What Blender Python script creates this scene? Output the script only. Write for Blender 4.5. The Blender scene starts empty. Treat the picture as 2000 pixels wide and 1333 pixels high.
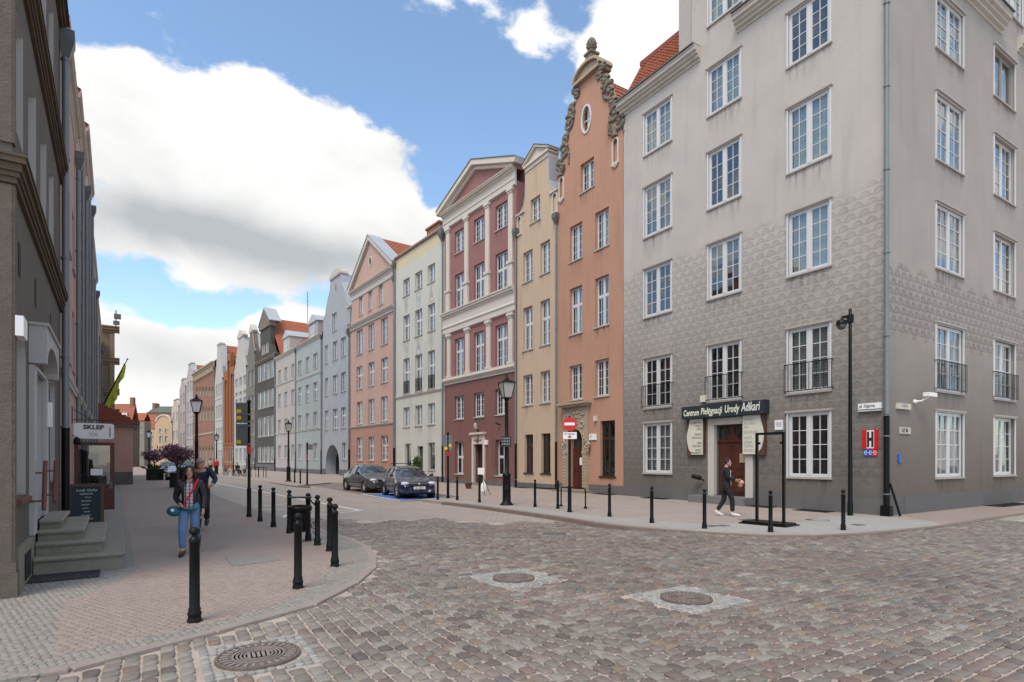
import bpy, math, random
import numpy as np
from mathutils import Vector, Matrix
from mathutils.geometry import tessellate_polygon

random.seed(7); rng = np.random.default_rng(7)
sc = bpy.context.scene
COL = sc.collection
R = math.radians
FPX, CAMH, HOR = 1122.0, 1.65, 897.0      # focal length in pixels of a 2000 px wide frame, eye height, horizon row

# ---------------------------------------------------------------- camera
cam = bpy.data.objects.new('camera', bpy.data.cameras.new('camera')); COL.objects.link(cam)
cam.location = (0, 0, CAMH); cam.rotation_euler = (R(90), 0, 0)
cam.data.sensor_width = 36; cam.data.lens = 36 * FPX / 2000
cam.data.shift_y = (HOR - 666.5) / 2000
cam.data.clip_start = .05; cam.data.clip_end = 4000
sc.camera = cam

# ---------------------------------------------------------------- exposure
sc.render.engine = 'CYCLES'
sc.view_settings.view_transform = 'Standard'; sc.view_settings.look = 'None'
sc.view_settings.gamma = 1; sc.view_settings.use_curve_mapping = False
sc.view_settings.exposure = 0.88
sc.cycles.use_denoising = True
sc.cycles.max_bounces = 7; sc.cycles.diffuse_bounces = 3; sc.cycles.glossy_bounces = 3; sc.cycles.transparent_max_bounces = 8
sc.cycles.caustics_reflective = False; sc.cycles.caustics_refractive = False

# ---------------------------------------------------------------- sun and sky
SUN_EL, SUN_AZ = R(57), R(205)             # azimuth clockwise from +Y (into the street): behind and to the left
sl = bpy.data.lights.new('sun', 'SUN'); sl.energy = 1.35; sl.angle = R(28); sl.color = (1, .87, .70)
sun = bpy.data.objects.new('sun', sl); COL.objects.link(sun)
sdir = Vector((math.sin(SUN_AZ) * math.cos(SUN_EL), math.cos(SUN_AZ) * math.cos(SUN_EL), math.sin(SUN_EL)))
sun.rotation_euler = sdir.to_track_quat('Z', 'Y').to_euler()

class NT:
    """tiny wrapper that writes shader maths as expressions"""
    def __init__(s, tree): s.t = tree; s.n = tree.nodes; s.l = tree.links
    def node(s, typ, **kw):
        nd = s.n.new(typ)
        for k, v in kw.items(): setattr(nd, k, v)
        return nd
    def put(s, sock, v):
        if v is None: return
        if hasattr(v, 'is_output') or isinstance(v, bpy.types.NodeSocket): s.l.new(v, sock)
        else: sock.default_value = v
    def m(s, op, a, b=None, c=None, clamp=False):
        nd = s.node('ShaderNodeMath', operation=op, use_clamp=clamp)
        s.put(nd.inputs[0], a); s.put(nd.inputs[1], b); s.put(nd.inputs[2], c)
        return nd.outputs[0]
    def noise(s, vec, scale, detail=2.0, rough=.5, dist=0.0):
        nd = s.node('ShaderNodeTexNoise'); s.put(nd.inputs['Vector'], vec)
        nd.inputs['Scale'].default_value = scale; nd.inputs['Detail'].default_value = detail
        nd.inputs['Roughness'].default_value = rough; nd.inputs['Distortion'].default_value = dist
        return nd.outputs['Fac']
    def ramp(s, f, stops, interp='LINEAR'):
        nd = s.node('ShaderNodeValToRGB'); nd.color_ramp.interpolation = interp
        e = nd.color_ramp.elements
        while len(e) < len(stops): e.new(.5)
        for i, (p, c) in enumerate(stops):
            e[i].position = p; e[i].color = (c, c, c, 1) if not hasattr(c, '__len__') else (*c[:3], 1)
        s.put(nd.inputs[0], f); return nd.outputs[0]
    def mix(s, f, a, b, mode='MIX'):
        nd = s.node('ShaderNodeMix', data_type='RGBA', blend_type=mode)
        s.put(nd.inputs[0], f)
        for i, v in ((6, a), (7, b)):
            s.put(nd.inputs[i], (*v[:3], 1) if isinstance(v, tuple) else v)
        return nd.outputs[2]
    def smooth(s, x, a, b):
        nd = s.node('ShaderNodeMapRange', interpolation_type='SMOOTHSTEP')
        s.put(nd.inputs[0], x); nd.inputs[1].default_value = a; nd.inputs[2].default_value = b
        return nd.outputs[0]

wd = bpy.data.worlds.new('World'); sc.world = wd; wd.use_nodes = True
W = NT(wd.node_tree); W.n.clear()
SKY_S = .11
bg = W.node('ShaderNodeBackground'); bg.inputs['Strength'].default_value = SKY_S
wo = W.node('ShaderNodeOutputWorld'); W.l.new(bg.outputs[0], wo.inputs[0])
sky = W.node('ShaderNodeTexSky', sky_type='NISHITA', sun_disc=False, sun_elevation=SUN_EL, sun_rotation=SUN_AZ)
sky.air_density = 1.0; sky.dust_density = .6; sky.ozone_density = 1.6
tc = W.node('ShaderNodeTexCoord').outputs['Generated']
sx = W.node('ShaderNodeSeparateXYZ'); W.l.new(tc, sx.inputs[0])
az = W.m('ARCTAN2', sx.outputs[0], sx.outputs[1]); el = W.m('ARCSINE', sx.outputs[2])
def pxdir(px, py):
    t = (px - 1000) / FPX; a = math.atan(t)
    return a, math.atan((HOR - py) / FPX * math.cos(a))
# masses of cloud (+) and open blue (-): centre, half axes in frame pixels, weight
BL = [(300,210,170,110,.60),(480,230,130,105,.55),(640,330,150,90,.55),(760,400,90,85,.55),(430,400,330,130,.55),(560,470,280,80,.45),(240,110,60,40,.35),(300,690,330,75,.55),
      (330,588,150,22,-.30),(640,590,120,18,-.12),(250,760,300,90,.5),(600,640,110,40,.3),
      (640,80,300,90,-.85),(850,210,140,130,-.75),(165,55,110,50,-.75),(960,330,120,120,-.7),(1080,330,80,90,-.6),(820,130,180,90,-.3),
      (1030,60,80,50,.22),(1010,125,50,45,.20),(1120,20,40,60,-.25),(1300,70,170,110,.75),(1110,150,34,70,-.40),(1190,180,40,60,.10),(770,20,60,22,.30),(850,165,14,20,.35)]
B = None
for (cx, cy, rx, ry, w) in BL:
    a0, e0 = pxdir(cx, cy); a1, _ = pxdir(cx + rx, cy); _, e1 = pxdir(cx, cy - ry)
    q = W.m('ADD', W.m('POWER', W.m('ABSOLUTE', W.m('DIVIDE', W.m('SUBTRACT', az, a0), a1 - a0)), 2.0),
            W.m('POWER', W.m('ABSOLUTE', W.m('DIVIDE', W.m('SUBTRACT', el, e0), e1 - e0)), 2.0))
    g = W.m('MULTIPLY', W.m('EXPONENT', W.m('MULTIPLY', q, -.9)), w)
    B = g if B is None else W.m('ADD', B, g)
mp = W.node('ShaderNodeMapping'); W.l.new(tc, mp.inputs[0]); mp.inputs['Scale'].default_value = (1, 1, 1.7)
n1 = W.noise(mp.outputs[0], 2.3, 3, .5, .2); n2 = W.noise(mp.outputs[0], 9.0, 9, .58, .15)
n4 = W.noise(mp.outputs[0], 5.5, 3, .5, .3)
dens = W.m('ADD', B, W.m('ADD', W.m('MULTIPLY', W.m('SUBTRACT', n1, .5), .55), W.m('ADD', W.m('MULTIPLY', W.m('SUBTRACT', n4, .5), 1.0), W.m('MULTIPLY', W.m('SUBTRACT', n2, .5), 2.0))))
dens = W.m('ADD', dens, .06)
mask = W.smooth(dens, -.03, .27)
n3 = W.noise(mp.outputs[0], 3.4, 6, .55, .3)
GR = [(440,465,330,62,.62),(330,430,160,50,.35),(640,520,130,50,.35),(560,690,200,40,.18),(300,690,160,45,.22),(500,560,300,60,.2)]
G = None
for (cx, cy, rx, ry, w) in GR:
    a0, e0 = pxdir(cx, cy); a1, _ = pxdir(cx + rx, cy); _, e1 = pxdir(cx, cy - ry)
    q = W.m('ADD', W.m('POWER', W.m('ABSOLUTE', W.m('DIVIDE', W.m('SUBTRACT', az, a0), a1 - a0)), 2.0),
            W.m('POWER', W.m('ABSOLUTE', W.m('DIVIDE', W.m('SUBTRACT', el, e0), e1 - e0)), 2.0))
    g = W.m('MULTIPLY', W.m('EXPONENT', W.m('MULTIPLY', q, -1.0)), w)
    G = g if G is None else W.m('ADD', G, g)
shade = W.m('ADD', G, W.m('MULTIPLY', W.m('SUBTRACT', n3, .34), 1.5), clamp=True)
CB = .66 / SKY_S
cloud = W.mix(shade, (CB, CB * .98, CB * .95), (CB * .43, CB * .455, CB * .48))
skyc = W.mix(1.0, sky.outputs[0], (1.28, 1.32, 1.27), 'MULTIPLY')
W.l.new(W.mix(mask, skyc, cloud), bg.inputs['Color'])

# ---------------------------------------------------------------- measuring helpers
def g(px, py, z=0.0):
    Y = FPX * (CAMH - z) / (py - HOR); return Vector(((px - 1000) / FPX * Y, Y, z))
class Plane:
    """vertical street front: a runs to the viewer's right along it, n points to the street"""
    def __init__(s, O, gx, gy):
        l = math.hypot(gx, gy); s.O = Vector((O[0], O[1], 0)); s.g = Vector((gx / l, gy / l, 0)); s.n = Vector((s.g.y, -s.g.x, 0))
    def a(s, px):
        t = (px - 1000) / FPX; return (t * s.O.y - s.O.x) / (s.g.x - t * s.g.y)
    def Y(s, px): return s.O.y + s.a(px) * s.g.y
    def z(s, px, py): return CAMH + (HOR - py) / FPX * s.Y(px)
    def pt(s, a, d=0, z=0): return s.O + s.g * a + s.n * d + Vector((0, 0, z))
    def mat(s, a, d=0, z=0):
        m = Matrix((( s.g.x, -s.n.x, 0, 0), (s.g.y, -s.n.y, 0, 0), (0, 0, 1, 0), (0, 0, 0, 1)))
        m.translation = s.pt(a, d, z); return m
CORNER = (10.9, 16.68)
P1 = Plane(CORNER, .529, -.848)                       # right row, near stretch
PS = Plane(CORNER, .848, .529)                        # side front of the corner house
J2 = P1.pt(P1.a(1008)); P2 = Plane((J2.x, J2.y), .590, -.8074)
J3 = P2.pt(P2.a(538)); P3 = Plane((J3.x, J3.y), .617, -.787)
PL = Plane((-6.18, 7.17), -.568, .823)                # left row
D_ = Vector((-.529, .848, 0)); N_ = Vector((.848, .529, 0))
def uv(p): return D_.x * p[0] + D_.y * p[1], N_.x * p[0] + N_.y * p[1]
def xy(u, v, z=0.0): return D_ * u + N_ * v + Vector((0, 0, z))

def lin(r, g_, b, k=1.0):
    f = lambda c: (c / 255 / 12.92 if c <= 10 else ((c / 255 + .055) / 1.055) ** 2.4) * k
    return (f(r), f(g_), f(b))

# ---------------------------------------------------------------- materials
M = {}
def new_mat(name):
    m = bpy.data.materials.new(name); m.use_nodes = True; t = NT(m.node_tree)
    M[name] = m; return m, t, t.n['Principled BSDF']
def mat(name, col, rough=.7, var=.12, vs=1.5, bump=0.0, bs=60, metal=0.0, spec=.5, stain=0.0, fine=.06, coat=0.0, big=0.0):
    m, t, p = new_mat(name)
    pos = t.node('ShaderNodeNewGeometry').outputs['Position']
    f = t.noise(pos, vs, 5, .6); k = t.m('ADD', t.m('MULTIPLY', t.m('SUBTRACT', f, .5), var * 2), 1.0)
    if fine:
        k = t.m('MULTIPLY', k, t.m('ADD', t.m('MULTIPLY', t.m('SUBTRACT', t.noise(pos, 45, 3, .6), .5), fine * 2), 1.0))
    if big: k = t.m('MULTIPLY', k, t.m('ADD', 1.0, t.m('MULTIPLY', t.m('SUBTRACT', t.noise(pos, .42, 6, .68), .5), big * 2)))
    if stain:
        mpn = t.node('ShaderNodeMapping'); t.l.new(pos, mpn.inputs[0]); mpn.inputs['Scale'].default_value = (2.2, 2.2, .22)
        s_ = t.smooth(t.noise(mpn.outputs[0], 1.0, 5, .62), .52, .78)
        k = t.m('MULTIPLY', k, t.m('SUBTRACT', 1.0, t.m('MULTIPLY', s_, stain)))
    c = t.mix(1.0, tuple(col), (1, 1, 1), 'MULTIPLY')
    vm = t.node('ShaderNodeVectorMath', operation='SCALE'); vm.inputs[0].default_value = col[:3]; t.l.new(k, vm.inputs['Scale'])
    t.l.new(vm.outputs[0], p.inputs['Base Color'])
    p.inputs['Roughness'].default_value = rough; p.inputs['Metallic'].default_value = metal
    p.inputs['Specular IOR Level'].default_value = spec
    if coat: p.inputs['Coat Weight'].default_value = coat; p.inputs['Coat Roughness'].default_value = .05
    if bump:
        b = t.node('ShaderNodeBump'); b.inputs['Strength'].default_value = min(1, bump); b.inputs['Distance'].default_value = .012
        t.l.new(t.noise(pos, bs, 4, .6), b.inputs['Height']); t.l.new(b.outputs[0], p.inputs['Normal'])
    return m
def plaster(name, col, **kw):
    a = dict(rough=.9, var=.11, vs=.6, bump=.5, bs=55, spec=.2, stain=.20, fine=.06); a.update(kw)
    return mat(name, col, **a)

plaster('salmon', (.465, .262, .185)); plaster('beige', (.54, .415, .30)); plaster('red_plaster', (.295, .150, .140))
plaster('red_tiles', (.215, .108, .096), bs=25, bump=.8)
plaster('cream', (.545, .54, .485)); plaster('cream_yellow', (.59, .52, .37)); plaster('pink', (.50, .338, .287))
plaster('pink_base', (.415, .245, .195)); plaster('blue_grey', (.365, .38, .41)); plaster('pale_blue', (.345, .38, .38))
plaster('pale_lilac', (.43, .395, .375)); plaster('slate_plaster', (.085, .08, .075)); plaster('brown_grey', (.19, .165, .135))
plaster('off_white', (.46, .445, .415)); plaster('trim', (.62, .565, .50), var=.05, stain=.15); plaster('trim_grey', (.53, .495, .45), stain=.2)
plaster('brick_orange', (.30, .125, .062), var=.15); plaster('brick_red', (.27, .15, .105), var=.15); plaster('sandstone', (.40, .325, .235), var=.2, stain=.3)
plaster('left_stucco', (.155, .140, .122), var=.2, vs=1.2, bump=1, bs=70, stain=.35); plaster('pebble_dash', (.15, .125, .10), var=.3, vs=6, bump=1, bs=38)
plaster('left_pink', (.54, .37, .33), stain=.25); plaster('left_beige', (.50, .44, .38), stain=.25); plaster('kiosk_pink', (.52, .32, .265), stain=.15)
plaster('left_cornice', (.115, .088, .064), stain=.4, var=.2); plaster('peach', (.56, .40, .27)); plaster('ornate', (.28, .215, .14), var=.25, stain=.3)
plaster('plinth', (.145, .14, .138), var=.18, stain=.3); plaster('reveal_white', (.47, .455, .45), stain=.12); plaster('stone_dark', (.215, .188, .15), var=.35, vs=5, stain=.4, bump=.9)
plaster('olive_grey', (.30, .29, .24)); plaster('far_lilac', (.42, .35, .33))
mat('granite_step', (.235, .218, .172), .75, .2, 4, .5, 40, stain=.3, fine=.15)
mat('granite_block', (.17, .168, .165), .75, .15, 4, .4, 60, fine=.2)
mat('white_frame', (.62, .62, .63), .35, .03, 2, fine=.02); mat('brown_frame', (.035, .022, .018), .45, .1, 3)
mat('grey_frame', (.30, .29, .27), .5, .05, 3); mat('sill_stone', (.40, .37, .34), .7, .1, 3, .2); mat('sill_metal', (.46, .45, .45), .5, .06, 3)
mat('black_iron', (.006, .006, .007), .42, .2, 6, .15, 80, spec=.22); mat('zinc', (.20, .222, .235), .45, .1, 3, metal=.25, stain=.15)
mat('zinc_dark', (.13, .135, .138), .5, .15, 3, metal=.2); mat('roof_lead', (.42, .45, .48), .5, .12, 2, metal=.2)
mat('tile_red', (.36, .115, .06), .75, .25, 3, .4, 40, fine=.2); mat('tile_dark', (.24, .065, .042), .75, .25, 3, .4, 40, fine=.2)
mat('door_brown', (.080, .022, .015), .38, .15, 4, .1, 40); mat('door_dark', (.03, .02, .018), .5, .15, 4)
mat('door_green', (.03, .055, .045), .5); mat('door_lilac', (.50, .49, .55), .5, .05)
mat('chrome', (.55, .55, .56), .18, .02, metal=1); mat('paint_white', (.72, .72, .70), .75, .12, 8, .3, 70, fine=.15)
mat('paint_blue', (.055, .16, .48), .75, .18, 6, .3, 60, fine=.12); mat('sign_red', (.60, .012, .016), .4, .03); mat('sign_white', (.82, .82, .82), .4, .03)
mat('sign_black', (.02, .02, .022), .5, .05); mat('sign_blue', (.03, .09, .40), .4, .05); mat('sign_back', (.17, .18, .19), .5, .06, metal=.3)
mat('sign_yellow', (.75, .55, .04), .5, .05); mat('board_dark', (.018, .026, .034), .55, .1, 3); mat('sign_cream', (.62, .60, .50), .6, .06)
mat('sign_text', (.75, .76, .60), .6, .03); mat('ink', (.05, .045, .05), .7, .1); mat('ink_soft', (.33, .32, .33), .7, .1); mat('wood_brown', (.085, .045, .030), .6, .2, 5)
mat('chalk', (.62, .66, .66), .9, .3, 30); mat('chalkboard', (.022, .035, .042), .8, .4, 12); mat('rust', (.16, .06, .045), .7, .3, 8)
mat('rubber', (.014, .014, .014), .8); mat('dark_void', (.012, .012, .013), .9, .2)
mat('curtain_white', (.72, .72, .70), .9, .05, 3); mat('curtain_grey', (.40, .40, .39), .9, .05, 3); mat('interior', (.06, .055, .05), .95, .4, 1.0)
mat('car_blue', (.006, .010, .045), .25, .04, coat=1.0, fine=0); mat('car_grey', (.085, .095, .095), .3, .04, metal=.4, coat=1.0, fine=0)
mat('car_silver', (.42, .46, .54), .3, .04, metal=.6, coat=1.0, fine=0); mat('car_dark', (.03, .03, .035), .35, .1, coat=.5)
mat('car_plastic', (.02, .02, .022), .5); mat('lamp_lens', (.60, .64, .66), .12, .1, 20, spec=.8)
mat('skin', (.50, .27, .19), .5, .05); mat('hair_dark', (.018, .011, .008), .5, .3, 30); mat('jeans', (.105, .19, .34), .85, .25, 6, .5, 200)
mat('leather', (.014, .014, .018), .38, .2, 8, .4, 90); mat('cloth_black', (.012, .012, .014), .85, .2, 8); mat('cloth_navy', (.018, .026, .055), .85, .2, 8)
mat('cloth_teal', (.012, .105, .15), .6, .2, 8); mat('cloth_red', (.55, .012, .03), .6, .1, 8); mat('cloth_green', (.012, .05, .035), .6, .2, 8)
mat('shoe_white', (.70, .68, .64), .6); mat('cloth_cap', (.36, .26, .25), .8, .6, 40); mat('cloth_pink', (.55, .38, .33), .8, .1); mat('paper_bag', (.55, .32, .24), .8)
mat('leaf_plum', (.17, .085, .115), .7, .3, 5); mat('leaf_plum_pink', (.38, .22, .29), .7, .3, 5); mat('leaf_green', (.055, .085, .022), .7, .3, 5); mat('leaf_light', (.12, .15, .04), .7, .3, 5)
mat('bark', (.07, .055, .045), .9, .3, 8, 1, 40); mat('flag_yellow', (.42, .46, .03), .7, .15, 4); mat('flag_blue', (.10, .28, .42), .7, .1, 4)
mat('iron_cover', (.185, .15, .13), .55, .35, 9, .6, 60, metal=.3, fine=.2); mat('iron_light', (.30, .25, .22), .45, .3, 9, metal=.35)
mat('roof_green', (.10, .13, .10), .8, .15, 2); mat('grate', (.02, .022, .025), .6)

# plaid shirt
m_, t_, p_ = new_mat('plaid')
tc_ = t_.node('ShaderNodeTexCoord').outputs['Object']; s_ = t_.node('ShaderNodeSeparateXYZ'); t_.l.new(tc_, s_.inputs[0])
sn = lambda a, f: t_.smooth(t_.m('SINE', t_.m('MULTIPLY', a, f)), .1, .5)
c_ = t_.mix(sn(s_.outputs[0], 95), (.62, .52, .52), (.16, .12, .17)); c_ = t_.mix(t_.m('MULTIPLY', sn(s_.outputs[2], 95), .65), c_, (.14, .10, .16))
t_.l.new(c_, p_.inputs['Base Color']); p_.inputs['Roughness'].default_value = .9

# window glass: transparent with a mirror layer
m_, t_, p_ = new_mat('glass'); t_.n.remove(p_)
fr = t_.node('ShaderNodeFresnel'); fr.inputs['IOR'].default_value = 1.52
bf = t_.node('ShaderNodeNewGeometry').outputs['Backfacing']
fac = t_.m('MULTIPLY', t_.m('ADD', t_.m('MULTIPLY', fr.outputs[0], 1.5), .07, clamp=True), t_.m('SUBTRACT', 1.0, bf))
gl = t_.node('ShaderNodeBsdfGlossy'); gl.inputs['Roughness'].default_value = .015; gl.inputs['Color'].default_value = (.94, .97, 1, 1)
pos_ = t_.node('ShaderNodeNewGeometry').outputs['Position']; b_ = t_.node('ShaderNodeBump'); b_.inputs['Strength'].default_value = .05; b_.inputs['Distance'].default_value = .05
t_.l.new(t_.noise(pos_, 1.6, 2), b_.inputs['Height']); t_.l.new(b_.outputs[0], gl.inputs['Normal'])
tr = t_.node('ShaderNodeBsdfTransparent'); tr.inputs['Color'].default_value = (.74, .79, .79, 1)
ms = t_.node('ShaderNodeMixShader'); t_.l.new(fac, ms.inputs[0]); t_.l.new(tr.outputs[0], ms.inputs[1]); t_.l.new(gl.outputs[0], ms.inputs[2])
t_.l.new(ms.outputs[0], t_.n['Material Output'].inputs[0])
m_, t_, p_ = new_mat('car_glass'); p_.inputs['Base Color'].default_value = (.012, .016, .018, 1); p_.inputs['Roughness'].default_value = .03
p_.inputs['Specular IOR Level'].default_value = 1.0; p_.inputs['IOR'].default_value = 1.7
m_, t_, p_ = new_mat('lantern_glass'); p_.inputs['Base Color'].default_value = (.80, .78, .74, 1); p_.inputs['Roughness'].default_value = .25; p_.inputs['Transmission Weight'].default_value = .55

# sgraffito plaster of the corner house: scalloped wave rows scratched into plaster that darkens towards the ground
def sgraffito(name, light, dark, z0, z1, soft_top, axis, low=1.0, solid_below=True, contrast=.27):
    m, t, p = new_mat(name)
    pos = t.node('ShaderNodeNewGeometry').outputs['Position']
    dp = t.node('ShaderNodeVectorMath', operation='DOT_PRODUCT'); t.l.new(pos, dp.inputs[0]); dp.inputs[1].default_value = axis
    s = t.node('ShaderNodeSeparateXYZ'); t.l.new(pos, s.inputs[0]); a, z = dp.outputs['Value'], s.outputs[2]
    a = t.m('ADD', a, t.m('MULTIPLY', t.m('SUBTRACT', t.noise(pos, 1.3, 2), .5), .10)); zz = t.m('ADD', z, t.m('MULTIPLY', t.m('SUBTRACT', t.noise(pos, 1.7, 2), .5), .08))
    HR, WC = .27, .41
    row = t.m('FLOOR', t.m('DIVIDE', zz, HR)); off = t.m('MULTIPLY', t.m('MODULO', row, 2.0), .5 * WC)
    fx = t.m('SUBTRACT', t.m('FRACT', t.m('DIVIDE', t.m('ADD', a, off), WC)), .5); fz = t.m('FRACT', t.m('DIVIDE', zz, HR))
    # arch ring with a curl on one side
    rr = t.m('SQRT', t.m('ADD', t.m('POWER', t.m('MULTIPLY', fx, 1.9), 2.0), t.m('POWER', t.m('SUBTRACT', fz, .12), 2.0)))
    ring = t.m('SUBTRACT', 1.0, t.smooth(t.m('ABSOLUTE', t.m('SUBTRACT', rr, .62)), .04, .22))
    ring2 = t.m('SUBTRACT', 1.0, t.smooth(t.m('ABSOLUTE', t.m('SUBTRACT', rr, .34)), .03, .14))
    wv = t.m('ADD', .18, t.m('MULTIPLY', t.m('SINE', t.m('MULTIPLY', fx, 6.283)), .12))
    wave = t.m('SUBTRACT', 1.0, t.smooth(t.m('ABSOLUTE', t.m('SUBTRACT', fz, wv)), .03, .15))
    pat = t.m('MAXIMUM', ring, t.m('MAXIMUM', t.m('MULTIPLY', ring2, .7), wave))
    up = t.m('SUBTRACT', 1.0, t.smooth(t.m('ADD', zz, t.m('MULTIPLY', t.m('SINE', t.m('MULTIPLY', a, 5.2)), .13)), z1 - soft_top, z1))
    dn = t.smooth(t.m('ADD', zz, t.m('MULTIPLY', t.m('SINE', t.m('MULTIPLY', a, 9.0)), .1)), z0, z0 + .12)
    band = t.m('MULTIPLY', up, dn)
    wear = t.m('ADD', .25, t.m('MULTIPLY', t.noise(pos, 2.6, 5, .65), 1.2))
    k = t.m('MULTIPLY', t.m('MULTIPLY', pat, band), t.m('MULTIPLY', wear, contrast), clamp=True)
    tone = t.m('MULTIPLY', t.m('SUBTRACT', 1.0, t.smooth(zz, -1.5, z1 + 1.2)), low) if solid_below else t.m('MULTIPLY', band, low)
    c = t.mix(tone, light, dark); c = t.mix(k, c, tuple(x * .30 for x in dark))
    v = t.m('ADD', t.m('MULTIPLY', t.m('SUBTRACT', t.noise(pos, .7, 5, .6), .5), .30), t.m('ADD', 1.0, t.m('MULTIPLY', t.m('SUBTRACT', t.noise(pos, 40, 3), .5), .14)))
    mpn = t.node('ShaderNodeMapping'); t.l.new(pos, mpn.inputs[0]); mpn.inputs['Scale'].default_value = (2.5, 2.5, .2)
    v = t.m('MULTIPLY', v, t.m('SUBTRACT', 1.0, t.m('MULTIPLY', t.smooth(t.noise(mpn.outputs[0], 1, 5, .62), .5, .8), .13)))
    vm = t.node('ShaderNodeVectorMath', operation='SCALE'); t.l.new(c, vm.inputs[0]); t.l.new(v, vm.inputs['Scale'])
    t.l.new(vm.outputs[0], p.inputs['Base Color']); p.inputs['Roughness'].default_value = .92; p.inputs['Specular IOR Level'].default_value = .15
    b = t.node('ShaderNodeBump'); b.inputs['Strength'].default_value = .55; b.inputs['Distance'].default_value = .015
    t.l.new(t.m('SUBTRACT', t.noise(pos, 50, 4), t.m('MULTIPLY', k, 1.2)), b.inputs['Height']); t.l.new(b.outputs[0], p.inputs['Normal'])
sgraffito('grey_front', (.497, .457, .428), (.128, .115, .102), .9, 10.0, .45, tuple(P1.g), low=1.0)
sgraffito('grey_side', (.395, .355, .33), (.14, .115, .098), 5.3, 7.45, .15, tuple(PS.g), low=1.0, contrast=.40)  # the side front's weaker light is put into its darker plaster colour

# ground materials
def street_mat(name, cols, joint, bw, bh, axis, mort=.12, bumpd=.012, rough=.62):
    m, t, p = new_mat(name)
    pos = t.node('ShaderNodeNewGeometry').outputs['Position']
    mp_ = t.node('ShaderNodeMapping'); t.l.new(pos, mp_.inputs[0]); mp_.inputs['Rotation'].default_value = (0, 0, axis)
    br = t.node('ShaderNodeTexBrick'); t.l.new(mp_.outputs[0], br.inputs['Vector'])
    br.inputs['Scale'].default_value = 1; br.inputs['Brick Width'].default_value = bw; br.inputs['Row Height'].default_value = bh
    br.inputs['Mortar Size'].default_value = bh * mort; br.inputs['Mortar Smooth'].default_value = .3; br.inputs['Bias'].default_value = 0
    br.inputs['Color1'].default_value = (*cols[0], 1); br.inputs['Color2'].default_value = (*cols[1], 1); br.inputs['Mortar'].default_value = (*joint, 1)
    v = t.m('ADD', t.m('ADD', 1.0, t.m('MULTIPLY', t.m('SUBTRACT', t.noise(pos, .55, 5, .65), .5), .36)), t.m('MULTIPLY', t.m('SUBTRACT', t.noise(pos, 14, 4, .7), .5), .30))
    vm = t.node('ShaderNodeVectorMath', operation='SCALE'); t.l.new(br.outputs['Color'], vm.inputs[0]); t.l.new(v, vm.inputs['Scale'])
    t.l.new(vm.outputs[0], p.inputs['Base Color']); p.inputs['Roughness'].default_value = rough; p.inputs['Specular IOR Level'].default_value = .35
    b = t.node('ShaderNodeBump'); b.inputs['Strength'].default_value = .7; b.inputs['Distance'].default_value = bumpd
    t.l.new(t.m('ADD', t.m('MULTIPLY', br.outputs['Fac'], -1.0), t.m('MULTIPLY', t.noise(pos, 40, 3), .35)), b.inputs['Height']); t.l.new(b.outputs[0], p.inputs['Normal'])
SA = -math.atan2(N_.y, N_.x)
street_mat('road_far', ((.345, .305, .27), (.28, .245, .218)), (.40, .35, .305), .20, .155, SA)
mat('road_joint', (.43, .37, .32), .9, .25, 2.5, .8, 60, fine=.25, big=.3)
street_mat('bay_red', ((.22, .165, .15), (.17, .125, .115)), (.26, .22, .2), .2, .12, SA)
street_mat('pave_pink', ((.330, .266, .231), (.308, .248, .216)), (.290, .236, .204), .08, .08, SA, .10, .005, .75)
street_mat('pave_beige', ((.370, .318, .284), (.327, .280, .249)), (.310, .267, .241), .16, .08, SA, .08, .004, .75)
street_mat('pave_grey', ((.294, .275, .249), (.252, .237, .215)), (.237, .218, .190), .066, .066, SA, .14, .005, .75)
street_mat('pave_light', ((.400, .392, .368), (.344, .336, .316)), (.304, .288, .264), .07, .07, SA, .12, .005, .75)
STONE = []
for i, c in enumerate([(.208,.175,.154), (.175,.143,.125), (.197,.143,.121), (.193,.175,.150), (.234,.178,.131), (.131,.105,.096), (.27,.247,.216), (.240,.208,.181), (.143,.138,.129)]):
    mat('cobble_%d' % i, c, .5, .22, 9, .7, 45, fine=.22, spec=.5, big=.5); STONE.append(M['cobble_%d' % i])
for i, c in enumerate([(.281,.262,.234), (.260,.242,.218), (.244,.228,.207), (.294,.270,.239)]): mat('sett_grey_%d' % i, c, .75, .15, 9, .3, 90, fine=.12)
for i, c in enumerate([(.310,.249,.217), (.297,.239,.208), (.284,.228,.200), (.318,.258,.225)]): mat('sett_pink_%d' % i, c, .75, .12, 9, .3, 90, fine=.10)
mat('kerb_pink', (.30, .25, .222), .75, .2, 3, .3, 60, fine=.15); mat('kerb_brown', (.20, .155, .13), .75, .3, 2, .3, 60, fine=.15)
mat('rim_grey', (.42, .42, .41), .4, .05)
for i, c in enumerate([(.327,.323,.308), (.289,.285,.274), (.258,.255,.243), (.350,.342,.319)]): mat('apron_%d' % i, c, .75, .15, 9, .3, 90, fine=.12)

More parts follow.
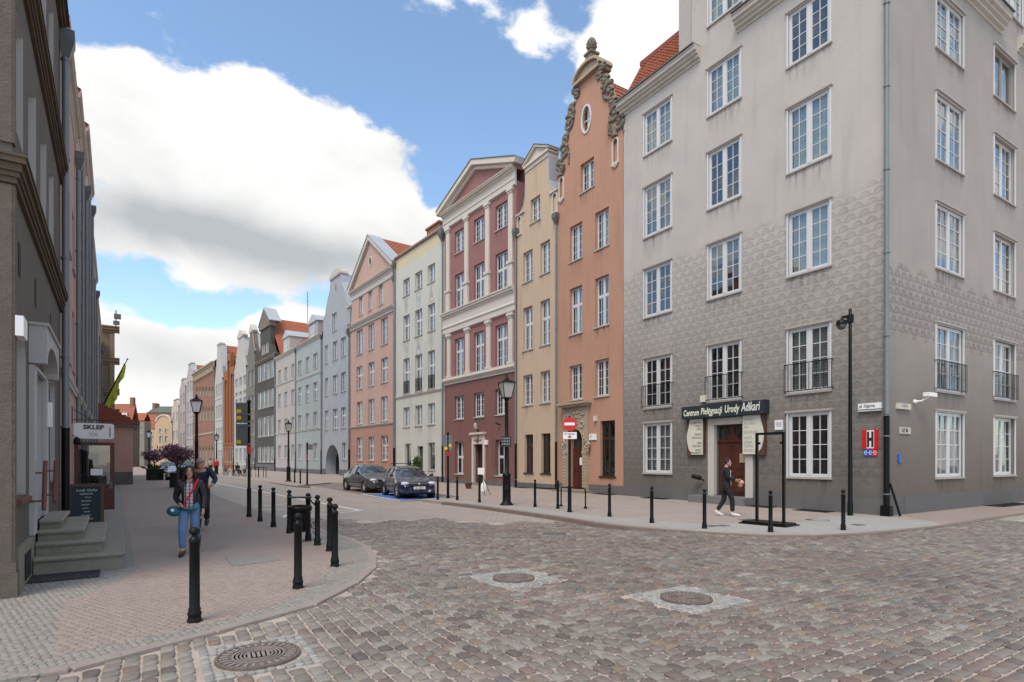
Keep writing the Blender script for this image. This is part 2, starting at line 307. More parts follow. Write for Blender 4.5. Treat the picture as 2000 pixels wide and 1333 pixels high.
# rain streaks that run down from a sill: a thin film whose cover fades downwards in ragged lines
m_, t_, p_ = new_mat('rain_streak'); t_.n.remove(p_)
uvn = t_.node('ShaderNodeTexCoord').outputs['Generated']; s_ = t_.node('ShaderNodeSeparateXYZ'); t_.l.new(uvn, s_.inputs[0]); pos_ = t_.node('ShaderNodeNewGeometry').outputs['Position']
mp_ = t_.node('ShaderNodeMapping'); t_.l.new(pos_, mp_.inputs[0]); mp_.inputs['Scale'].default_value = (7, 7, .55)
st_ = t_.smooth(t_.noise(mp_.outputs[0], 1.0, 4, .6), .40, .75)
edge = t_.m('MULTIPLY', t_.smooth(s_.outputs[0], 0, .12), t_.m('SUBTRACT', 1.0, t_.smooth(s_.outputs[0], .88, 1.0)))
al = t_.m('MULTIPLY', t_.m('MULTIPLY', st_, t_.m('POWER', s_.outputs[2], 1.6)), t_.m('MULTIPLY', edge, .42))
df = t_.node('ShaderNodeBsdfDiffuse'); df.inputs['Color'].default_value = (.055, .05, .045, 1); tr = t_.node('ShaderNodeBsdfTransparent'); ms = t_.node('ShaderNodeMixShader')
t_.l.new(al, ms.inputs[0]); t_.l.new(tr.outputs[0], ms.inputs[1]); t_.l.new(df.outputs[0], ms.inputs[2]); t_.l.new(ms.outputs[0], t_.n['Material Output'].inputs[0])

# ================================================================ builders
class MB:
    """collects faces and links them as ONE mesh object"""
    def __init__(s): s.v = []; s.f = []; s.mi = []; s.sm = []
    def add(s, vs, fs, mi=0, smooth=False):
        o = len(s.v); s.v.extend([tuple(v) for v in vs])
        for f in fs: s.f.append([o + i for i in f]); s.mi.append(mi); s.sm.append(smooth)
        return s
    def box(s, x0, x1, y0, y1, z0, z1, mi=0):
        v = [(x, y, z) for z in (z0, z1) for y in (y0, y1) for x in (x0, x1)]
        return s.add(v, [(0,2,3,1),(4,5,7,6),(0,1,5,4),(2,6,7,3),(0,4,6,2),(1,3,7,5)], mi)
    def poly(s, pts, mi=0): return s.add(pts, [tuple(range(len(pts)))], mi)
    def prism(s, p2, y0, y1, mi=0):               # outline in x,z pushed along y
        n = len(p2); v = [(x, y0, z) for x, z in p2] + [(x, y1, z) for x, z in p2]
        tri = tessellate_polygon([[Vector((x, z, 0)) for x, z in p2]])
        fs = [tuple(t) for t in tri] + [tuple(n + i for i in reversed(t)) for t in tri]
        fs += [(i, (i + 1) % n, n + (i + 1) % n, n + i) for i in range(n)]
        return s.add(v, fs, mi)
    def slab(s, p2, z0, z1, mi=0):                # outline in x,y pushed along z
        n = len(p2); v = [(p[0], p[1], z1) for p in p2] + [(p[0], p[1], z0) for p in p2]
        tri = tessellate_polygon([[Vector((p[0], p[1], 0)) for p in p2]])
        fs = [tuple(t) for t in tri] + [(i, (i + 1) % n, n + (i + 1) % n, n + i) for i in range(n)]
        return s.add(v, fs, mi)
    def band(s, pts, w, y0, y1, mi=0, closed=False):   # strip of width w to the left of a polyline in x,z
        P = [Vector(p) for p in pts]; n = len(P); L = []
        for i in range(n):
            a = P[(i - 1) % n] if (i or closed) else P[i]; b = P[(i + 1) % n] if (i < n - 1 or closed) else P[i]
            t = (b - a); t.normalize(); nn = Vector((-t.y, t.x)); k = 1.0
            if 0 < i < n - 1 or closed:
                e = (P[i] - a); e.normalize(); k = 1 / max(.5, abs(Vector((-e.y, e.x)).dot(nn)))
            L.append(P[i] + nn * w * k)
        m = n if closed else n - 1
        for i in range(m):
            j = (i + 1) % n; q = [P[i], P[j], L[j], L[i]]
            v = [(a.x, y0, a.y) for a in q] + [(a.x, y1, a.y) for a in q]
            s.add(v, [(0,1,2,3),(7,6,5,4),(0,4,5,1),(1,5,6,2),(2,6,7,3),(3,7,4,0)], mi)
        return s
    def profile(s, pr, x0, x1, mi=0):             # section in y,z pushed along x
        n = len(pr); v = [(x0, y, z) for y, z in pr] + [(x1, y, z) for y, z in pr]
        tri = tessellate_polygon([[Vector((y, z, 0)) for y, z in pr]])
        fs = [tuple(t) for t in tri] + [tuple(n + i for i in t) for t in tri] + [(i, (i + 1) % n, n + (i + 1) % n, n + i) for i in range(n)]
        return s.add(v, fs, mi)
    def tube(s, path, r, n=8, mi=0, cap=True, smooth=True):
        P = [Vector(p) for p in path]; rs = r if hasattr(r, '__len__') else [r] * len(P); rings = []
        ref = Vector((0, 0, 1))
        for i, p in enumerate(P):
            t = (P[min(i + 1, len(P) - 1)] - P[max(i - 1, 0)]).normalized()
            a = t.cross(ref)
            if a.length < .05: a = t.cross(Vector((1, 0, 0)))
            a.normalize(); b = t.cross(a)
            rings.append([p + (a * math.cos(2 * math.pi * k / n) + b * math.sin(2 * math.pi * k / n)) * rs[i] for k in range(n)])
        v = [q for rg in rings for q in rg]
        fs = [(i * n + k, i * n + (k + 1) % n, (i + 1) * n + (k + 1) % n, (i + 1) * n + k) for i in range(len(P) - 1) for k in range(n)]
        s.add(v, fs, mi, smooth)
        if cap: s.add(rings[0], [tuple(range(n))], mi); s.add(rings[-1], [tuple(reversed(range(n)))], mi)
        return s
    def lathe(s, pr, c=(0, 0, 0), n=12, mi=0, smooth=True, sx=1, sy=1, cap=True):       # profile of (r,z)
        v = [(c[0] + r * sx * math.cos(2 * math.pi * k / n), c[1] + r * sy * math.sin(2 * math.pi * k / n), c[2] + z) for r, z in pr for k in range(n)]
        fs = [(i * n + k, i * n + (k + 1) % n, (i + 1) * n + (k + 1) % n, (i + 1) * n + k) for i in range(len(pr) - 1) for k in range(n)]
        s.add(v, fs, mi, smooth)
        for i in (0, len(pr) - 1):
            if cap and pr[i][0] > 1e-4: s.add(v[i * n:(i + 1) * n], [tuple(range(n))], mi)
        return s
    def ball(s, c, r, n=10, m=7, mi=0):
        r = r if hasattr(r, '__len__') else (r, r, r)
        pr = [(max(1e-5, math.sin(math.pi * i / m)), -math.cos(math.pi * i / m)) for i in range(m + 1)]
        v = [(c[0] + a * r[0] * math.cos(2 * math.pi * k / n), c[1] + a * r[1] * math.sin(2 * math.pi * k / n), c[2] + z * r[2]) for a, z in pr for k in range(n)]
        fs = [(i * n + k, i * n + (k + 1) % n, (i + 1) * n + (k + 1) % n, (i + 1) * n + k) for i in range(m) for k in range(n)]
        return s.add(v, fs, mi, True)
    def mesh(s, name, mats):
        me = bpy.data.meshes.new(name); me.from_pydata(s.v, [], s.f)
        for m in (mats if isinstance(mats, (list, tuple)) else [mats]): me.materials.append(M[m] if isinstance(m, str) else m)
        me.polygons.foreach_set('material_index', s.mi); me.polygons.foreach_set('use_smooth', s.sm)
        me.update(); return me
    def build(s, name, mats, parent=None, loc=None, label=None):
        return link(name, s.mesh(name, mats), parent, loc, label)
def link(name, data, parent=None, loc=None, label=None):
    o = bpy.data.objects.new(name, data); COL.objects.link(o)
    if parent is not None: o.parent = parent
    if loc is not None: o.location = loc
    if label: o['label'] = label
    return o
def tag(o, label, cat, group=None, kind=None):
    o['label'] = label; o['category'] = cat
    if group: o['group'] = group
    if kind: o['kind'] = kind
    return o
def thing(name, label, cat, matrix=None, loc=None, rotz=0, group=None):
    o = bpy.data.objects.new(name, None); COL.objects.link(o); o.empty_display_size = .2
    if matrix is not None: o.matrix_world = matrix
    else: o.location = loc or (0, 0, 0); o.rotation_euler = (0, 0, rotz)
    return tag(o, label, cat, group)
def copy_tree(o, parent=None):
    c = o.copy(); COL.objects.link(c); c.parent = parent
    for ch in list(o.children): copy_tree(ch, c)
    return c
def text(s, size, material, name, parent, loc, rot=(math.pi / 2, 0, 0), align='CENTER', shear=0, sx=1.0, depth=.004, bold=0.0, fit=None):
    cu = bpy.data.curves.new('t', 'FONT'); cu.body = s; cu.size = size; cu.align_x = align; cu.align_y = 'CENTER'; cu.extrude = depth; cu.shear = shear; cu.offset = bold
    cu.resolution_u = 2
    ob = bpy.data.objects.new('t', cu); COL.objects.link(ob); bpy.context.view_layer.update()
    me = bpy.data.meshes.new_from_object(ob.evaluated_get(bpy.context.evaluated_depsgraph_get()))
    bpy.data.objects.remove(ob); bpy.data.curves.remove(cu)
    me.materials.clear(); me.materials.append(M[material])
    if fit and len(me.vertices): xs_ = [v.co.x for v in me.vertices]; sx = fit / max(1e-3, max(xs_) - min(xs_))
    o = link(name, me, parent, loc); o.rotation_euler = rot; o.scale = (sx, 1, 1); return o

def arc(cx, cz, rx, rz, a0, a1, n=10):
    return [(cx + rx * math.cos(R(a0 + (a1 - a0) * i / n)), cz + rz * math.sin(R(a0 + (a1 - a0) * i / n))) for i in range(n + 1)]
def rect(x0, x1, z0, z1): return [(x0, z0), (x1, z0), (x1, z1), (x0, z1)]

CACHE = {}
def window_meshes(w, h, st):
    """frame with sashes, bars; panes; measured from the opening's lower middle, y = 0 at the frame's outer face"""
    key = (round(w, 2), round(h, 2), st.get('nc', 2), st.get('nr', 4), st.get('sash', 2), st.get('transom', 0), st.get('col', 'white_frame'), st.get('thin', 0), st.get('single', 0))
    if key in CACHE: return CACHE[key]
    nc, nr, ns, tr, th = key[2], key[3], key[4], key[5], key[7]
    fw, mw, bw, d = (.065, .13, .024, .06) if not th else (.05, .10, .022, .05)
    f = MB(); X0, X1 = -w / 2, w / 2
    f.box(X0, X0 + fw, 0, d, 0, h); f.box(X1 - fw, X1, 0, d, 0, h); f.box(X0 + fw, X1 - fw, 0, d, 0, fw * 1.2); f.box(X0 + fw, X1 - fw, 0, d, h - fw, h)
    panes = []; zs = [(fw * 1.2, h - fw)]
    if tr:
        zt = h * tr; f.box(X0 + fw, X1 - fw, -.006, d, zt - .05, zt + .05); zs = [(fw * 1.2, zt - .05), (zt + .05, h - fw)]
    iw = (w - 2 * fw - (ns - 1) * mw) / ns
    for k in range(ns):
        a = X0 + fw + k * (iw + mw)
        for zi, (za, zb) in enumerate(zs):
            if k < ns - 1: f.box(a + iw, a + iw + mw, -.012, d, za, zb)
            s_ = .035                                           # sash border
            f.box(a, a + s_, .008, d, za, zb); f.box(a + iw - s_, a + iw, .008, d, za, zb); f.box(a + s_, a + iw - s_, .008, d, za, za + s_); f.box(a + s_, a + iw - s_, .008, d, zb - s_, zb)
            xa, xb, ya, yb = a + s_, a + iw - s_, za + s_, zb - s_
            n_r = max(1, round(nr * (zb - za) / (h - 2 * fw))) if nr else 1; n_c = nc if nr else 1
            for c in range(1, n_c): x = xa + (xb - xa) * c / n_c; f.box(x - bw / 2, x + bw / 2, .014, d, ya, yb)
            for r in range(1, n_r):
                z = ya + (yb - ya) * r / n_r
                for c in range(n_c):
                    u0, u1 = xa + (xb - xa) * c / n_c + (bw / 2 if c else 0), xa + (xb - xa) * (c + 1) / n_c - (bw / 2 if c < n_c - 1 else 0)
                    f.box(u0, u1, .014, d, z - bw / 2, z + bw / 2)
            if key[8]:
                for c in range(n_c):
                    for r in range(n_r): panes.append((xa + (xb - xa) * (c + .5) / n_c, ya + (yb - ya) * (r + .5) / n_r, (xb - xa) / n_c - bw * .8, (yb - ya) / n_r - bw * .8))
            else: panes.append(((xa + xb) / 2, (ya + yb) / 2, xb - xa, yb - ya))
    CACHE[key] = (f.mesh('window', key[6]), panes); return CACHE[key]
def pane_mesh(w, h):
    key = ('pane', round(w, 2), round(h, 2))
    if key not in CACHE:
        m = MB(); m.box(-w / 2, w / 2, .030, .040, -h / 2, h / 2); CACHE[key] = m.mesh('pane', 'glass')
    return CACHE[key]
def curtain_mesh(w, h, kind):
    key = ('cur', round(w, 1), round(h, 1), kind)
    if key not in CACHE:
        m = MB(); n = max(8, int(w / .07))
        if kind in ('blind', 'half'):
            k = int(h / .09)
            for i in range(k if kind == 'blind' else int(k * .42)): m.box(-w / 2, w / 2, .12, .135, h - (i + 1) * h / k + .012, h - i * h / k)
        else:
            gap = .0 if kind == 'full' else .30
            for side in ((-w / 2, w / 2 * (1 - 2 * gap) if not gap else -w / 2 * gap),) if not gap else ((-w / 2, -w * gap / 2), (w * gap / 2, w / 2)):
                xs = np.linspace(side[0], side[1], n)
                v = [(x, .14 + .025 * math.sin(i * 1.9), z) for z in (0, h) for i, x in enumerate(xs)]
                m.add(v, [(i, i + 1, n + i + 1, n + i) for i in range(n - 1)], 0, True)
        CACHE[key] = m.mesh('curtain', 'curtain_white' if kind not in ('blind', 'half') else 'curtain_grey')
    return CACHE[key]

class Building:
    def __init__(s, name, label, P, pl, pr, wall, d=0.0, depth=9.0, cat='building', raw=False):
        s.P = P; s.a0 = pl if raw else P.a(pl); s.W = (pr if raw else P.a(pr)) - s.a0; s.d = d; s.wall = wall; s.depth = depth
        s.e = thing(name, label, cat, matrix=P.mat(s.a0, d)); s.holes = []; s.wins = []
    streak = 0
    def X(s, px): return s.P.a(px) - s.a0
    def Z(s, px, py): return s.P.z(px, py)
    def win(s, x0, x1, z0, z1, hole=None, **st):
        s.holes.append((hole or rect(x0, x1, z0, z1), st.get('recess', .16))); s.wins.append((x0, x1, z0, z1, st))
    def cols_rows(s, cols, rows, xref, **st):
        for k, (yt, yb, *o) in enumerate(rows):
            zb, zt = s.Z(xref, yb), s.Z(xref, yt)
            for (c0, c1) in cols: s.win(s.X(c0), s.X(c1), zb, zt, **{**st, **(o[0] if o else {})})
    def finish_wall(s, outline, thick=.62, name='wall', reveal=None, material=None, zr=(-9, 99)):
        hs = [(h, d) for h, d in s.holes if zr[0] < sum(p[1] for p in h) / len(h) < zr[1]]
        m = MB(); loops = [[Vector((x, z, 0)) for x, z in outline]] + [[Vector((x, z, 0)) for x, z in h] for h, _ in hs]
        flat = [p for l in loops for p in l]
        tri = tessellate_polygon(loops)
        m.add([(p.x, 0, p.y) for p in flat], [tuple(t) for t in tri], 0)
        for h, dep in hs:
            n = len(h)
            for i in range(n):
                (xa, za), (xb, zb) = h[i], h[(i + 1) % n]
                m.add([(xa, 0, za), (xb, 0, zb), (xb, dep + .02, zb), (xa, dep + .02, za)], [(0, 1, 2, 3)], 1)
                m.add([(xa, dep + .02, za), (xb, dep + .02, zb), (xb, thick - .02, zb), (xa, thick - .02, za)], [(0, 1, 2, 3)], 2)
            t2 = tessellate_polygon([[Vector((x, z, 0)) for x, z in h]])
            m.add([(x, thick - .02, z) for x, z in h], [tuple(t) for t in t2], 2)
        n = len(outline)
        for i in range(n):
            (xa, za), (xb, zb) = outline[i], outline[(i + 1) % n]
            m.add([(xa, 0, za), (xb, 0, zb), (xb, thick, zb), (xa, thick, za)], [(0, 1, 2, 3)], 0)
        t2 = tessellate_polygon([[Vector((x, z, 0)) for x, z in outline]])
        m.add([(x, thick, z) for x, z in outline], [tuple(t) for t in t2], 0)
        w = m.build(name, [material or s.wall, reveal or material or s.wall, 'interior'], s.e)
        return w
    def body(s, z1, x0=0.0, x1=None, y0=.62, name='house_body', material=None):
        m = MB(); x1 = s.W if x1 is None else x1
        m.box(x0 + .004, x1 - .004, y0 + .003, s.depth, 0, z1); return m.build(name, material or s.wall, s.e)
    def windows(s, curtains=.35):
        for (x0, x1, z0, z1, st) in s.wins:
            if st.get('none'): continue
            w, h = x1 - x0, z1 - z0; rc = st.get('recess', .16)
            me, panes = window_meshes(w - .004, h - .004, st)
            o = link('window', me, s.e, ((x0 + x1) / 2, rc, z0 + .002))
            for (px, pz, pw, ph) in panes:
                p = link('pane', pane_mesh(pw, ph), o, (px, 0, pz)); p.rotation_euler = (rng.normal(0, .008), 0, rng.normal(0, .008))
            r = rng.random()
            if (r < curtains or st.get('cur')) and st.get('cur') != 'none':
                k = st.get('cur') or ('full' if r < curtains * .45 else 'pair' if r < curtains * .65 else 'half' if r < curtains * .85 else 'blind')
                link('curtain', curtain_mesh(w - .16, h - .1, k), o, (0, 0, .05))
            if st.get('sill', 1):
                sl_ = MB(); ov = st.get('ov', .08); pj = st.get('proj', .07)
                sl_.box(-w / 2 - ov, w / 2 + ov, -rc - pj, -.001, -.065, -.004) if not ov else sl_.box(-w / 2 - ov, w / 2 + ov, -rc - pj, -rc - .002, -.06, -.004)
                if rc > .05: sl_.box(-w / 2 + .003, w / 2 - .003, -rc - .002, -.002, -.03, .012)
                sl_.build('sill', st.get('sillm', 'sill_stone'), o)
            if st.get('sill', 1) and s.P.Y(1000) < 200 and (x1 - x0) > .4 and z0 > .7 and st.get('streak', s.streak):
                hh = round(min(1.0, z0 - .3) * (.6 + .4 * rng.random()), 1); key = ('streak', round(w, 1), hh)
                if key not in CACHE: q = MB(); q.add([(-w / 2 - .1, 0, -hh), (w / 2 + .1, 0, -hh), (w / 2 + .1, 0, 0), (-w / 2 - .1, 0, 0), (-w / 2 - .1, .001, -hh), (w / 2 + .1, .001, -hh), (w / 2 + .1, .001, 0), (-w / 2 - .1, .001, 0)], [(0, 1, 2, 3)]); q.v = q.v[:4]; CACHE[key] = q.mesh('rain_streak', 'rain_streak')
                link('rain_streak', CACHE[key], o, (0, -rc - .003, -.065))
            if st.get('lintel'):
                l = MB(); l.box(-w / 2 - .09, w / 2 + .09, -rc - .09, -rc - .001, h + .03, h + .085); l.build('lintel', 'sill_stone', o)
            if st.get('rail'): railing(o, w, rc)
            if st.get('casing'):
                l = MB(); cw = .055; l.box(-w / 2 - cw, -w / 2, -rc - .035, -rc + .03, 0, h); l.box(w / 2, w / 2 + cw, -rc - .035, -rc + .03, 0, h); l.box(-w / 2 - cw, w / 2 + cw, -rc - .035, -rc + .03, h, h + cw * .5)
                l.build('casing', 'white_frame', o)
    def downpipe(s, x, z1, d=.10, r=.055, black=1.9, hop=.22, z0=0.0, hopz=None, name='downpipe'):
        m = MB(); m.tube([(x, -d, z0 + black), (x, -d, z1)], r, 10, 0); m.tube([(x, -d, z0 + .02), (x, -d, z0 + black)], r * 1.12, 10, 1)
        for z in np.arange(z0 + black + 1.5, z1, 2.2): m.tube([(x, -d, z), (x, -d, z + .05)], r * 1.2, 10, 0); m.box(x - .01, x + .01, -d, 0, z + .01, z + .03, 0)
        if black: m.tube([(x, -d, z0 + black - .04), (x, -d, z0 + black)], r * 1.3, 10, 0); m.tube([(x, -d, z0 + .45), (x, -d, z0 + .48)], r * 1.25, 10, 0)
        o = m.build(name, ['zinc', 'black_iron'], s.e)
        if hop:
            h = MB(); a = hop / 2; h.add([(x - r, -d - r, z1), (x + r, -d - r, z1), (x + r, -d + r, z1), (x - r, -d + r, z1), (x - a, -d - a, z1 + hop), (x + a, -d - a, z1 + hop), (x + a, -.001, z1 + hop), (x - a, -.001, z1 + hop)], [(0,1,5,4),(1,2,6,5),(2,3,7,6),(3,0,4,7),(0,3,2,1),(4,5,6,7)])
            h.box(x - a, x + a, -d - a, -.001, z1 + hop + .001, z1 + hop * 1.7); h.build('hopper', 'zinc_dark', o)
        return o
    def cornice(s, x0, x1, z, pr, material='trim', name='cornice'):
        """pr: list of (out, height) steps from the bottom up"""
        p = [(0.001, z)]; zz = z
        for o_, h in pr: p.append((-o_, zz + h * .12)); p.append((-o_ - .004, zz + h * .85)); zz += h
        p.append((.001, zz)); m = MB(); m.profile(p, x0, x1); return m.build(name, material, s.e)
    def tiles(s, p0, U, V, tw=.22, th=.30, material='tile_red', name='roof', under='tile_dark', cap=60000):
        roof = MB(); U, V, p0 = Vector(U), Vector(V), Vector(p0); nrm = U.cross(V).normalized()
        if nrm.z < 0: nrm = -nrm
        q = [p0, p0 + U, p0 + U + V, p0 + V]; roof.add([v - nrm * .03 for v in q] + [v - nrm * .12 for v in q], [(0,1,2,3),(4,5,6,7),(0,4,5,1),(1,5,6,2),(2,6,7,3),(3,7,4,0)])
        r = roof.build(name, under, s.e)
        nu, nv = max(1, int(U.length / tw)), max(1, int(V.length / th)); u, v = U / nu, V / nv
        vs, fs = [], []; k = 0
        lift = .035
        for j in range(nv):
            for i in range(nu):
                b = p0 + u * i + v * j; w_ = rng.normal(0, .004)
                top = [b + nrm * (lift + w_), b + u * .5 + nrm * (lift * 1.7 + w_), b + u * .97 + nrm * (lift + w_)]
                bk = [b + v * 1.04 + nrm * .002, b + u * .5 + v * 1.04 + nrm * .02, b + u * .97 + v * 1.04 + nrm * .002]
                lo = [t - nrm * lift for t in top]
                vs += top + bk + lo; fs += [(k, k+1, k+4, k+3), (k+1, k+2, k+5, k+4), (k+6, k+7, k+1, k), (k+7, k+8, k+2, k+1)]; k += 9
        m = MB(); m.add(vs, fs); t = m.build('roof_tile', material, r); t['kind'] = 'stuff'
        return r
    def roof_front_gable(s, ze, zr, xl=0.0, xr=None, y0=.64, **kw):      # ridge runs back from the street
        xr = s.W if xr is None else xr; xm = (xl + xr) / 2; L = s.depth - y0
        s.tiles((xl, y0, ze), (0, L, 0), (xm - xl, 0, zr - ze), **kw); s.tiles((xr, y0, ze), (0, L, 0), (xm - xr, 0, zr - ze), **kw)
    def roof_eaves(s, ze, zr, x0=0.0, x1=None, y0=-.15, **kw):
        x1 = s.W if x1 is None else x1; ym = s.depth / 2
        s.tiles((x0, y0, ze), (x1 - x0, 0, 0), (0, ym - y0, zr - ze), **kw); s.tiles((x0, s.depth, ze), (x1 - x0, 0, 0), (0, ym - s.depth, zr - ze), **kw)
    def plinth(s, h, holes=(), d=.035, material='plinth', x0=0.0, x1=None):
        x1 = s.W if x1 is None else x1; m = MB(); xs = sorted(holes); a = x0
        for (h0, h1) in xs: m.box(a, h0, -d, -.002, 0, h); a = h1
        m.box(a, x1, -d, -.002, 0, h); return m.build('plinth', material, s.e)

def railing(o, w, rc, h=.95):
    m = MB(); x0, x1 = -w / 2 - .10, w / 2 + .10; y = -rc - .09
    for z in (.06, h): m.box(x0, x1, y - .012, y + .012, z - .014, z + .014)
    n = int((x1 - x0) / .115)
    for i in range(n + 1):
        x = x0 + (x1 - x0) * i / n; m.tube([(x, y, .07), (x, y, h)], .009, 5, cap=False)
        if 0 < i < n: m.ball((x, y, .45), .016, 5, 4)
    for x in (x0, x1):
        for z in (.06, h): m.box(x - .012, x + .012, y, -rc, z - .012, z + .012)
    m.build('railing', 'black_iron', o)

# ================================================================ the corner house (grey)
V4 = dict(nc=2, nr=4, single=1, recess=.035, casing=1, lintel=1, proj=.06, sillm='sill_stone')
def adopt(B, B2):                                   # the side front becomes part of the same house
    k = B.e.matrix_world.inverted() @ B2.e.matrix_world
    for ch in list(B2.e.children): ch.parent = B.e; ch.matrix_basis = k @ ch.matrix_basis
    bpy.data.objects.remove(B2.e)
def gable_house():
    B = Building('corner_house', 'large grey corner house with sgraffito scallop plaster and beauty salon door', P1, 1218, 1733, 'grey_front', depth=11); B.streak = 1
    X, Wd = B.X, B.W
    CL, CM, CR = (X(1259), X(1311)), (X(1384), X(1446)), (X(1540), X(1621))
    ROW = [(14.78, 16.55), (11.22, 13.35), (7.76, 9.82), (3.84, 5.96), (1.06, 3.16)]
    for ri, (z0, z1) in enumerate(ROW):
        for ci, (x0, x1) in enumerate((CL, CM, CR)):
            if ri == 4 and ci == 1: continue
            st = dict(V4)
            if ri == 3: st.update(rail=1, cur='none' if ci == 0 else None)
            if ri == 4: st.update(cur='blind' if ci == 0 else 'none')
            if ri == 0 and ci == 0: st.update(cur='full')
            B.win(x0, x1, z0, z1, **st)
    B.win(CM[0], CM[1], 18.25, 20.1, **V4)
    dx0, dx1, dz1 = X(1396), X(1457), 2.93
    B.holes.append((rect(dx0, dx1, .30, dz1), .30))
    gc = (CM[0] + CM[1]) / 2; gl = X(1327); gr = 2 * gc - gl
    B.finish_wall([(0, 0), (Wd - .004, 0), (Wd - .004, 17.5), (gr, 17.5), (gr, 22.0), (gl, 22.0), (gl, 17.5), (0, 17.5)])
    B.windows(.45)
    pr = [(.05, .10), (.16, .12), (.26, .10), (.36, .16), (.40, .05)]
    B.cornice(-.10, X(1369), 17.16, pr, 'trim_grey'); B.cornice(X(1441), Wd + .4, 17.16, pr, 'trim_grey')
    for a, b in ((-.12, X(1369) - .02), (X(1441) + .02, Wd + .42)):
        m = MB(); m.box(a, b, -.46, .3, 17.70, 17.74); m.build('flashing', 'zinc_dark', B.e)
    m = MB(); m.box(gl + .003, gl + .62, -.035, -.002, 17.75, 21.99); m.build('pilaster_strip', 'pale_lilac', B.e)
    B.tiles((0.02, -.12, 17.76), (gl - .05, 0, 0), (0, 1.25, 2.15), tw=.17, th=.17, material='tile_red', name='mansard_roof')
    m = MB(); m.box(-.05, gl - .02, 1.05, 1.35, 19.86, 20.06); m.build('ridge_tile_row', 'tile_dark', B.e)
    m = MB(); m.box(gr + .003, Wd - .01, .65, 1.4, 17.7, 20.0); m.box(0.01, gl - .04, 1.3, 10.9, 17.5, 19.9); m.box(gl + .01, Wd - .64, 1.45, 10.9, 17.45, 21.2); m.build('upper_storey', 'tile_dark', B.e)
    m = MB(); m.box(.01, Wd - .64, .64, 10.99, .0, 17.44); m.build('house_body', 'interior', B.e)
    B.plinth(.50, [(dx0 - .32, dx1 + .34)])
    # door: stone surround, two leaves with panels, fanlight
    m = MB(); m.box(dx0 - .28, dx0 + .001, -.05, .12, .0, dz1 + .25); m.box(dx1 - .001, dx1 + .30, -.05, .12, .0, dz1 + .25); m.box(dx0 + .002, dx1 - .002, -.048, .12, dz1, dz1 + .248)
    m.build('door_surround', 'trim_grey', B.e)
    dr = thing_part('door', B.e, (0, 0, 0)); mid = (dx0 + dx1) / 2; zt = 2.28
    for a, b in ((dx0 + .01, mid - .008), (mid + .008, dx1 - .01)):
        m = MB(); m.box(a, b, .22, .27, .31, zt); wv = b - a
        for z0, z1 in ((.42, .95), (1.02, 1.22), (1.30, 2.15)):
            m.box(a + .10, b - .10, .19, .219, z0, z1); m.box(a + .15, b - .15, .18, .189, z0 + .05, z1 - .05)
        m.build('door_leaf', 'door_brown', dr)
    m = MB(); m.box(dx0, dx1, .17, .27, zt + .002, zt + .10); m.box(dx0, dx1, .2, .27, dz1 - .07, dz1 - .002)
    for s_ in (-1, 1): m.add([(mid + s_ * .05, .21, zt + .1), (mid + s_ * .12, .21, zt + .1), (mid + s_ * .42, .21, dz1 - .07), (mid + s_ * .32, .21, dz1 - .07), (mid + s_ * .05, .25, zt + .1), (mid + s_ * .12, .25, zt + .1), (mid + s_ * .42, .25, dz1 - .07), (mid + s_ * .32, .25, dz1 - .07)], [(0,1,2,3),(4,5,6,7),(0,3,7,4),(1,2,6,5)])
    m.box(mid - .04, mid + .04, .2, .25, zt + .1, dz1 - .07); m.prism(arc(mid, zt + .1, .22, .2, 0, 180, 8), .19, .25)
    m.build('fanlight_frame', 'door_brown', dr)
    m = MB(); m.box(dx0, dx1, .252, .262, zt + .1, dz1 - .06); m.build('fanlight_pane', 'glass', dr)
    m = MB(); m.box(mid + .30, mid + .55, .150, .158, 1.52, 1.86); m.build('brass_plate', 'sandstone', dr)
    m = MB(); m.tube([(mid - .06, .17, 1.2), (mid - .06, .14, 1.2), (mid - .14, .14, 1.2)], .012, 6); m.build('handle', 'chrome', dr)
    m = MB(); m.box(dx0 - .75, dx1 + .35, -.62, -.037, .0, .27); m.box(dx0 - .30, dx1 + .32, -.04, .24, .2, .30); m.build('doorstep', 'granite_block', B.e)
    # sign board, scroll panels
    sb0, sb1 = X(1341), X(1503)
    m = MB(); m.box(sb0, sb1, -.30, -.002, 3.22, 3.70); sb = m.build('sign_board', 'board_dark', B.e)
    wb = sb1 - sb0
    for (wd_, f0, f1, sz, mt, dz) in (('Centrum', .03, .235, .34, 'sign_text', -.02), ('Pielęgnacji', .26, .525, .36, 'sign_text', 0), ('Urody', .555, .725, .38, 'sign_text', .01), ('Adikari', .75, .955, .44, 'paint_white', .03)):
        text(wd_, sz, mt, 'lettering', sb, (sb0 + wb * (f0 + f1) / 2, -.303, 3.455 + dz), shear=.15, bold=.006, fit=wb * (f1 - f0))
    def panel(x0, x1, flip, lines):
        pts = []; nz = 14
        for i in range(nz + 1):
            f = i / nz; z = 1.82 + 1.38 * f; wv = .10 + .075 * math.cos(f * math.pi * 1.75 + .5) + (.07 if f < .08 else 0)
            pts.append((x0 + wv if flip else x1 - wv, z))
        outer = x1 - .04 if flip else x0 + .04
        poly_ = pts + [(outer, 3.20), (outer, 1.82)]
        b = MB(); b.box(x0, x1, -.13, -.002, 1.79, 3.215); bo = b.build('panel_board', 'wood_brown', B.e)
        b = MB(); b.prism(poly_, -.16, -.131); pa = b.build('panel_face', 'sign_cream', bo)
        for (s_, z, sz) in lines: text(s_, sz, 'ink_soft' if not flip else 'ink', 'lettering', pa, ((outer - .03 if flip else x0 + .09), -.163, z), align='RIGHT' if flip else 'LEFT', sx=.75, depth=.001)
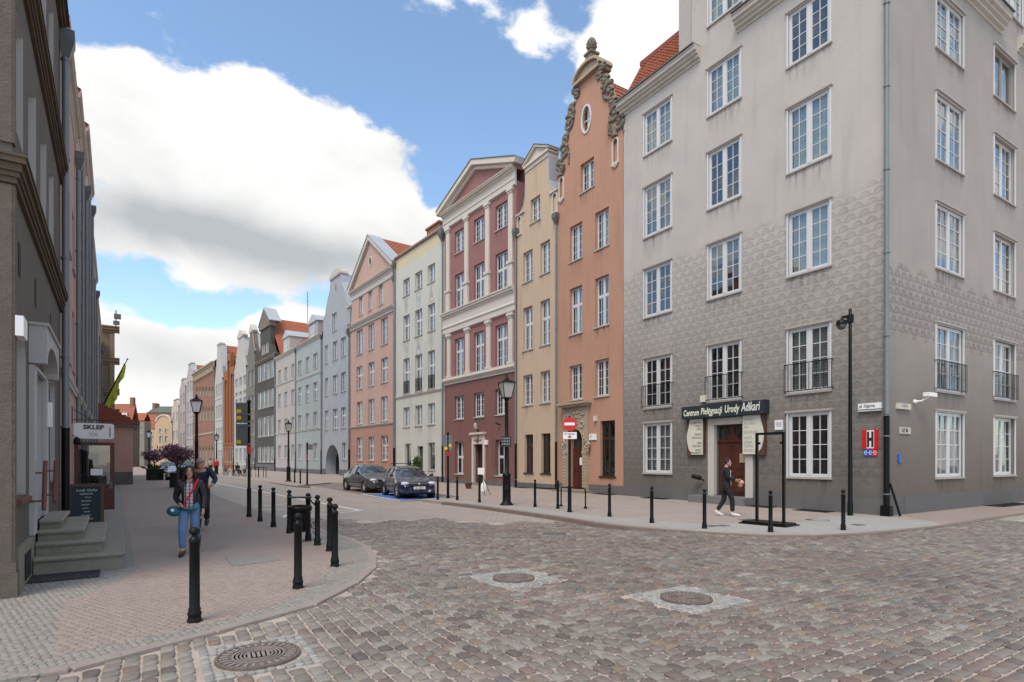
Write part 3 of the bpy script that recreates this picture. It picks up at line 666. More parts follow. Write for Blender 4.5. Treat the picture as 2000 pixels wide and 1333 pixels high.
    panel(X(1346), X(1379), True, [('KOSMETYKA', 3.05, .13), ('TWARZY', 2.93, .11), ('I CIAŁA', 2.81, .11), ('MASAŻE', 2.60, .12), ('RELAKSUJĄCE', 2.47, .10), ('LASER', 2.27, .11), ('FRAKCYJNY', 2.15, .11), ('MAKIJAŻ', 1.99, .11), ('PERMANENTNY', 1.88, .10)])
    panel(X(1454), X(1498), False, [('ZABIEGI', 3.05, .15), ('NA CIAŁO', 2.91, .14), ('SPA', 2.77, .14), ('SOLARIUM', 2.60, .15), ('MASAŻ', 2.40, .14), ('STREFA', 2.24, .14), ('TEJPING', 2.11, .14), ('PROMOCJE', 1.95, .14)])
    # small things on the front
    def plate(name, px0, px1, py0, py1, material, lbl=None, d=.06, PP=B):
        xm = (px0 + px1) / 2; m = MB(); m.box(PP.X(px0), PP.X(px1), -d, -.002, PP.Z(xm, py1), PP.Z(xm, py0)); return m.build(name, material, PP.e, label=lbl)
    p = plate('number_plate', 1515, 1530, 821, 840, 'sign_white'); text('98', .24, 'ink_soft', 'lettering', p, (X(1522.5), -.063, B.Z(1522, 830)), sx=.9)
    p = plate('street_sign', 1679, 1724, 788, 799.5, 'sign_white', d=.10); text('ul. Ogarna', .13, 'ink', 'lettering', p, (X(1679) + .04, -.103, B.Z(1701, 793.5)), align='LEFT', sx=.8)
    b_ = MB(); b_.box(X(1679), X(1724), -.12, -.002, B.Z(1701, 804), B.Z(1701, 801)); b_.build('sign_rail', 'trim_grey', p)
    H0, H1, hz0, hz1 = X(1685), X(1716), B.Z(1700, 877), B.Z(1700, 840)
    hs = MB(); hs.box(H0, H1, -.03, -.002, hz0, hz1); h = hs.build('hydrant_sign', 'sign_red', B.e)
    a, b = H0 + (H1 - H0) * .29, H0 + (H1 - H0) * .75
    hm = MB(); hm.box(a, b, -.036, -.031, hz0 + .015, hz1 - .015); hm.build('white_field', 'sign_white', h)
    ih = MB(); zc = (hz0 + hz1) / 2; sw = (b - a) * .30; ih.box(a + .012, a + .012 + sw, -.042, -.037, hz0 + .05, hz1 - .05); ih.box(b - .012 - sw, b - .012, -.042, -.037, hz0 + .05, hz1 - .05); ih.box(a + .013 + sw, b - .013 - sw, -.042, -.037, zc - .045, zc + .045); ih.build('letter', 'sign_black', h)
    for k, mt in enumerate(('sign_blue', 'sign_blue', 'sign_red')):
        w3 = (H1 - H0 - .06) / 3; x_ = H0 + .03 + k * w3; q = MB(); q.box(x_, x_ + w3, -.028, -.002, hz0 - .22, hz0 - .003); qo = q.build('small_plate', mt, B.e)
        q = MB(); zz = hz0 - .11
        for (dx, dz, w_, h_) in ((.05, .04, .05, .02), (.09, .0, .04, .02), (.05, -.05, .05, .025), (.03, .0, .02, .06)): q.box(x_ + dx, x_ + dx + w_, -.033, -.029, zz + dz - h_ / 2, zz + dz + h_ / 2)
        q.build('marking', 'sign_white', qo)
    plate('alarm_box', 1372, 1382, 773, 786, 'sign_cream', d=.14)
    cx, cz = X(1371), B.Z(1371, 931); m = MB(); m.tube([(cx - .2, -.32, cz + .02), (cx + .12, -.22, cz - .06)], .085, 8); m.tube([(cx, -.28, cz - .02), (cx + .1, 0, cz - .15)], .025, 6); m.build('security_camera', 'black_iron', B.e)
    # downpipe on the corner with a cast iron foot
    m = MB(); xx = Wd + .03; m.tube([(xx, -.10, 2.95), (xx, -.10, 17.1)], .062, 12, 0); m.tube([(xx, -.10, .02), (xx, -.10, 2.95)], .080, 12, 1)
    for z in (5.2, 7.6, 10.0, 12.4, 14.8): m.tube([(xx, -.10, z), (xx, -.10, z + .06)], .086, 12, 0)
    for z in (2.9, 2.3, .62): m.tube([(xx, -.10, z), (xx, -.10, z + .03)], .10, 12, 0)
    m.tube([(xx + .30, .02, .02), (xx + .26, -.02, .25), (xx + .08, -.08, .95)], .035, 8, 1); m.box(xx - .13, xx + .13, -.2, .0, .0, .30, 1)
    m.build('downpipe', ['zinc', 'black_iron'], B.e)

    S = Building('side', 'side', PS, 1733, 2200, 'grey_side', depth=.7); S.a0 = 0; S.e.matrix_world = PS.mat(0); S.W = 16; S.streak = 1
    for ci, (x0, x1) in enumerate(((S.X(1828), S.X(1880)), (S.X(1941), S.X(1981)), (12.4, 14.3))):
        for ri, (z0, z1) in enumerate(ROW):
            st = dict(V4, single=0, recess=.10 if ci else .04)
            if ri == 3: st.update(rail=1)
            if ri in (0, 1) and ci == 0: st.update(cur='full')
            if ri == 0 and ci == 1: st.update(col='grey_frame', nr=0, cur='pair')
            S.win(x0, x1, z0, z1, **st)
    S.win(S.X(1960), S.X(1996), 18.3, 20.0, **dict(V4, single=0))
    S.finish_wall([(.004, 0), (16, 0), (16, 17.5), (13.6, 17.5), (13.6, 22), (S.X(1930), 22), (S.X(1930), 17.5), (.004, 17.5)])
    S.windows(.4); S.plinth(.55, x0=.004)
    S.cornice(-.40, S.X(1953), 17.16, pr, 'trim_grey'); S.cornice(S.X(1986), 16, 17.16, pr, 'trim_grey')
    m = MB(); m.box(-.42, S.X(1953) - .02, -.46, .2, 17.70, 17.74); m.build('flashing', 'zinc_dark', S.e)
    p = plate('street_sign', 1749, 1774, 789, 800, 'trim', d=.08, PP=S); text('ul. Zbytki', .13, 'ink_soft', 'lettering', p, (S.X(1752) + .1, -.083, S.Z(1762, 793)), align='LEFT', sx=.7)
    p = plate('small_plate', 1756, 1777, 835, 848, 'trim_grey', d=.03, PP=S); text('HZ 80', .16, 'ink', 'lettering', p, (S.X(1765), -.033, S.Z(1766, 841.5)), sx=.9)
    plate('blue_plaque', 1753, 1758.5, 888, 904, 'sign_blue', d=.04, PP=S)
    cx, cz = S.X(1793), S.Z(1793, 776); m = MB(); m.box(cx - .30, cx + .24, -.42, -.26, cz - .02, cz + .10); m.tube([(cx - .1, -.34, cz - .02), (cx - .25, -.2, cz - .15), (cx - .28, -.001, cz - .16)], .03, 6); m.ball((cx - .27, -.03, cz - .16), .07, 8, 6); m.build('security_camera', 'sign_white', S.e)
    for k, (u0, u1) in enumerate(((5.0, 6.6), (9.6, 11.6))): pass
    adopt(B, S); return B
def thing_part(name, parent, loc):
    o = bpy.data.objects.new(name, None); COL.objects.link(o); o.parent = parent; o.location = loc; return o
gable_house()

# ================================================================ orange gabled house
def volute(m, cx, cz, r, hand=1, turns=1.6, a0=0, th=.10, y=-.10, mi=0):
    n = 22; pts = []
    for i in range(n + 1):
        f = i / n; a = R(a0) + hand * f * turns * 2 * math.pi; rr = r * (1 - .78 * f); pts.append((cx + rr * math.cos(a), y, cz + rr * math.sin(a)))
    m.tube(pts, [th * (1 - .45 * i / n) for i in range(n + 1)], 6, mi)
    m.ball((cx, y - .02, cz), th * 1.1, 6, 5, mi)
def orange_house():
    B = Building('gabled_house', 'salmon gabled house with carved stone scrolls and pineapple finial', P1, 1090.5, 1217.5, 'salmon', depth=9); B.streak = 1; X, Z, Wd = B.X, B.Z, B.W
    st = dict(nc=2, nr=4, recess=.17, thin=1, proj=.05)
    L_, R_ = (X(1112.5), X(1137)), (X(1162), X(1189)); xr = 1176
    B.cols_rows([L_ and (1112.5, 1137), (1162, 1189)], [(410, 484), (540, 637, dict(transom=.62)), (702, 774)], xr, **st)
    B.cols_rows([(1172.5, 1201)], [(822, 931, dict(col='brown_frame', nr=2, nc=1, transom=.68, sillm='brown_frame'))], 1187, **dict(st, recess=.14))
    B.win(X(1133.5), X(1160), Z(1147, 371), Z(1147, 314), **dict(st, nr=3))
    oc, oz = X(1145.5), Z(1145.5, 233); orx, orz = (X(1153) - X(1138)) / 2, .62
    B.holes.append((arc(oc, oz, orx, orz, 0, 360, 24)[:-1], .22))
    # niches high at both shoulders
    NI = [(X(1202.5), Z(1202.5, 318), Z(1202.5, 272), .145), (X(1097), Z(1097, 388), Z(1097, 348), .145)]
    for cx, z0, z1, hw in NI: B.holes.append(([(cx - hw, z0), (cx + hw, z0)] + arc(cx, z1 - hw, hw, hw, 0, 180, 8), .10))
    dx0, dx1 = X(1113), X(1141); dzt = Z(1127, 838); dr_ = (dx1 - dx0) / 2
    B.holes.append(([(dx0, .12), (dx1, .12)] + arc((dx0 + dx1) / 2, dzt - dr_, dr_, dr_, 0, 180, 10), .28))
    right = [(1216.8, 262), (1206, 247), (1196, 232), (1187, 214), (1181, 196), (1174, 175), (1169, 158)]
    zs = [Z(*p) for p in right]; cx0 = Wd / 2
    hw = [Wd * .495, Wd * .44, Wd * .37, Wd * .335, Wd * .29, Wd * .235, Wd * .16]; zs = [16.5, 17.0, 17.5, 18.1, 18.75, 19.4, 19.9]
    out = [(0, 0), (Wd, 0)] + [(cx0 + h, z) for h, z in zip(hw, zs)]
    ztop = 20.35; out += [(cx0 + Wd * .155, ztop), (cx0 - Wd * .155, ztop)] + [(cx0 - h, z) for h, z in reversed(list(zip(hw, zs)))]
    B.finish_wall(out, reveal='salmon'); B.windows(.5); B.plinth(.42, [(dx0 - .40, dx1 + .40)])
    for cx, z0, z1, h_ in NI:
        m = MB(); m.prism([(cx - h_ + .002, z0 + .002), (cx + h_ - .002, z0 + .002), (cx + h_ - .002, z1 - h_ * .9), (cx - h_ + .002, z1 - h_ * .9)], .07, .10); m.build('niche_back', 'salmon', B.e)
        m = MB(); m.band([(cx - h_, z0)] + list(reversed(arc(cx, z1 - h_, h_, h_, 0, 180, 8))) + [(cx + h_, z0)], .07, -.05, .02); m.box(cx - h_ - .09, cx + h_ + .09, -.09, -.001, z0 - .10, z0)
        for k in (-1, 0, 1): m.ball((cx + k * .1, -.04, z0 - .14 - (.05 if k == 0 else 0)), .07, 6, 5)
        m.build('niche_frame', 'trim', B.e)
        m = MB(); sd = 1 if cx > cx0 else -1
        m.lathe([(.16, 0), (.18, .08), (.12, .14), (.16, .22), (.10, .34), (.04, .42)], (cx, -.03, z1 + .10), 8); volute(m, cx - sd * .14, z1 + .42, .20, sd, 1.4, 90, .075); m.build('scroll', 'stone_dark', B.e)
    # oval window
    m = MB(); m.band(arc(oc, oz, orx, orz, 360, 0, 28)[:-1], .09, -.05, .05, closed=True); o = m.build('oval_window', 'white_frame', B.e)
    m = MB(); m.prism(arc(oc, oz, orx - .004, orz - .004, 0, 360, 24)[:-1], .14, .15); m.build('pane', 'glass', o)
    m = MB(); m.box(oc - .025, oc + .025, .10, .14, oz - orz + .02, oz + orz - .02); m.box(oc - orx + .02, oc - .03, .10, .14, oz - .025, oz + .025); m.box(oc + .03, oc + orx - .02, .10, .14, oz - .025, oz + .025); m.build('glazing_bar', 'white_frame', o)
    # ladder of scrolls up both edges
    for sd in (-1, 1):
        m = MB(); P_ = [(cx0 + sd * h, z) for h, z in zip(hw, zs)]
        for (x, z), r, a in ((P_[1], .34, 200), (P_[2], .40, 30), (P_[3], .28, 250), (P_[4], .42, 60), (P_[5], .30, 220), (P_[6], .24, 40), ((cx0 + sd * Wd * .20, 20.22), .15, 200)):
            volute(m, x + sd * .10, z + .08, r, sd, 1.5, a if sd > 0 else 180 - a, .115, y=-.02)
        for i in range(len(P_) - 1):
            (xa, za), (xb, zb) = P_[i], P_[i + 1]
            n = max(2, int(math.hypot(xb - xa, zb - za) / .42))
            for k in range(n):
                f = k / n; m.ball((xa + (xb - xa) * f + sd * .04, .1 + rng.normal(0, .04), za + (zb - za) * f), (.07 + .04 * rng.random(), .22, .08 + .05 * rng.random()), 7, 5)
        m.box(P_[2][0] - .28, P_[2][0] + .28, -.10, .35, P_[2][1] - .16, P_[2][1] - .06); m.box(P_[5][0] - .14, P_[5][0] + .14, -.06, .35, P_[5][1] - .1, P_[5][1] - .02)
        for dz in np.linspace(0, .5, 6): m.ball((P_[2][0] - sd * .30, -.03, P_[2][1] - .2 - dz), (.085 * (1 - dz * .8), .07, .07), 6, 5)
        for dz in np.linspace(0, .4, 5): m.ball((P_[5][0] - sd * .06, -.03, P_[5][1] - .05 - dz), (.08 * (1 - dz), .07, .07), 6, 5)
        m.build('scrollwork', 'stone_dark', B.e)
    # little pediment and finial
    pw = Wd * .155 + .18; m = MB(); m.box(cx0 - pw, cx0 + pw, -.22, .64, ztop - .02, ztop + .12); m.band(list(reversed(arc(cx0, ztop + .12, pw, .52, 0, 180, 12))), .12, -.22, .64); m.prism(arc(cx0, ztop + .12, pw - .02, .50, 0, 180, 12), -.06, .60)
    m.build('pediment', 'sandstone', B.e)
    zf = ztop + .72; m = MB(); m.box(cx0 - .30, cx0 + .30, -.10, .50, zf - .10, zf + .08); m.box(cx0 - .22, cx0 + .22, -.02, .42, zf + .08, zf + .42); m.box(cx0 - .28, cx0 + .28, -.08, .48, zf + .42, zf + .52)
    m.lathe([(.10, .52), (.08, .60), (.17, .68), (.24, .86), (.235, 1.02), (.17, 1.18), (.06, 1.28), (.001, 1.30)], (cx0, .2, zf), 12)
    for i in range(5):
        for k in range(9): a = k * 2 * math.pi / 9 + i * .35; r_ = [.19, .235, .235, .19, .12][i]; m.ball((cx0 + r_ * math.cos(a), .2 + r_ * math.sin(a), zf + .74 + i * .115), .05, 5, 4)
    m.build('finial', 'stone_dark', B.e)
    B.body(16.2); B.roof_front_gable(16.3, 20.6, tw=.24, th=.36)
    # carved stone portal
    m = MB(); a, b = dx0 - .40, dx1 + .38; zc = Z(1127, 795); dm = (dx0 + dx1) / 2
    arch = arc(dm, dzt - dr_, dr_, dr_, 180, 0, 10)
    m.prism([(a, .0), (dx0 - .002, .0), (dx0 - .002, dzt - dr_)] + [(x, z) for x, z in arch[1:-1]] + [(dx1 + .002, dzt - dr_), (dx1 + .002, 0), (b, 0), (b, zc), (a, zc)], -.14, -.002)
    m.box(a - .12, b + .12, -.34, -.002, zc + .002, zc + .10); m.box(a - .20, b + .20, -.42, -.002, zc + .102, zc + .20)
    for x0, x1 in ((a + .05, dx0 - .10), (dx1 + .10, b - .05)): m.box(x0, x1, -.20, -.141, .25, 1.9); m.box(x0 - .04, x1 + .04, -.22, -.141, 1.9, 2.05); m.box(x0 - .04, x1 + .04, -.22, -.141, .0, .24)
    for sd, x in ((-1, a), (1, b)):
        volute(m, x, 2.35, .24, sd, 1.5, 90, .08, -.12); volute(m, x, 2.05, .16, -sd, 1.3, 270, .06, -.12)
    for i in range(46):
        x = a + .1 + rng.random() * (b - a - .2); z = dzt + .04 + rng.random() * (zc - dzt - .10); m.ball((x, -.15, z), (.05 + .06 * rng.random(), .06, .04 + .05 * rng.random()), 6, 5)
    for i in range(24):
        t = rng.random() * 180; x, z = dm + (dr_ + .16) * math.cos(R(t)), dzt - dr_ + (dr_ + .16) * math.sin(R(t)); m.ball((x, -.15, z), (.07, .05, .05), 6, 5)
    for x0 in (a + .06, dx1 + .12):
        for k in range(9): m.ball((x0 + .11, -.20, .45 + k * .155), (.06, .05, .055), 6, 5)
    m.build('portal', 'sandstone', B.e)
    dr = thing_part('door', B.e, (0, 0, 0)); m = MB(); m.box(dx0 + .01, dx1 - .01, .2, .26, .13, 2.12)
    for z0, z1 in ((.25, .95), (1.05, 2.02)):
        for x0, x1 in ((dx0 + .08, dm - .04), (dm + .04, dx1 - .08)): m.box(x0, x1, .17, .199, z0, z1)
    m.box(dx0 + .01, dx1 - .01, .18, .26, 2.122, 2.2); m.build('door_leaf', 'door_brown', dr)
    m = MB(); m.box(dx0, dx1, .25, .26, 2.2, dzt); m.build('fanlight_pane', 'glass', dr)
    m = MB(); m.box(dm + .02, dm + .24, .160, .168, 1.35, 1.72); m.build('notice', 'sign_white', dr)
    m = MB(); m.box(a - .3, b + .3, -.65, -.001, .0, .12); m.build('doorstep', 'granite_step', B.e)
    xm = X(1158.5); m = MB(); m.box(X(1152), X(1165.5), -.06, -.002, Z(1158, 860), Z(1158, 848)); p = m.build('number_plate', 'sign_white', B.e); text('99', .15, 'ink_soft', 'lettering', p, (xm - .12, -.063, Z(1158, 853.5))); 
    m = MB(); m.box(X(1162.5), X(1166.5), -.12, -.002, Z(1164, 823), Z(1164, 813)); m.build('alarm_box', 'sign_cream', B.e)
orange_house()

def beige_house():
    B = Building('townhouse', 'narrow beige townhouse with two windows per floor and small crowned gable', P1, 1009.5, 1090, 'beige', depth=9); B.streak = 1; X, Z, Wd = B.X, B.Z, B.W
    st = dict(nc=2, nr=4, recess=.16, thin=1, proj=.05)
    B.cols_rows([(1021.5, 1040), (1055, 1074)], [(472, 534), (586, 674, dict(transom=.6)), (725, 787)], 1064.5, **st)
    B.cols_rows([(1024.5, 1041), (1057, 1075)], [(847, 925, dict(col='brown_frame', nr=3, nc=1, transom=.72, sillm='brown_frame'))], 1066, **st)
    B.win(X(1036), X(1055), Z(1045, 433), Z(1045, 386), **dict(st, nr=3))
    zs = Z(1088, 372); c = Wd * .51; zt = Z(1063, 303)
    def sc_(sd):
        pts = [(c + sd * Wd * .49, zs), (c + sd * Wd * .42, zs + .10), (c + sd * Wd * .33, zs + .36), (c + sd * Wd * .285, zs + .85), (c + sd * Wd * .27, zt)]
        return pts
    NI = [(X(1014.5), 14.75, 15.75, .17), (X(1083.5), 14.75, 15.75, .16)]
    for cx, z0, z1, hw in NI: B.holes.append(([(cx - hw, z0), (cx + hw, z0)] + arc(cx, z1 - hw, hw, hw, 0, 180, 8), .08))
    B.finish_wall([(0, 0), (Wd, 0), (Wd, zs)] + sc_(1)[1:] + list(reversed(sc_(-1)))[:-1] + [(0, zs)]); B.windows(.3); B.plinth(.30)
    for cx, z0, z1, hw in NI:
        m = MB(); m.prism(rect(cx - hw + .002, cx + hw - .002, z0 + .002, z1 - hw * .8), .06, .10); m.build('niche_back', 'beige', B.e)
        m = MB(); m.band([(cx - hw, z0)] + list(reversed(arc(cx, z1 - hw, hw, hw, 0, 180, 8))) + [(cx + hw, z0)], .07, -.04, .02); m.box(cx - hw - .08, cx + hw + .08, -.07, -.001, z0 - .09, z0); m.build('niche_frame', 'trim', B.e)
    for x0, x1 in ((0, c - Wd * .30), (c + Wd * .31, Wd)):
        m = MB(); m.box(x0, x1, -.10, .66, zs + .002 if 0 else zs - .02, zs + .07); m.build('cornice', 'trim_grey', B.e)
    hw = Wd * .30; m = MB(); m.box(c - hw, c + hw, -.14, .64, zt - .002, zt + .13); m.box(c - hw + .06, c + hw - .06, -.05, .62, zt - .22, zt - .003)
    zp = zt + .13; ap = zp + .62; m.band([(c - hw - .05, zp), (c, ap), (c + hw + .05, zp)], .11, -.16, .64); m.prism([(c - hw, zp), (c + hw, zp), (c, ap)], -.02, .6); m.build('pediment', 'trim', B.e)
    m = MB(); m.band([(c - hw - .10, zp + .10), (c, ap + .13), (c + hw + .10, zp + .10)], .03, -.20, .70); m.build('flashing', 'zinc_dark', B.e)
    for sd in (-1, 1):
        m = MB(); m.band([p for p in (sc_(sd) if sd < 0 else reversed(sc_(sd)))], .05, -.02, .64); m.build('gable_coping', 'roof_lead', B.e)
    B.body(15.9); B.roof_front_gable(16.0, 18.0, tw=.24, th=.36)
    B.downpipe(Wd - .05, 14.0, black=2.6, hop=.34); B.downpipe(.02, 14.55, black=2.6, hop=.34)
beige_house()

def red_house():
    B = Building('townhouse', 'dark red townhouse with white pilasters and broad triangular pediment', P2, 868.5, 1008.5, 'red_plaster', depth=9); B.streak = 1; X, Z, Wd = B.X, B.Z, B.W
    st = dict(nc=2, nr=4, recess=.15, thin=1, proj=.05)
    C = [(888, 905.5), (925.5, 945.5), (967.5, 991)]
    B.cols_rows(C, [(425, 471), (515, 596, dict(transom=.62)), (648, 727, dict(transom=.66, rail=0)), (767, 815)], 935.5, **st)
    B.cols_rows([C[0], C[2]], [(861, 928, dict(nr=0, transom=.52, recess=.24))], 935.5, **st)
    zE0, zE1, zA = Z(953, 398), Z(953, 364), Z(929, 317); zl = Z(953, 737)
    dx0, dx1 = X(926.5), X(945); B.holes.append((rect(dx0, dx1, .10, Z(935, 868)), .35))
    ov = .30
    B.finish_wall([(0, zl), (Wd, zl), (Wd, zE0 + .3), (0, zE0 + .3)], zr=(zl, 99)); B.finish_wall([(0, 0), (Wd, 0), (Wd, zl - .002), (0, zl - .002)], zr=(-1, zl), name='ground_floor_wall', material='red_tiles')
    B.windows(.35); B.plinth(.28, [(dx0 - .2, dx1 + .2)])
    # pilasters of both orders
    for (pxs, py0, py1, ref) in (((876.5, 912.5, 953.5, 999), 581, 398, 953), ((878, 914.5, 955.5, 999), 721, 627, 955)):
        z0, z1 = Z(ref, py0), Z(ref, py1)
        for p in pxs:
            x = min(max(X(p), .30), Wd - .30); m = MB(); hw = .24
            up = z1 - z0 > 5
            zm = z0 + (1.55 if up else .0)
            if up: m.box(x - hw, x + hw, -.14, -.002, z0, zm - .14); m.box(x - hw - .06, x + hw + .06, -.20, -.002, zm - .138, zm + .04)
            else: m.box(x - hw - .04, x + hw + .04, -.16, -.002, z0, z0 + .14); zm = z0 + .10
            m.box(x - hw * .85, x + hw * .85, -.11, -.002, zm + .042, z1 - .30); m.box(x - hw, x + hw, -.15, -.002, z1 - .298, z1 - .18); m.box(x - hw - .06, x + hw + .06, -.20, -.002, z1 - .178, z1 - .002)
            m.build('pilaster', 'trim', B.e)
    za, zb = Z(953, 627), Z(953, 581)
    B.cornice(-.02, Wd + .02, za, [(.14, .42), (.20, .08), (.16, zb - za - .86), (.24, .10), (.34, .14), (.40, .12)], name='middle_cornice')
    B.cornice(-.02, Wd + .02, zl, [(.08, .16), (.16, .10), (.24, .10), (.18, max(.05, Z(955, 721) - zl - .36))], name='lower_cornice')
    B.cornice(-.02, Wd + .02, zE0, [(.14, .36), (.19, .06), (.15, zE1 - zE0 - .66), (.26, .08), (.40, .10), (.46, .06)], name='entablature')
    c = Wd / 2; x0, x1 = -ov - .1, Wd + ov + .1
    m = MB(); m.prism([(.2, zE1 + .002), (Wd - .2, zE1 + .002), (c, zA - .35)], -.06, .5); m.build('pediment_field', 'red_plaster', B.e)
    m = MB(); m.band([(x0 + .5, zE1 - .02), (c, zA - .62), (x1 - .5, zE1 - .02)], .20, -.22, .5); m.band([(x0, zE1 + .0), (c, zA - .38), (x1, zE1 + .0)], .30, -.46, .5); m.build('raking_cornice', 'trim', B.e)
    m = MB(); m.band([(x0 - .05, zE1 + .30), (c, zA - .05), (x1 + .05, zE1 + .30)], .05, -.50, .7); m.build('flashing', 'zinc_dark', B.e)
    B.body(zE1 + .1); m = MB(); m.prism([(-.2, zE1 + .22), (c, zA - .12), (Wd + .2, zE1 + .22)], .72, 9); m.build('roof', 'tile_dark', B.e)
    # door surround, lamp, number
    zt = Z(935, 868); m = MB(); m.box(dx0 - .18, dx0, -.10, .1, 0, zt + .62); m.box(dx1, dx1 + .18, -.10, .1, 0, zt + .62); m.box(dx0 + .001, dx1 - .001, -.09, .1, zt, zt + .6); m.box(dx0 - .28, dx1 + .28, -.24, -.002, zt + .622, zt + .75); m.build('door_surround', 'trim', B.e)
    m = MB(); cx = (dx0 + dx1) / 2; m.lathe([(.05, 0), (.13, .08), (.12, .4), (.05, .48)], (cx, -.1, zt + .1), 8); m.box(cx - .45, cx - .16, -.12, -.091, zt + .22, zt + .30); m.box(cx + .16, cx + .45, -.12, -.091, zt + .22, zt + .30); m.build('portal_relief', 'stone_dark', B.e)
    m = MB(); m.box(dx0 + .02, cx - .02, .30, .34, .1, zt - .01); m.build('door', 'door_dark', B.e)
    m = MB(); m.ball((cx, -.28, zt + 1.15), (.13, .13, .22), 10, 7, 0); m.tube([(cx, -.28, zt + .92), (cx, -.02, zt + .86)], .03, 6, 1); m.build('wall_lamp', ['lantern_glass', 'black_iron'], B.e)
    m = MB(); m.box(X(947.5), X(953.5), -.08, -.002, Z(950, 869), Z(950, 860)); m.build('number_plate', 'sign_white', B.e)
    m = MB(); cx = X(977); m.tube([(cx - .12, -.25, Z(977, 826)), (cx + .1, -.15, Z(977, 830))], .05, 6); m.tube([(cx + .05, -.2, Z(977, 828)), (cx + .1, 0, Z(977, 831))], .02, 5); m.build('security_camera', 'black_iron', B.e)
    m = MB(); m.box(dx0 - .35, dx1 + .1, -.5, -.001, 0, .10); m.build('doorstep', 'granite_step', B.e)
red_house()

def cream_house():
    B = Building('townhouse', 'cream townhouse with faded diamond ornaments between its tall windows', P2, 772.5, 868, 'cream', depth=9); B.streak = 1; X, Z, Wd = B.X, B.Z, B.W
    st = dict(nc=2, nr=3, recess=.16, thin=1, proj=.05); C = [(787.5, 800), (810.5, 824.5), (835.5, 849.5)]
    B.cols_rows(C, [(531, 565), (605, 656, dict(transom=.6)), (693, 765, dict(transom=.62)), (792, 832)], 817.5, **st)
    B.cols_rows([(791, 803), (836, 849.5)], [(866, 918, dict(nr=0, sash=1, col='grey_frame'))], 820, **st)
    ze = Z(818, 480); zb = Z(818, 770)
    dx0, dx1 = X(815), X(826); B.holes.append((rect(dx0, dx1, .12, Z(820, 872)), .3))
    B.finish_wall([(0, 0), (Wd, 0), (Wd, ze - .9), (0, ze - .9)], zr=(0, ze)); B.windows(.3); B.plinth(.40, [(dx0, dx1)])
    m = MB(); m.box(0, Wd, 0, .62, ze - .898, ze); m.build('attic_band', 'cream_yellow', B.e)
    B.cornice(-.02, Wd + .02, ze, [(.05, .06), (.14, .06), (.20, .06)], 'trim_grey'); B.cornice(0, Wd, zb - .08, [(.05, .10), (.10, .07)], 'trim_grey', 'string_course')
    for (c0, c1), yy in zip(C * 2, (668, 668, 668, 582, 582, 582)):
        cx = (X(c0) + X(c1)) / 2; z = Z(817.5, yy + (6 if yy > 600 else 3)); k = C.index((c0, c1)); m = MB()
        h_ = .75 if yy > 600 else .62
        sh = [[(cx - .38, z), (cx, z - h_), (cx + .38, z), (cx, z + h_)], arc(cx, z, .4, h_, 0, 360, 12)[:-1], [(cx - .42, z - h_), (cx + .42, z - h_), (cx, z + h_)]][(k + (yy > 600)) % 3]
        m.band(sh, .07, -.012, -.001, closed=True); m.prism([((x - cx) * .45 + cx, (zz - z) * .45 + z) for x, zz in sh], -.012, -.001); m.build('ornament', 'blue_grey' if k == 1 else 'pale_lilac', B.e)
    for c0, c1 in C:
        z0 = Z(817.5, 765); m = MB(); a, b = X(c0), X(c1)
        for i in range(9): x = a + (b - a) * i / 8; m.box(x - .014, x + .014, .03, .06, z0 + .05, z0 + 1.0)
        m.box(a, b, .03, .06, z0 + 1.0, z0 + 1.04); m.build('railing', 'black_iron', B.e)
    m = MB(); m.box(dx0 + .02, dx1 - .02, .22, .27, .12, Z(820, 875)); m.build('door', 'door_green', B.e)
    B.body(ze - 1); B.roof_eaves(ze + .1, ze + 3.2, material='tile_dark'); m = MB()
    m.box(X(798), X(822), 1.6, 2.4, ze, ze + 2.05); m.box(X(797), X(823), 1.5, 2.5, ze + 2.05, ze + 2.2); m.build('chimney', 'brick_red', B.e)
    B.downpipe(Wd - .12, ze - .9, black=2.6, hop=.5); B.downpipe(.02, ze - .7, black=2.6, hop=.3)
cream_house()

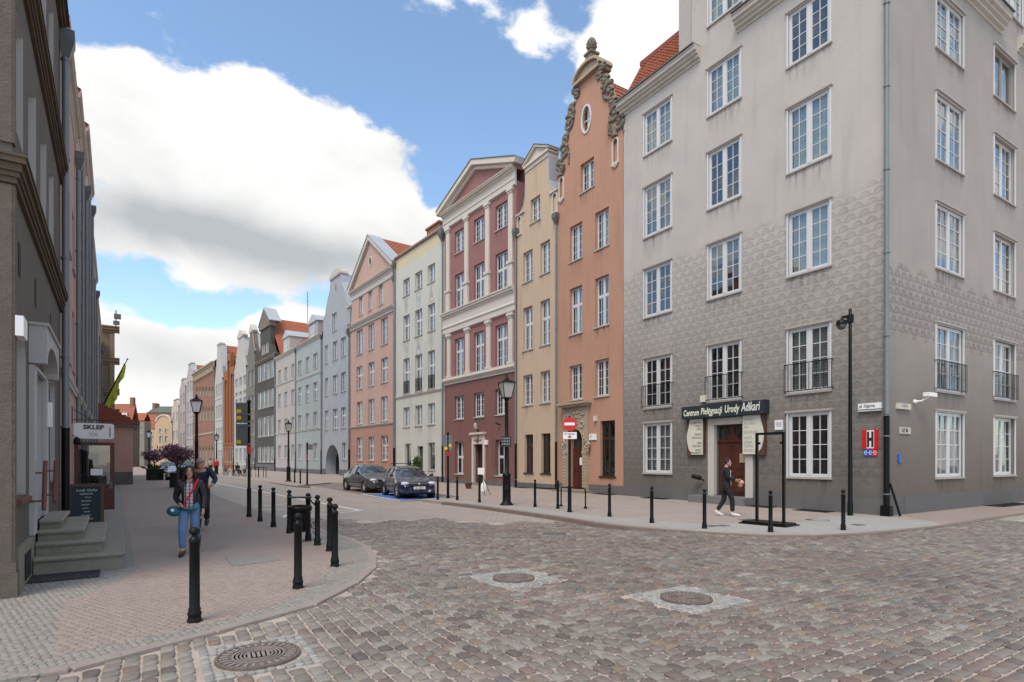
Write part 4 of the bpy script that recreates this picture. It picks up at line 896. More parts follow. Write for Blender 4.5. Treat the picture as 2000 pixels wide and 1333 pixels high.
def pink_house():
    B = Building('townhouse', 'pink townhouse with grey-trimmed triangular pediment and oval attic window', P2, 684, 771.5, 'pink', depth=9); B.streak = 1; X, Z, Wd = B.X, B.Z, B.W
    st = dict(nc=2, nr=4, recess=.15, thin=1, proj=.05); C = [(696.5, 708), (719.5, 731), (744, 757.5)]
    B.cols_rows(C, [(633, 683), (708, 754, dict(transom=.6)), (780, 826)], 725.5, **st)
    B.cols_rows([(701, 708.5), (719.5, 727), (740, 748)], [(567, 605)], 725.5, **st)
    B.cols_rows(C, [(853, 900, dict(transom=.6))], 725.5, **st)
    zb, zm, zp, zA = Z(725.5, 831), Z(725.5, 622), Z(725.5, 548), Z(716, 466)
    a, b = .5, Wd - .55; c = Wd * .50
    side = lambda sd: [(c + sd * (Wd / 2), zm), (c + sd * (Wd / 2 - .32), zm + .9), (c + sd * (Wd / 2 - .52), zm + 2.2), (c + sd * (Wd / 2 - .55), zp)]
    B.finish_wall([(0, 0), (Wd, 0), (Wd, zb - .002), (0, zb - .002)], zr=(-1, zb), name='ground_floor_wall', material='pink_base')
    B.finish_wall([(0, zb), (Wd, zb)] + side(1) + list(reversed(side(-1))), zr=(zb, 99)); B.windows(.35); B.plinth(.3)
    for z in (1.2, 2.1, 3.0, 3.9):
        m = MB(); m.box(0, Wd, -.012, -.002, z, z + .03); m.build('groove_band', 'pink', B.e)
    B.cornice(0, Wd, zb - .1, [(.06, .10), (.12, .08)], 'trim_grey', 'string_course'); B.cornice(-.05, Wd + .05, zm - .35, [(.10, .22), (.18, .12), (.28, .10), (.33, .06)], 'trim_grey')
    B.cornice(.35, Wd - .35, zp - .9, [(.08, .55), (.16, .14), (.30, .12), (.36, .08)], 'trim_grey', 'entablature')
    m = MB(); m.prism([(.5, zp), (Wd - .5, zp), (c, zA - .3)], -.03, .6); m.build('pediment_field', 'pink', B.e)
    m = MB(); m.band([(.15, zp - .02), (c, zA - .5), (Wd - .15, zp - .02)], .42, -.28, .62); m.build('raking_cornice', 'trim_grey', B.e)
    m = MB(); m.band([(-.05, zp + .32), (c, zA - .04), (Wd + .05, zp + .32)], .05, -.34, .9); m.build('flashing', 'roof_lead', B.e)
    zo = zp + (zA - zp) * .42; m = MB(); m.band(arc(c, zo, .22, .38, 360, 0, 20)[:-1], .10, -.08, -.01, closed=True); o = m.build('oval_window', 'trim', B.e); m = MB(); m.prism(arc(c, zo, .22, .38, 0, 360, 20)[:-1], -.045, -.035); m.build('pane', 'dark_void', o)
    B.body(zm + .2); m = MB(); m.box(.55, Wd - .6, .65, 8.9, zm, zp); m.build('attic', 'pink', B.e)
    B.roof_front_gable(zp + .1, zA - .1, .4, Wd - .4, tw=.26, th=.36); B.downpipe(.02, zm - .2, black=2.6, hop=.35); B.downpipe(Wd - .05, zm + 2, black=2.6, hop=.3)
pink_house()

def blue_gable_house():
    B = Building('townhouse', 'blue-grey gabled townhouse with arched passage and orange roof behind', P2, 629.5, 683.5, 'blue_grey', depth=9); B.streak = 1; X, Z, Wd = B.X, B.Z, B.W
    st = dict(nc=2, nr=3, recess=.15, thin=1, proj=.05); C = [(634.5, 641), (650, 659), (666, 675.5)]
    B.cols_rows(C, [(733, 769), (799, 838, dict(transom=.6))], 654.5, **st); B.cols_rows(C, [(667, 703)], 654.5, **st)
    B.win(X(648.5), X(657.5), Z(653, 647), Z(653, 612), **st); B.win(X(668), X(676.5), Z(672, 898), Z(672, 865), **dict(st, nr=0))
    ax0, ax1 = X(636), X(662.5); ar = (ax1 - ax0) / 2; azt = Z(649, 869); am = (ax0 + ax1) / 2
    B.holes.append(([(ax0, 0.02), (ax1, 0.02)] + arc(am, azt - ar, ar, ar, 0, 180, 14), 1.3))
    zs, zt = Z(680, 600), Z(657, 541); c = Wd * .52
    sd = lambda s_: [(c + s_ * Wd * .48, zs), (c + s_ * Wd * .40, zs + .5), (c + s_ * Wd * .30, zs + 1.9), (c + s_ * Wd * .20, zt - .9), (c + s_ * Wd * .18, zt)]
    B.finish_wall([(0, 0), (Wd, 0)] + sd(1) + list(reversed(sd(-1))), thick=1.4); B.windows(.4); B.plinth(.6, [(ax0, ax1)])
    m = MB(); m.prism([(ax0 + .02, 0), (ax1 - .02, 0)] + arc(am, azt - ar, ar - .02, ar - .02, 0, 180, 14), 1.1, 1.2); m.build('passage_gate', 'black_iron', B.e)
    hw = Wd * .2; m = MB(); m.box(c - hw, c + hw, -.12, .7, zt, zt + .12); m.prism(arc(c, zt + .12, hw, .65, 0, 180, 10), -.14, .7); m.build('gable_crown', 'trim_grey', B.e)
    m = MB(); m.band(list(reversed(sd(1))), .07, -.03, 1.0); m.band(sd(-1), .07, -.03, 1.0); m.build('gable_coping', 'roof_lead', B.e)
    m = MB(); m.box(c + Wd * .40, Wd + .05, -.14, .7, zs - .12, zs); m.build('shoulder_cornice', 'trim_grey', B.e)
    m = MB(); zz = zs + 2.4; m.prism([(c - .1, zz), (c + .1, zz), (c + .1, zz + .7), (c - .1, zz + .7)], -.004, -.002); m.build('slit_window', 'interior', B.e)
    B.body(zs - .3, y0=1.42); B.roof_front_gable(zs - .1, zt + .3, y0=1.42, tw=.26, th=.36); B.downpipe(Wd - .08, zs - 3, black=2.6, hop=.45)
blue_gable_house()

def eave_house(name, label, P, pl, pr, wall, C, rows, xref, yeave, yr, bands=(), band_mat=None, dormer=None, roof='tile_red', pl_h=.5, st=None, rise=4.0):
    B = Building(name, label, P, pl, pr, wall, depth=9); X, Z, Wd = B.X, B.Z, B.W
    st = st or dict(nc=2, nr=2, recess=.14, thin=1, proj=.05)
    B.cols_rows(C, rows, xref, **st); ze = Z(yeave[0], yeave[1])
    B.finish_wall([(0, 0), (Wd, 0), (Wd, ze), (0, ze)]); B.windows(.4); B.plinth(pl_h)
    B.cornice(-.02, Wd + .02, ze - .02, [(.08, .14), (.18, .12), (.28, .10)], 'trim_grey')
    for yb in bands: B.cornice(0, Wd, Z(xref, yb), [(.06, .12), (.11, .08)], 'trim_grey', 'string_course')
    B.body(ze - .05); B.roof_eaves(ze + .25, ze + rise, tw=.28, th=.38, material=roof)
    if dormer:
        a, b, yt, yb_, wm = dormer; x0, x1 = X(a), X(b); z1 = Z((a + b) / 2, yt); m = MB(); m.box(x0, x1, .1, 3.0, ze + .1, z1 - .5); d = m.build('dormer', wm, B.e)
        xm = (x0 + x1) / 2; m = MB(); m.prism([(x0 - .15, z1 - .5), (x1 + .15, z1 - .5), (xm, z1 + .45)], -.05, 3.2); m.build('dormer_roof', 'roof_lead', d)
        w_ = (x1 - x0) * .45; m = MB(); m.box(xm - w_ / 2, xm + w_ / 2, .05, .098, ze + .5, z1 - .9); m.build('dormer_window', 'glass', d)
        m = MB(); m.band([(xm - w_ / 2, ze + .5), (xm + w_ / 2, ze + .5), (xm + w_ / 2, z1 - .9), (xm - w_ / 2, z1 - .9)], .09, .02, .098, closed=True); m.box(xm - .03, xm + .03, .03, .05, ze + .5, z1 - .9); m.build('dormer_frame', 'white_frame', d)
    B.downpipe(Wd - .06, ze - .4, black=2.6, hop=.3); return B
eave_house('townhouse', 'pale blue plastered house with a string course and gabled dormer', P2, 579, 629, 'pale_blue', [(582.5, 589), (597, 604), (612, 620)], [(698, 727), (752, 786, dict(transom=.6)), (808, 836), (867, 898)], 600.5, (600, 672), 0, (738, 842), dormer=(601, 619, 622, 660, 'pale_blue'), rise=3.6)
eave_house('townhouse', 'pale lilac-grey house with rounded dormer on a steep orange roof', P2, 538.5, 578.5, 'pale_lilac', [(543.5, 549), (555.5, 561.5), (569, 575)], [(718, 742), (766, 793), (818, 842), (870, 896)], 558, (558, 695), 0, (749, 848), dormer=(552, 564, 652, 680, 'off_white'), rise=4.2)

def slate_house():
    B = Building('townhouse', 'dark slate-grey gabled house with bands of white windows', P3, 499.5, 538, 'slate_plaster', depth=9); B.streak = 1; X, Z, Wd = B.X, B.Z, B.W
    st = dict(nc=1, nr=0, recess=.12, thin=1, proj=.05)
    B.cols_rows([(504, 510.5), (512, 518.5), (520, 526.5), (528, 534.5)], [(710, 743), (764, 797), (814, 853), (873, 903)], 517, **st)
    ze, zt = Z(517, 700), Z(521, 632); c = Wd * .52
    B.win(X(511.5), X(517), Z(517, 692), Z(517, 672), **st); B.win(X(519), X(524.5), Z(521, 690), Z(521, 670), **st)
    B.finish_wall([(0, 0), (Wd, 0), (Wd, ze), (Wd * .86, ze + .4), (Wd * .76, ze + 1.6), (Wd * .76, zt), (Wd * .26, zt), (Wd * .26, ze + 1.6), (Wd * .16, ze + .4), (0, ze)], reveal='off_white'); B.windows(.8); B.plinth(.9)
    m = MB(); m.box(Wd * .24, Wd * .78, -.2, .7, zt - .6, zt); m.prism([(Wd * .22, zt), (Wd * .80, zt), (c, zt + 2.2)], -.2, 1.2); m.build('pediment', 'brown_grey', B.e)
    m = MB(); m.band([(Wd * .22, zt), (c, zt + 2.2), (Wd * .80, zt)], .15, -.26, 1.4); m.build('flashing', 'roof_lead', B.e)
    B.cornice(0, Wd, ze - .5, [(.1, .2), (.2, .2)], 'brown_grey'); B.body(ze - .1); B.roof_front_gable(ze, zt + 1.0, tw=.3, th=.4); B.downpipe(Wd - .05, ze - .5, hop=.3)
    m = MB(); x = Wd + 4; m.tube([(x, 3, zt - 1), (x, 3, zt + 3.2)], .04, 5)
    for k in range(4): m.tube([(x - .6 + .1 * k, 3, zt + 1.4 + .5 * k), (x + .6 - .1 * k, 3, zt + 1.4 + .5 * k)], .025, 4)
    m.build('antenna', 'zinc_dark', B.e)
slate_house()

def far_gable(label, P, pl, pr, wall, C, rows, xref, ys, yt, st=None, crown='flat', name='townhouse', bands=()):
    B = Building(name, label, P, pl, pr, wall, depth=10); X, Z, Wd = B.X, B.Z, B.W; xm = (pl + pr) / 2
    B.cols_rows(C, rows, xref, **(st or dict(nc=1, nr=0, recess=.14, thin=1, proj=.05)))
    ze, zt = Z(xm, ys), Z(xm, yt); c = Wd / 2; w = Wd * .18
    B.finish_wall([(0, 0), (Wd, 0), (Wd, ze), (c + w * 1.9, ze + (zt - ze) * .35), (c + w, zt), (c - w, zt), (c - w * 1.9, ze + (zt - ze) * .35), (0, ze)]); B.windows(.7)
    m = MB(); m.box(c - w * 1.1, c + w * 1.1, -.15, .7, zt + .002, zt + .25)
    if crown == 'pediment': m.prism([(c - w * 1.3, zt + .25), (c + w * 1.3, zt + .25), (c, zt + 1.3)], -.15, .7)
    m.build('gable_crown', 'trim_grey', B.e)
    m = MB(); m.band([(c + w * .98, zt), (c + w * 1.9, ze + (zt - ze) * .35), (Wd, ze)][::1], -.09, -.04, 1.0); m.build('gable_coping', 'roof_lead', B.e)
    for yb in bands: B.cornice(0, Wd, Z(xref, yb), [(.08, .2)], 'trim_grey', 'string_course')
    B.body(ze - .1); B.roof_front_gable(ze, zt, tw=.4, th=.5); B.downpipe(Wd - .06, ze - .4, hop=.25); return B
far_gable('narrow grey-brown house with small pedimented gable', P3, 483.5, 499, 'brown_grey', [(485.5, 490), (492, 497)], [(724, 753), (773, 800), (822, 850), (876, 905)], 491, 690, 650, crown='pediment')
far_gable('tall off-white gabled house with rows of small windows', P3, 457.5, 483, 'off_white', [(460, 464.5), (467.5, 472.5), (475.5, 480.5)], [(737, 752), (765, 771), (778, 800), (822, 850), (876, 903)], 470, 720, 660, crown='pediment')
def brick_tower():
    B = Building('brick_house', 'slim orange brick house with tall pointed recesses', P3, 437, 457, 'brick_orange', depth=9); X, Z, Wd = B.X, B.Z, B.W
    z0, z1 = Z(447, 866), Z(447, 703)
    for k, (f0, f1, dz) in enumerate(((.10, .32, -3.2), (.39, .61, 0), (.68, .90, -2.6))):
        x0, x1 = Wd * f0, Wd * f1; r = (x1 - x0) / 2; B.holes.append(([(x0, z0), (x1, z0)] + arc((x0 + x1) / 2, z1 + dz - r, r, r, 0, 180, 8), .35))
    B.cols_rows([(439, 441.5), (443, 446), (448, 451), (452.5, 455.5)], [(876, 903)], 447, nc=1, nr=0, recess=.12, thin=1, sash=1)
    B.finish_wall([(0, 0), (Wd, 0), (Wd, Z(447, 720)), (Wd * .68, Z(447, 720)), (Wd * .68, Z(447, 690)), (Wd * .32, Z(447, 690)), (Wd * .32, Z(447, 722)), (0, Z(447, 722))]); B.windows(.8)
    for f0, f1, dz in ((.10, .32, -3.2), (.39, .61, 0), (.68, .90, -2.6)):
        m = MB(); m.box(Wd * f0, Wd * f1, .30, .36, z0, z1 + dz - .2); m.box(Wd * (f0 + f1) / 2 - .12, Wd * (f0 + f1) / 2 + .12, .12, .3, z0, z1 + dz - .6); m.build('recess_back', 'brick_orange', B.e)
    B.cornice(0, Wd, z0 - .4, [(.08, .2), (.15, .15)], 'brick_red', 'string_course'); B.body(Z(447, 725)); B.roof_front_gable(Z(447, 724), Z(447, 690), tw=.4, th=.5); B.downpipe(Wd - .06, Z(447, 740), hop=.25)
brick_tower()
far_gable('white narrow house with a chimney-like gable top', P3, 419.5, 436.5, 'off_white', [(422, 424.5), (426.5, 429), (431, 433.5)], [(750, 772), (792, 815), (836, 858), (880, 910)], 428, 742, 674, bands=(780, 822, 866))
def palazzo():
    B = Building('brick_house', 'long brown brick house with dentilled eaves and round-headed windows', P3, 379, 419, 'brick_red', depth=12); X, Z, Wd = B.X, B.Z, B.W
    for (yt, yb) in ((756, 775), (794, 822), (872, 908)):
        for k in range(6):
            p = 382.5 + k * 6.1; x0, x1 = X(p), X(p + 3.4); z0, z1 = Z(p, yb), Z(p, yt); r = (x1 - x0) / 2
            B.win(x0, x1, z0, z1 - r, hole=[(x0, z0), (x1, z0)] + arc((x0 + x1) / 2, z1 - r, r, r, 0, 180, 6), nc=1, nr=0, recess=.25, thin=1)
    ze = Z(400, 728); B.finish_wall([(0, 0), (Wd, 0), (Wd, ze), (0, ze)], reveal='sandstone'); B.windows(.8)
    B.cornice(-.1, Wd + .1, ze, [(.15, .3), (.3, .4), (.6, .35)], 'sandstone'); B.cornice(0, Wd, Z(400, 850), [(.12, .4)], 'sandstone', 'string_course')
    m = MB()
    for i in range(24): x = Wd * (i + .5) / 24; m.box(x - .25, x + .25, -.35, -.001, ze - .8, ze - .01)
    m.build('dentil_row', 'sandstone', B.e); B.body(ze - .1); B.roof_eaves(ze + 1.0, ze + 5.5, tw=.5, th=.6); m = MB(); m.profile([(.02, ze + .95), (12, ze + .95), (6, ze + 6.2)], .01, .7); m.build('fire_wall', 'olive_grey', B.e); B.downpipe(Wd - .1, ze - .6, hop=.3)
palazzo()
far_gable('pale grey gabled house beyond the long brick one', P3, 364, 378.5, 'pale_lilac', [(366, 368.5), (371, 373.5), (375, 377)], [(745, 765), (785, 806), (828, 850), (872, 900)], 371, 735, 712, bands=(815, 858))
far_gable('lilac-grey house with slate roof far along the street', P3, 350.5, 363.5, 'far_lilac', [(352.5, 355), (358, 361)], [(770, 790), (806, 826), (846, 868), (880, 905)], 357, 758, 742)
far_gable('beige house at the far end of the right-hand row', P3, 335, 350, 'left_beige', [(338, 341), (344.5, 347)], [(806, 824), (842, 858), (874, 896)], 342, 796, 782)

# ================================================================ left row
def left_corner():
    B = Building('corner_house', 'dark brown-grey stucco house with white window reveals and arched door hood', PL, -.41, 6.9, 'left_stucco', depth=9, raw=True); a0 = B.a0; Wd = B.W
    S = lambda s_: s_ - a0
    st = dict(nc=1, nr=2, recess=.20, sill=1, ov=0, sillm='rust', cur='full')
    for e in (.58, 2.10, 3.70, 5.14): B.win(S(e - .98), S(e), 5.72, 7.25, **dict(st, sill=0)); B.win(S(e - .98), S(e), 8.75, 10.5, **dict(st, sill=0))
    def arched(x0, x1, z0, z1, **k):
        r = (x1 - x0) / 2; B.win(x0, x1, z0, z1 - .32, hole=[(x0, z0), (x1, z0)] + arc((x0 + x1) / 2, z1 - .32, r, .32, 0, 180, 8), **k)
    arched(S(-.14), S(.86), 1.15, 3.35, **st); arched(S(4.42), S(5.45), 1.20, 3.30, **st)
    B.holes.append((rect(S(1.60), S(2.95), .70, 2.95), .30))
    for e in (.1, 1.9, 4.4): m = MB(); m.box(S(e), S(e) + .20, -.006, -.002, 3.98, 4.4); m.build('vent_slot', 'dark_void', B.e)
    B.finish_wall([(0, 0), (Wd, 0), (Wd, 11.3), (0, 11.3)], reveal='reveal_white'); B.windows(1)
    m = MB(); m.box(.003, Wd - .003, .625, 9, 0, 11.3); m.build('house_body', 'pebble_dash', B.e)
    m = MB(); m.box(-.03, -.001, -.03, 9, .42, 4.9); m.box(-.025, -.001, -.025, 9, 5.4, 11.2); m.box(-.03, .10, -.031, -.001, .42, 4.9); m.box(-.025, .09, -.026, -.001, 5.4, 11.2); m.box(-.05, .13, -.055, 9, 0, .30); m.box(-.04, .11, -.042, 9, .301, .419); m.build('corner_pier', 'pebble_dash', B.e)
    for z in (4.92, 7.78, 11.1):
        steps = [(.02, .07), (.045, .06), (.07, .09), (.11, .07), (.125, .03)] if z < 11 else [(.04, .1), (.08, .15), (.14, .1)]
        zz = z; m = MB()
        for o_, h in steps: m.box(-.03 - o_, Wd - .02, -.03 - o_, -.002 if o_ else 0, zz, zz + h - .001); m.box(-.03 - o_, -.031, -.002, 9, zz, zz + h - .001); zz += h
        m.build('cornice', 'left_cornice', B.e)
    m = MB(); m.box(.14, S(1.45), -.05, -.002, .0, .55); m.box(S(5.0), Wd, -.05, -.002, 0, .5); m.build('plinth', 'granite_step', B.e)
    m = MB(); m.box(S(.25), S(.85), -.06, -.051, .08, .42); m.build('cellar_window', 'dark_void', B.e)
    # door, hood, lamps, rails
    m = MB(); m.box(S(1.62), S(2.93), .26, .31, .71, 2.94); d = m.build('door', 'door_lilac', B.e); m = MB()
    for z0, z1 in ((.85, 1.5), (1.6, 2.7)):
        for x0 in (1.72, 2.33): m.box(S(x0), S(x0) + .5, .24, .259, z0, z1)
    m.build('door_panel', 'door_lilac', d)
    hx0, hx1 = S(1.18), S(3.35); c = (hx0 + hx1) / 2; m = MB()
    a_ = arc(c, 3.02, (hx1 - hx0) / 2 - .14, .36, 180, 0, 12); m.prism([(hx0, 3.02)] + a_ + [(hx1, 3.02), (hx1, 3.56), (hx0, 3.56)], -.20, -.001); m.box(hx0 - .03, hx1 + .03, -.23, -.001, 3.561, 3.60); m.build('door_hood', 'reveal_white', B.e)
    m = MB(); m.box(hx0 + .02, S(1.58), -.06, -.001, .56, 3.0); m.box(S(2.97), hx1 - .02, -.06, -.001, .7, 3.0); m.box(S(1.58), S(2.97), -.06, -.001, 2.97, 3.02); m.build('door_surround', 'reveal_white', B.e)
    text('Usługi', .20, 'sign_blue', 'lettering', B.e, (c - .1, -.065, 2.99 - .14 + .02), sx=1.0) if 0 else None
    m = MB(); m.box(-.04, .32, -.11, -.032, 3.12, 3.36); m.build('wall_light', 'sign_white', B.e)
    m = MB(); m.box(S(3.15), S(3.42), -.11, -.06, 2.2, 2.62); m.build('intercom_box', 'sign_white', B.e)
    for x in (1.40, 3.15):
        m = MB(); m.tube([(S(x) - .25, -.17, .92), (S(x) - .02, -.17, 1.62)], .028, 8); m.tube([(S(x) - .10, -.17, 1.45), (S(x) - .10, .0, 1.45)], .015, 6); m.tube([(S(x) - .22, -.17, 1.05), (S(x) - .22, .0, 1.05)], .015, 6); m.build('handrail', 'rust', B.e)
    B.downpipe(S(6.72), 10.55, d=.10, r=.07, black=2.38, hop=.34)
    m = MB(); m.tube([(S(6.72), -.10, 10.5), (S(6.72), -.10, 10.55)], .08, 8); m.build('pipe_collar', 'zinc', B.e)
left_corner()
def left_house(s0, s1, h, wall, label, rows, n, out=.30, hop=.3, ground='left_beige', d=0.0, pitch=3.0):
    B = Building('townhouse', label, PL, s0, s1, wall, depth=9, raw=True, d=d); Wd = B.W
    st = dict(nc=1, nr=2, recess=.12, ov=.05, proj=.05)
    for (z0, z1) in rows:
        for k in range(n): x = Wd * (k + .5) / n; B.win(x - .5, x + .5, z0, z1, **st)
    B.finish_wall([(0, 0), (Wd, 0), (Wd, h), (0, h)]); B.windows(.6); B.plinth(.5)
    B.cornice(.02, Wd - .02, h - .55, [(.03, .2), (out * .5, .15), (out, .12), (out + .03, .10)], 'left_beige'); B.cornice(0, Wd, 3.5, [(.06, .12), (.1, .08)], 'trim_grey', 'string_course')
    B.body(h - .05); B.tiles((0, -out, h + .02), (Wd, 0, 0), (0, 4.8, pitch), tw=.4, th=.5); B.tiles((0, 9.2, h + .02), (Wd, 0, 0), (0, -4.4, pitch), tw=.4, th=.5)
    B.downpipe(Wd - .15, h - 1.2, d=.09, r=.06, black=2.0, hop=hop); s0 > 7 and B.downpipe(Wd * .5, h - 1.0, d=.08, r=.05, black=2.0, hop=0)
    return B
R3 = [(1.1, 2.9), (4.2, 5.9), (7.1, 8.8)]; R4 = R3 + [(9.6, 10.9)]
LB = left_house(6.9, 12.5, 11.6, 'left_pink', 'pink plastered house beside the dark stucco house with an open shop door', [(4.2, 5.9), (7.1, 8.8)], 3, out=.14)
left_house(12.5, 18.5, 12.9, 'left_pink', 'second pink house along the left row with tall grey drainpipe', R4, 3, out=.13)
left_house(18.5, 25.5, 14.7, 'left_beige', 'tallest beige house of the left row with deep boxed eaves', R4, 4, out=.14)
left_house(25.5, 34, 12.6, 'left_pink', 'pinkish house of the left row just before the low kiosk', R4, 4, out=.12)
left_house(34, 49.8, 11.6, 'left_beige', 'beige house of the left row behind the low pink kiosk', R4, 6, out=.12)
def kiosk():
    PK = Plane(tuple(PL.pt(35.4, 1.95))[:2], PL.n.x, PL.n.y); B = Building('kiosk', 'low pink shop annex with tiled hip roof and grey plinth', PK, -1.93, 0, 'kiosk_pink', depth=6, raw=True)
    B.finish_wall([(0, 0), (1.93, 0), (1.93, 3.75), (0, 3.75)]); B.plinth(.82, d=.03); B.body(3.75)
    m = MB(); m.box(-.0, 2.2, -.3, 6.2, 3.75, 3.88); m.build('eaves_board', 'zinc_dark', B.e)
    m = MB(); n = 9
    for i in range(n):
        f = i / n; m.box(-.0, 2.3 - 2.2 * f, -.36 + 1.6 * f, 6.2, 3.885 + 1.35 * f, 3.885 + 1.35 * (f + .14))
    m.build('roof', 'tile_dark', B.e)
kiosk()
def ornate():
    PK = Plane(tuple(PL.pt(49.9, .95))[:2], PL.n.x, PL.n.y); B = Building('townhouse', 'ornate sandstone-coloured building projecting behind the pink kiosk', PK, -5, 0, 'ornate', depth=9, raw=True); X, Z = B.X, B.Z
    B.cols_rows([(190, 201)], [(674, 702), (722, 762), (775, 800)], 200, nc=1, nr=2, recess=.2, thin=1)
    ze = Z(210, 650); B.finish_wall([(0, 0), (B.W, 0), (B.W, ze), (0, ze)]); B.windows(.9); B.body(ze)
    for y in (650, 712, 772, 812): B.cornice(-.01, B.W + .35, Z(210, y), [(.12, .2), (.3, .25), (.4, .12)], 'ornate')
    m = MB()
    for x in (B.W - .35, B.W - 1.9): m.box(x, x + .32, -.16, -.002, 3, ze - .1)
    m.build('pilaster', 'ornate', B.e); m = MB(); m.tube([(B.W + .1, -.3, ze + .2), (B.W + .1, -.3, ze + 1.9)], .05, 6); m.box(B.W - .1, B.W + .35, -.4, -.1, ze + .7, ze + 1.0); m.box(B.W - .05, B.W + .45, -.4, -.1, ze + 1.2, ze + 1.6); m.build('antenna', 'zinc_dark', B.e)
ornate()
def flags():
    for i, (s0, mt, lab, tipx, tipy) in enumerate(((44.5, 'flag_yellow', 'yellow-green flag on a pole leaning out from the left row', 249, 702), (45.3, 'flag_blue', 'pale blue flag on a pole behind the yellow-green flag', 243, 712))):
        b = PL.pt(s0, .05, 5.3 + i * .15); Y = b.y + 1.2; tip = Vector(((tipx - 1000) / FPX * Y, Y, CAMH + (HOR - tipy) / FPX * Y))
        t = thing('flag', lab, 'flag', loc=tuple(b)); ax = tip - b; m = MB(); m.tube([(0, 0, 0), ax], [.045, .03], 8); m.ball(ax, .07, 6, 5); m.build('pole', 'black_iron', t)
        m = MB(); n = 14; vs = []; 
        for k in range(n + 1):
            f = .12 + .80 * k / n; p = ax * f; drop = (.35 + 1.9 * (1 - f) ** 1.1) * (1 if i == 0 else .7)
            for j in range(5): g_ = j / 4; w = .10 * math.sin(k * 1.3 + j * 1.1) * g_; vs.append(p + Vector((.25 * g_ * (1 - f) + w, w * .8 - .1 * g_, -drop * g_)))
        fs = [(k * 5 + j, k * 5 + j + 1, k * 5 + j + 6, k * 5 + j + 5) for k in range(n) for j in range(4)]
        m.add(vs, fs, 0, True); o = m.build('cloth', mt, t); o.modifiers.new('t', 'SOLIDIFY').thickness = .01
flags()

# ================================================================ the far end of the street
def front_house(Y, name, label, pl, pr, wall, ytop, C, rows, roof=None, shape='flat', depth=2.4, ref=None):
    P = Plane((0, Y), 1, 0); B = Building(name, label, P, pl, pr, wall, depth=depth); ref = ref or (pl + pr) / 2; zt = B.Z(ref, ytop); Wd = B.W
    B.cols_rows(C, rows, ref, nc=1, nr=2, recess=.25)
    if shape == 'curved': out = [(0, 0), (Wd, 0), (Wd, zt * .80), (Wd * .93, zt * .88)] + arc(Wd / 2, zt * .88, Wd * .40, zt * .12, 0, 180, 10) + [(Wd * .07, zt * .88), (0, zt * .80)]
    elif shape == 'gable': out = [(0, 0), (Wd, 0), (Wd, zt * .72), (Wd / 2, zt), (0, zt * .72)]
    else: out = [(0, 0), (Wd, 0), (Wd, zt), (0, zt)]
    B.finish_wall(out); B.windows(.6)
    if shape == 'curved': m = MB(); m.band(list(reversed(arc(Wd / 2, zt * .88, Wd * .40, zt * .12, 0, 180, 10))), .3, -.2, .7); m.build('gable_coping', 'trim', B.e)
    B.body(zt * (.78 if shape == 'curved' else .7 if shape == 'gable' else .98))
    if roof: B.roof_eaves(zt, zt + roof, tw=.6, th=.6)
    return B
front_house(150, 'townhouse', 'peach house with rounded gable closing the street', 303, 336, 'peach', 812, [(311, 318), (322, 329)], [(838, 846), (852, 864), (872, 882)], shape='curved')
front_house(150.5, 'townhouse', 'lower peach house with a small orange roof at the street end', 284, 303, 'peach', 838, [(287, 292), (295, 300)], [(852, 864), (872, 882)], roof=4)
front_house(140, 'townhouse', 'pale cream house wall left of the peach houses', 266, 284, 'cream', 842, [(271, 276)], [(852, 868)])
B_ = front_house(120, 'townhouse', 'brown house with big red roof and two skylights behind the kiosk', 212, 258, 'brown_grey', 828, [(240, 248)], [(832, 850)], roof=4.2)
m = MB(); zt = B_.Z(235, 828); k = 4.2 / 4.65
for f in (.28, .52): x = B_.W * f; m.prism([(x, zt + 1.6), (x + 1.3, zt + 1.6), (x + 1.3, zt + 2.3), (x, zt + 2.3)], -.02, .7)
m.build('skylight', 'white_frame', B_.e); m = MB(); m.box(B_.W * .78, B_.W * .93, .9, 1.6, zt + 2, zt + 5.6); m.build('chimney', 'brick_red', B_.e)
front_house(130, 'townhouse', 'olive-grey house with low red roof left of the cream house', 256, 282, 'olive_grey', 822, [(262, 267), (271, 276)], [(835, 848)], roof=1.8)
def hill_house():
    Y = 230; P = Plane((0, Y), 1, 0); B = Building('brick_house', 'brick house with green roof and two chimneys on the hill', P, 286, 342, 'brick_red', depth=10); z0, z1 = B.Z(312, 850), B.Z(312, 806); zr = B.Z(312, 792)
    m = MB(); m.box(0, B.W, 0, 10, 0, z1); m.build('house_body', 'brick_red', B.e); m = MB(); m.profile([(-.3, z1), (10.3, z1), (5, zr)], .5, B.W - .5); m.build('roof', 'roof_green', B.e)
    for f in (.04, .78): m = MB(); m.box(B.W * f, B.W * (f + .10), 3, 6, z1 - 1, zr + 1.2); m.build('chimney', 'brick_red', B.e)
hill_house()

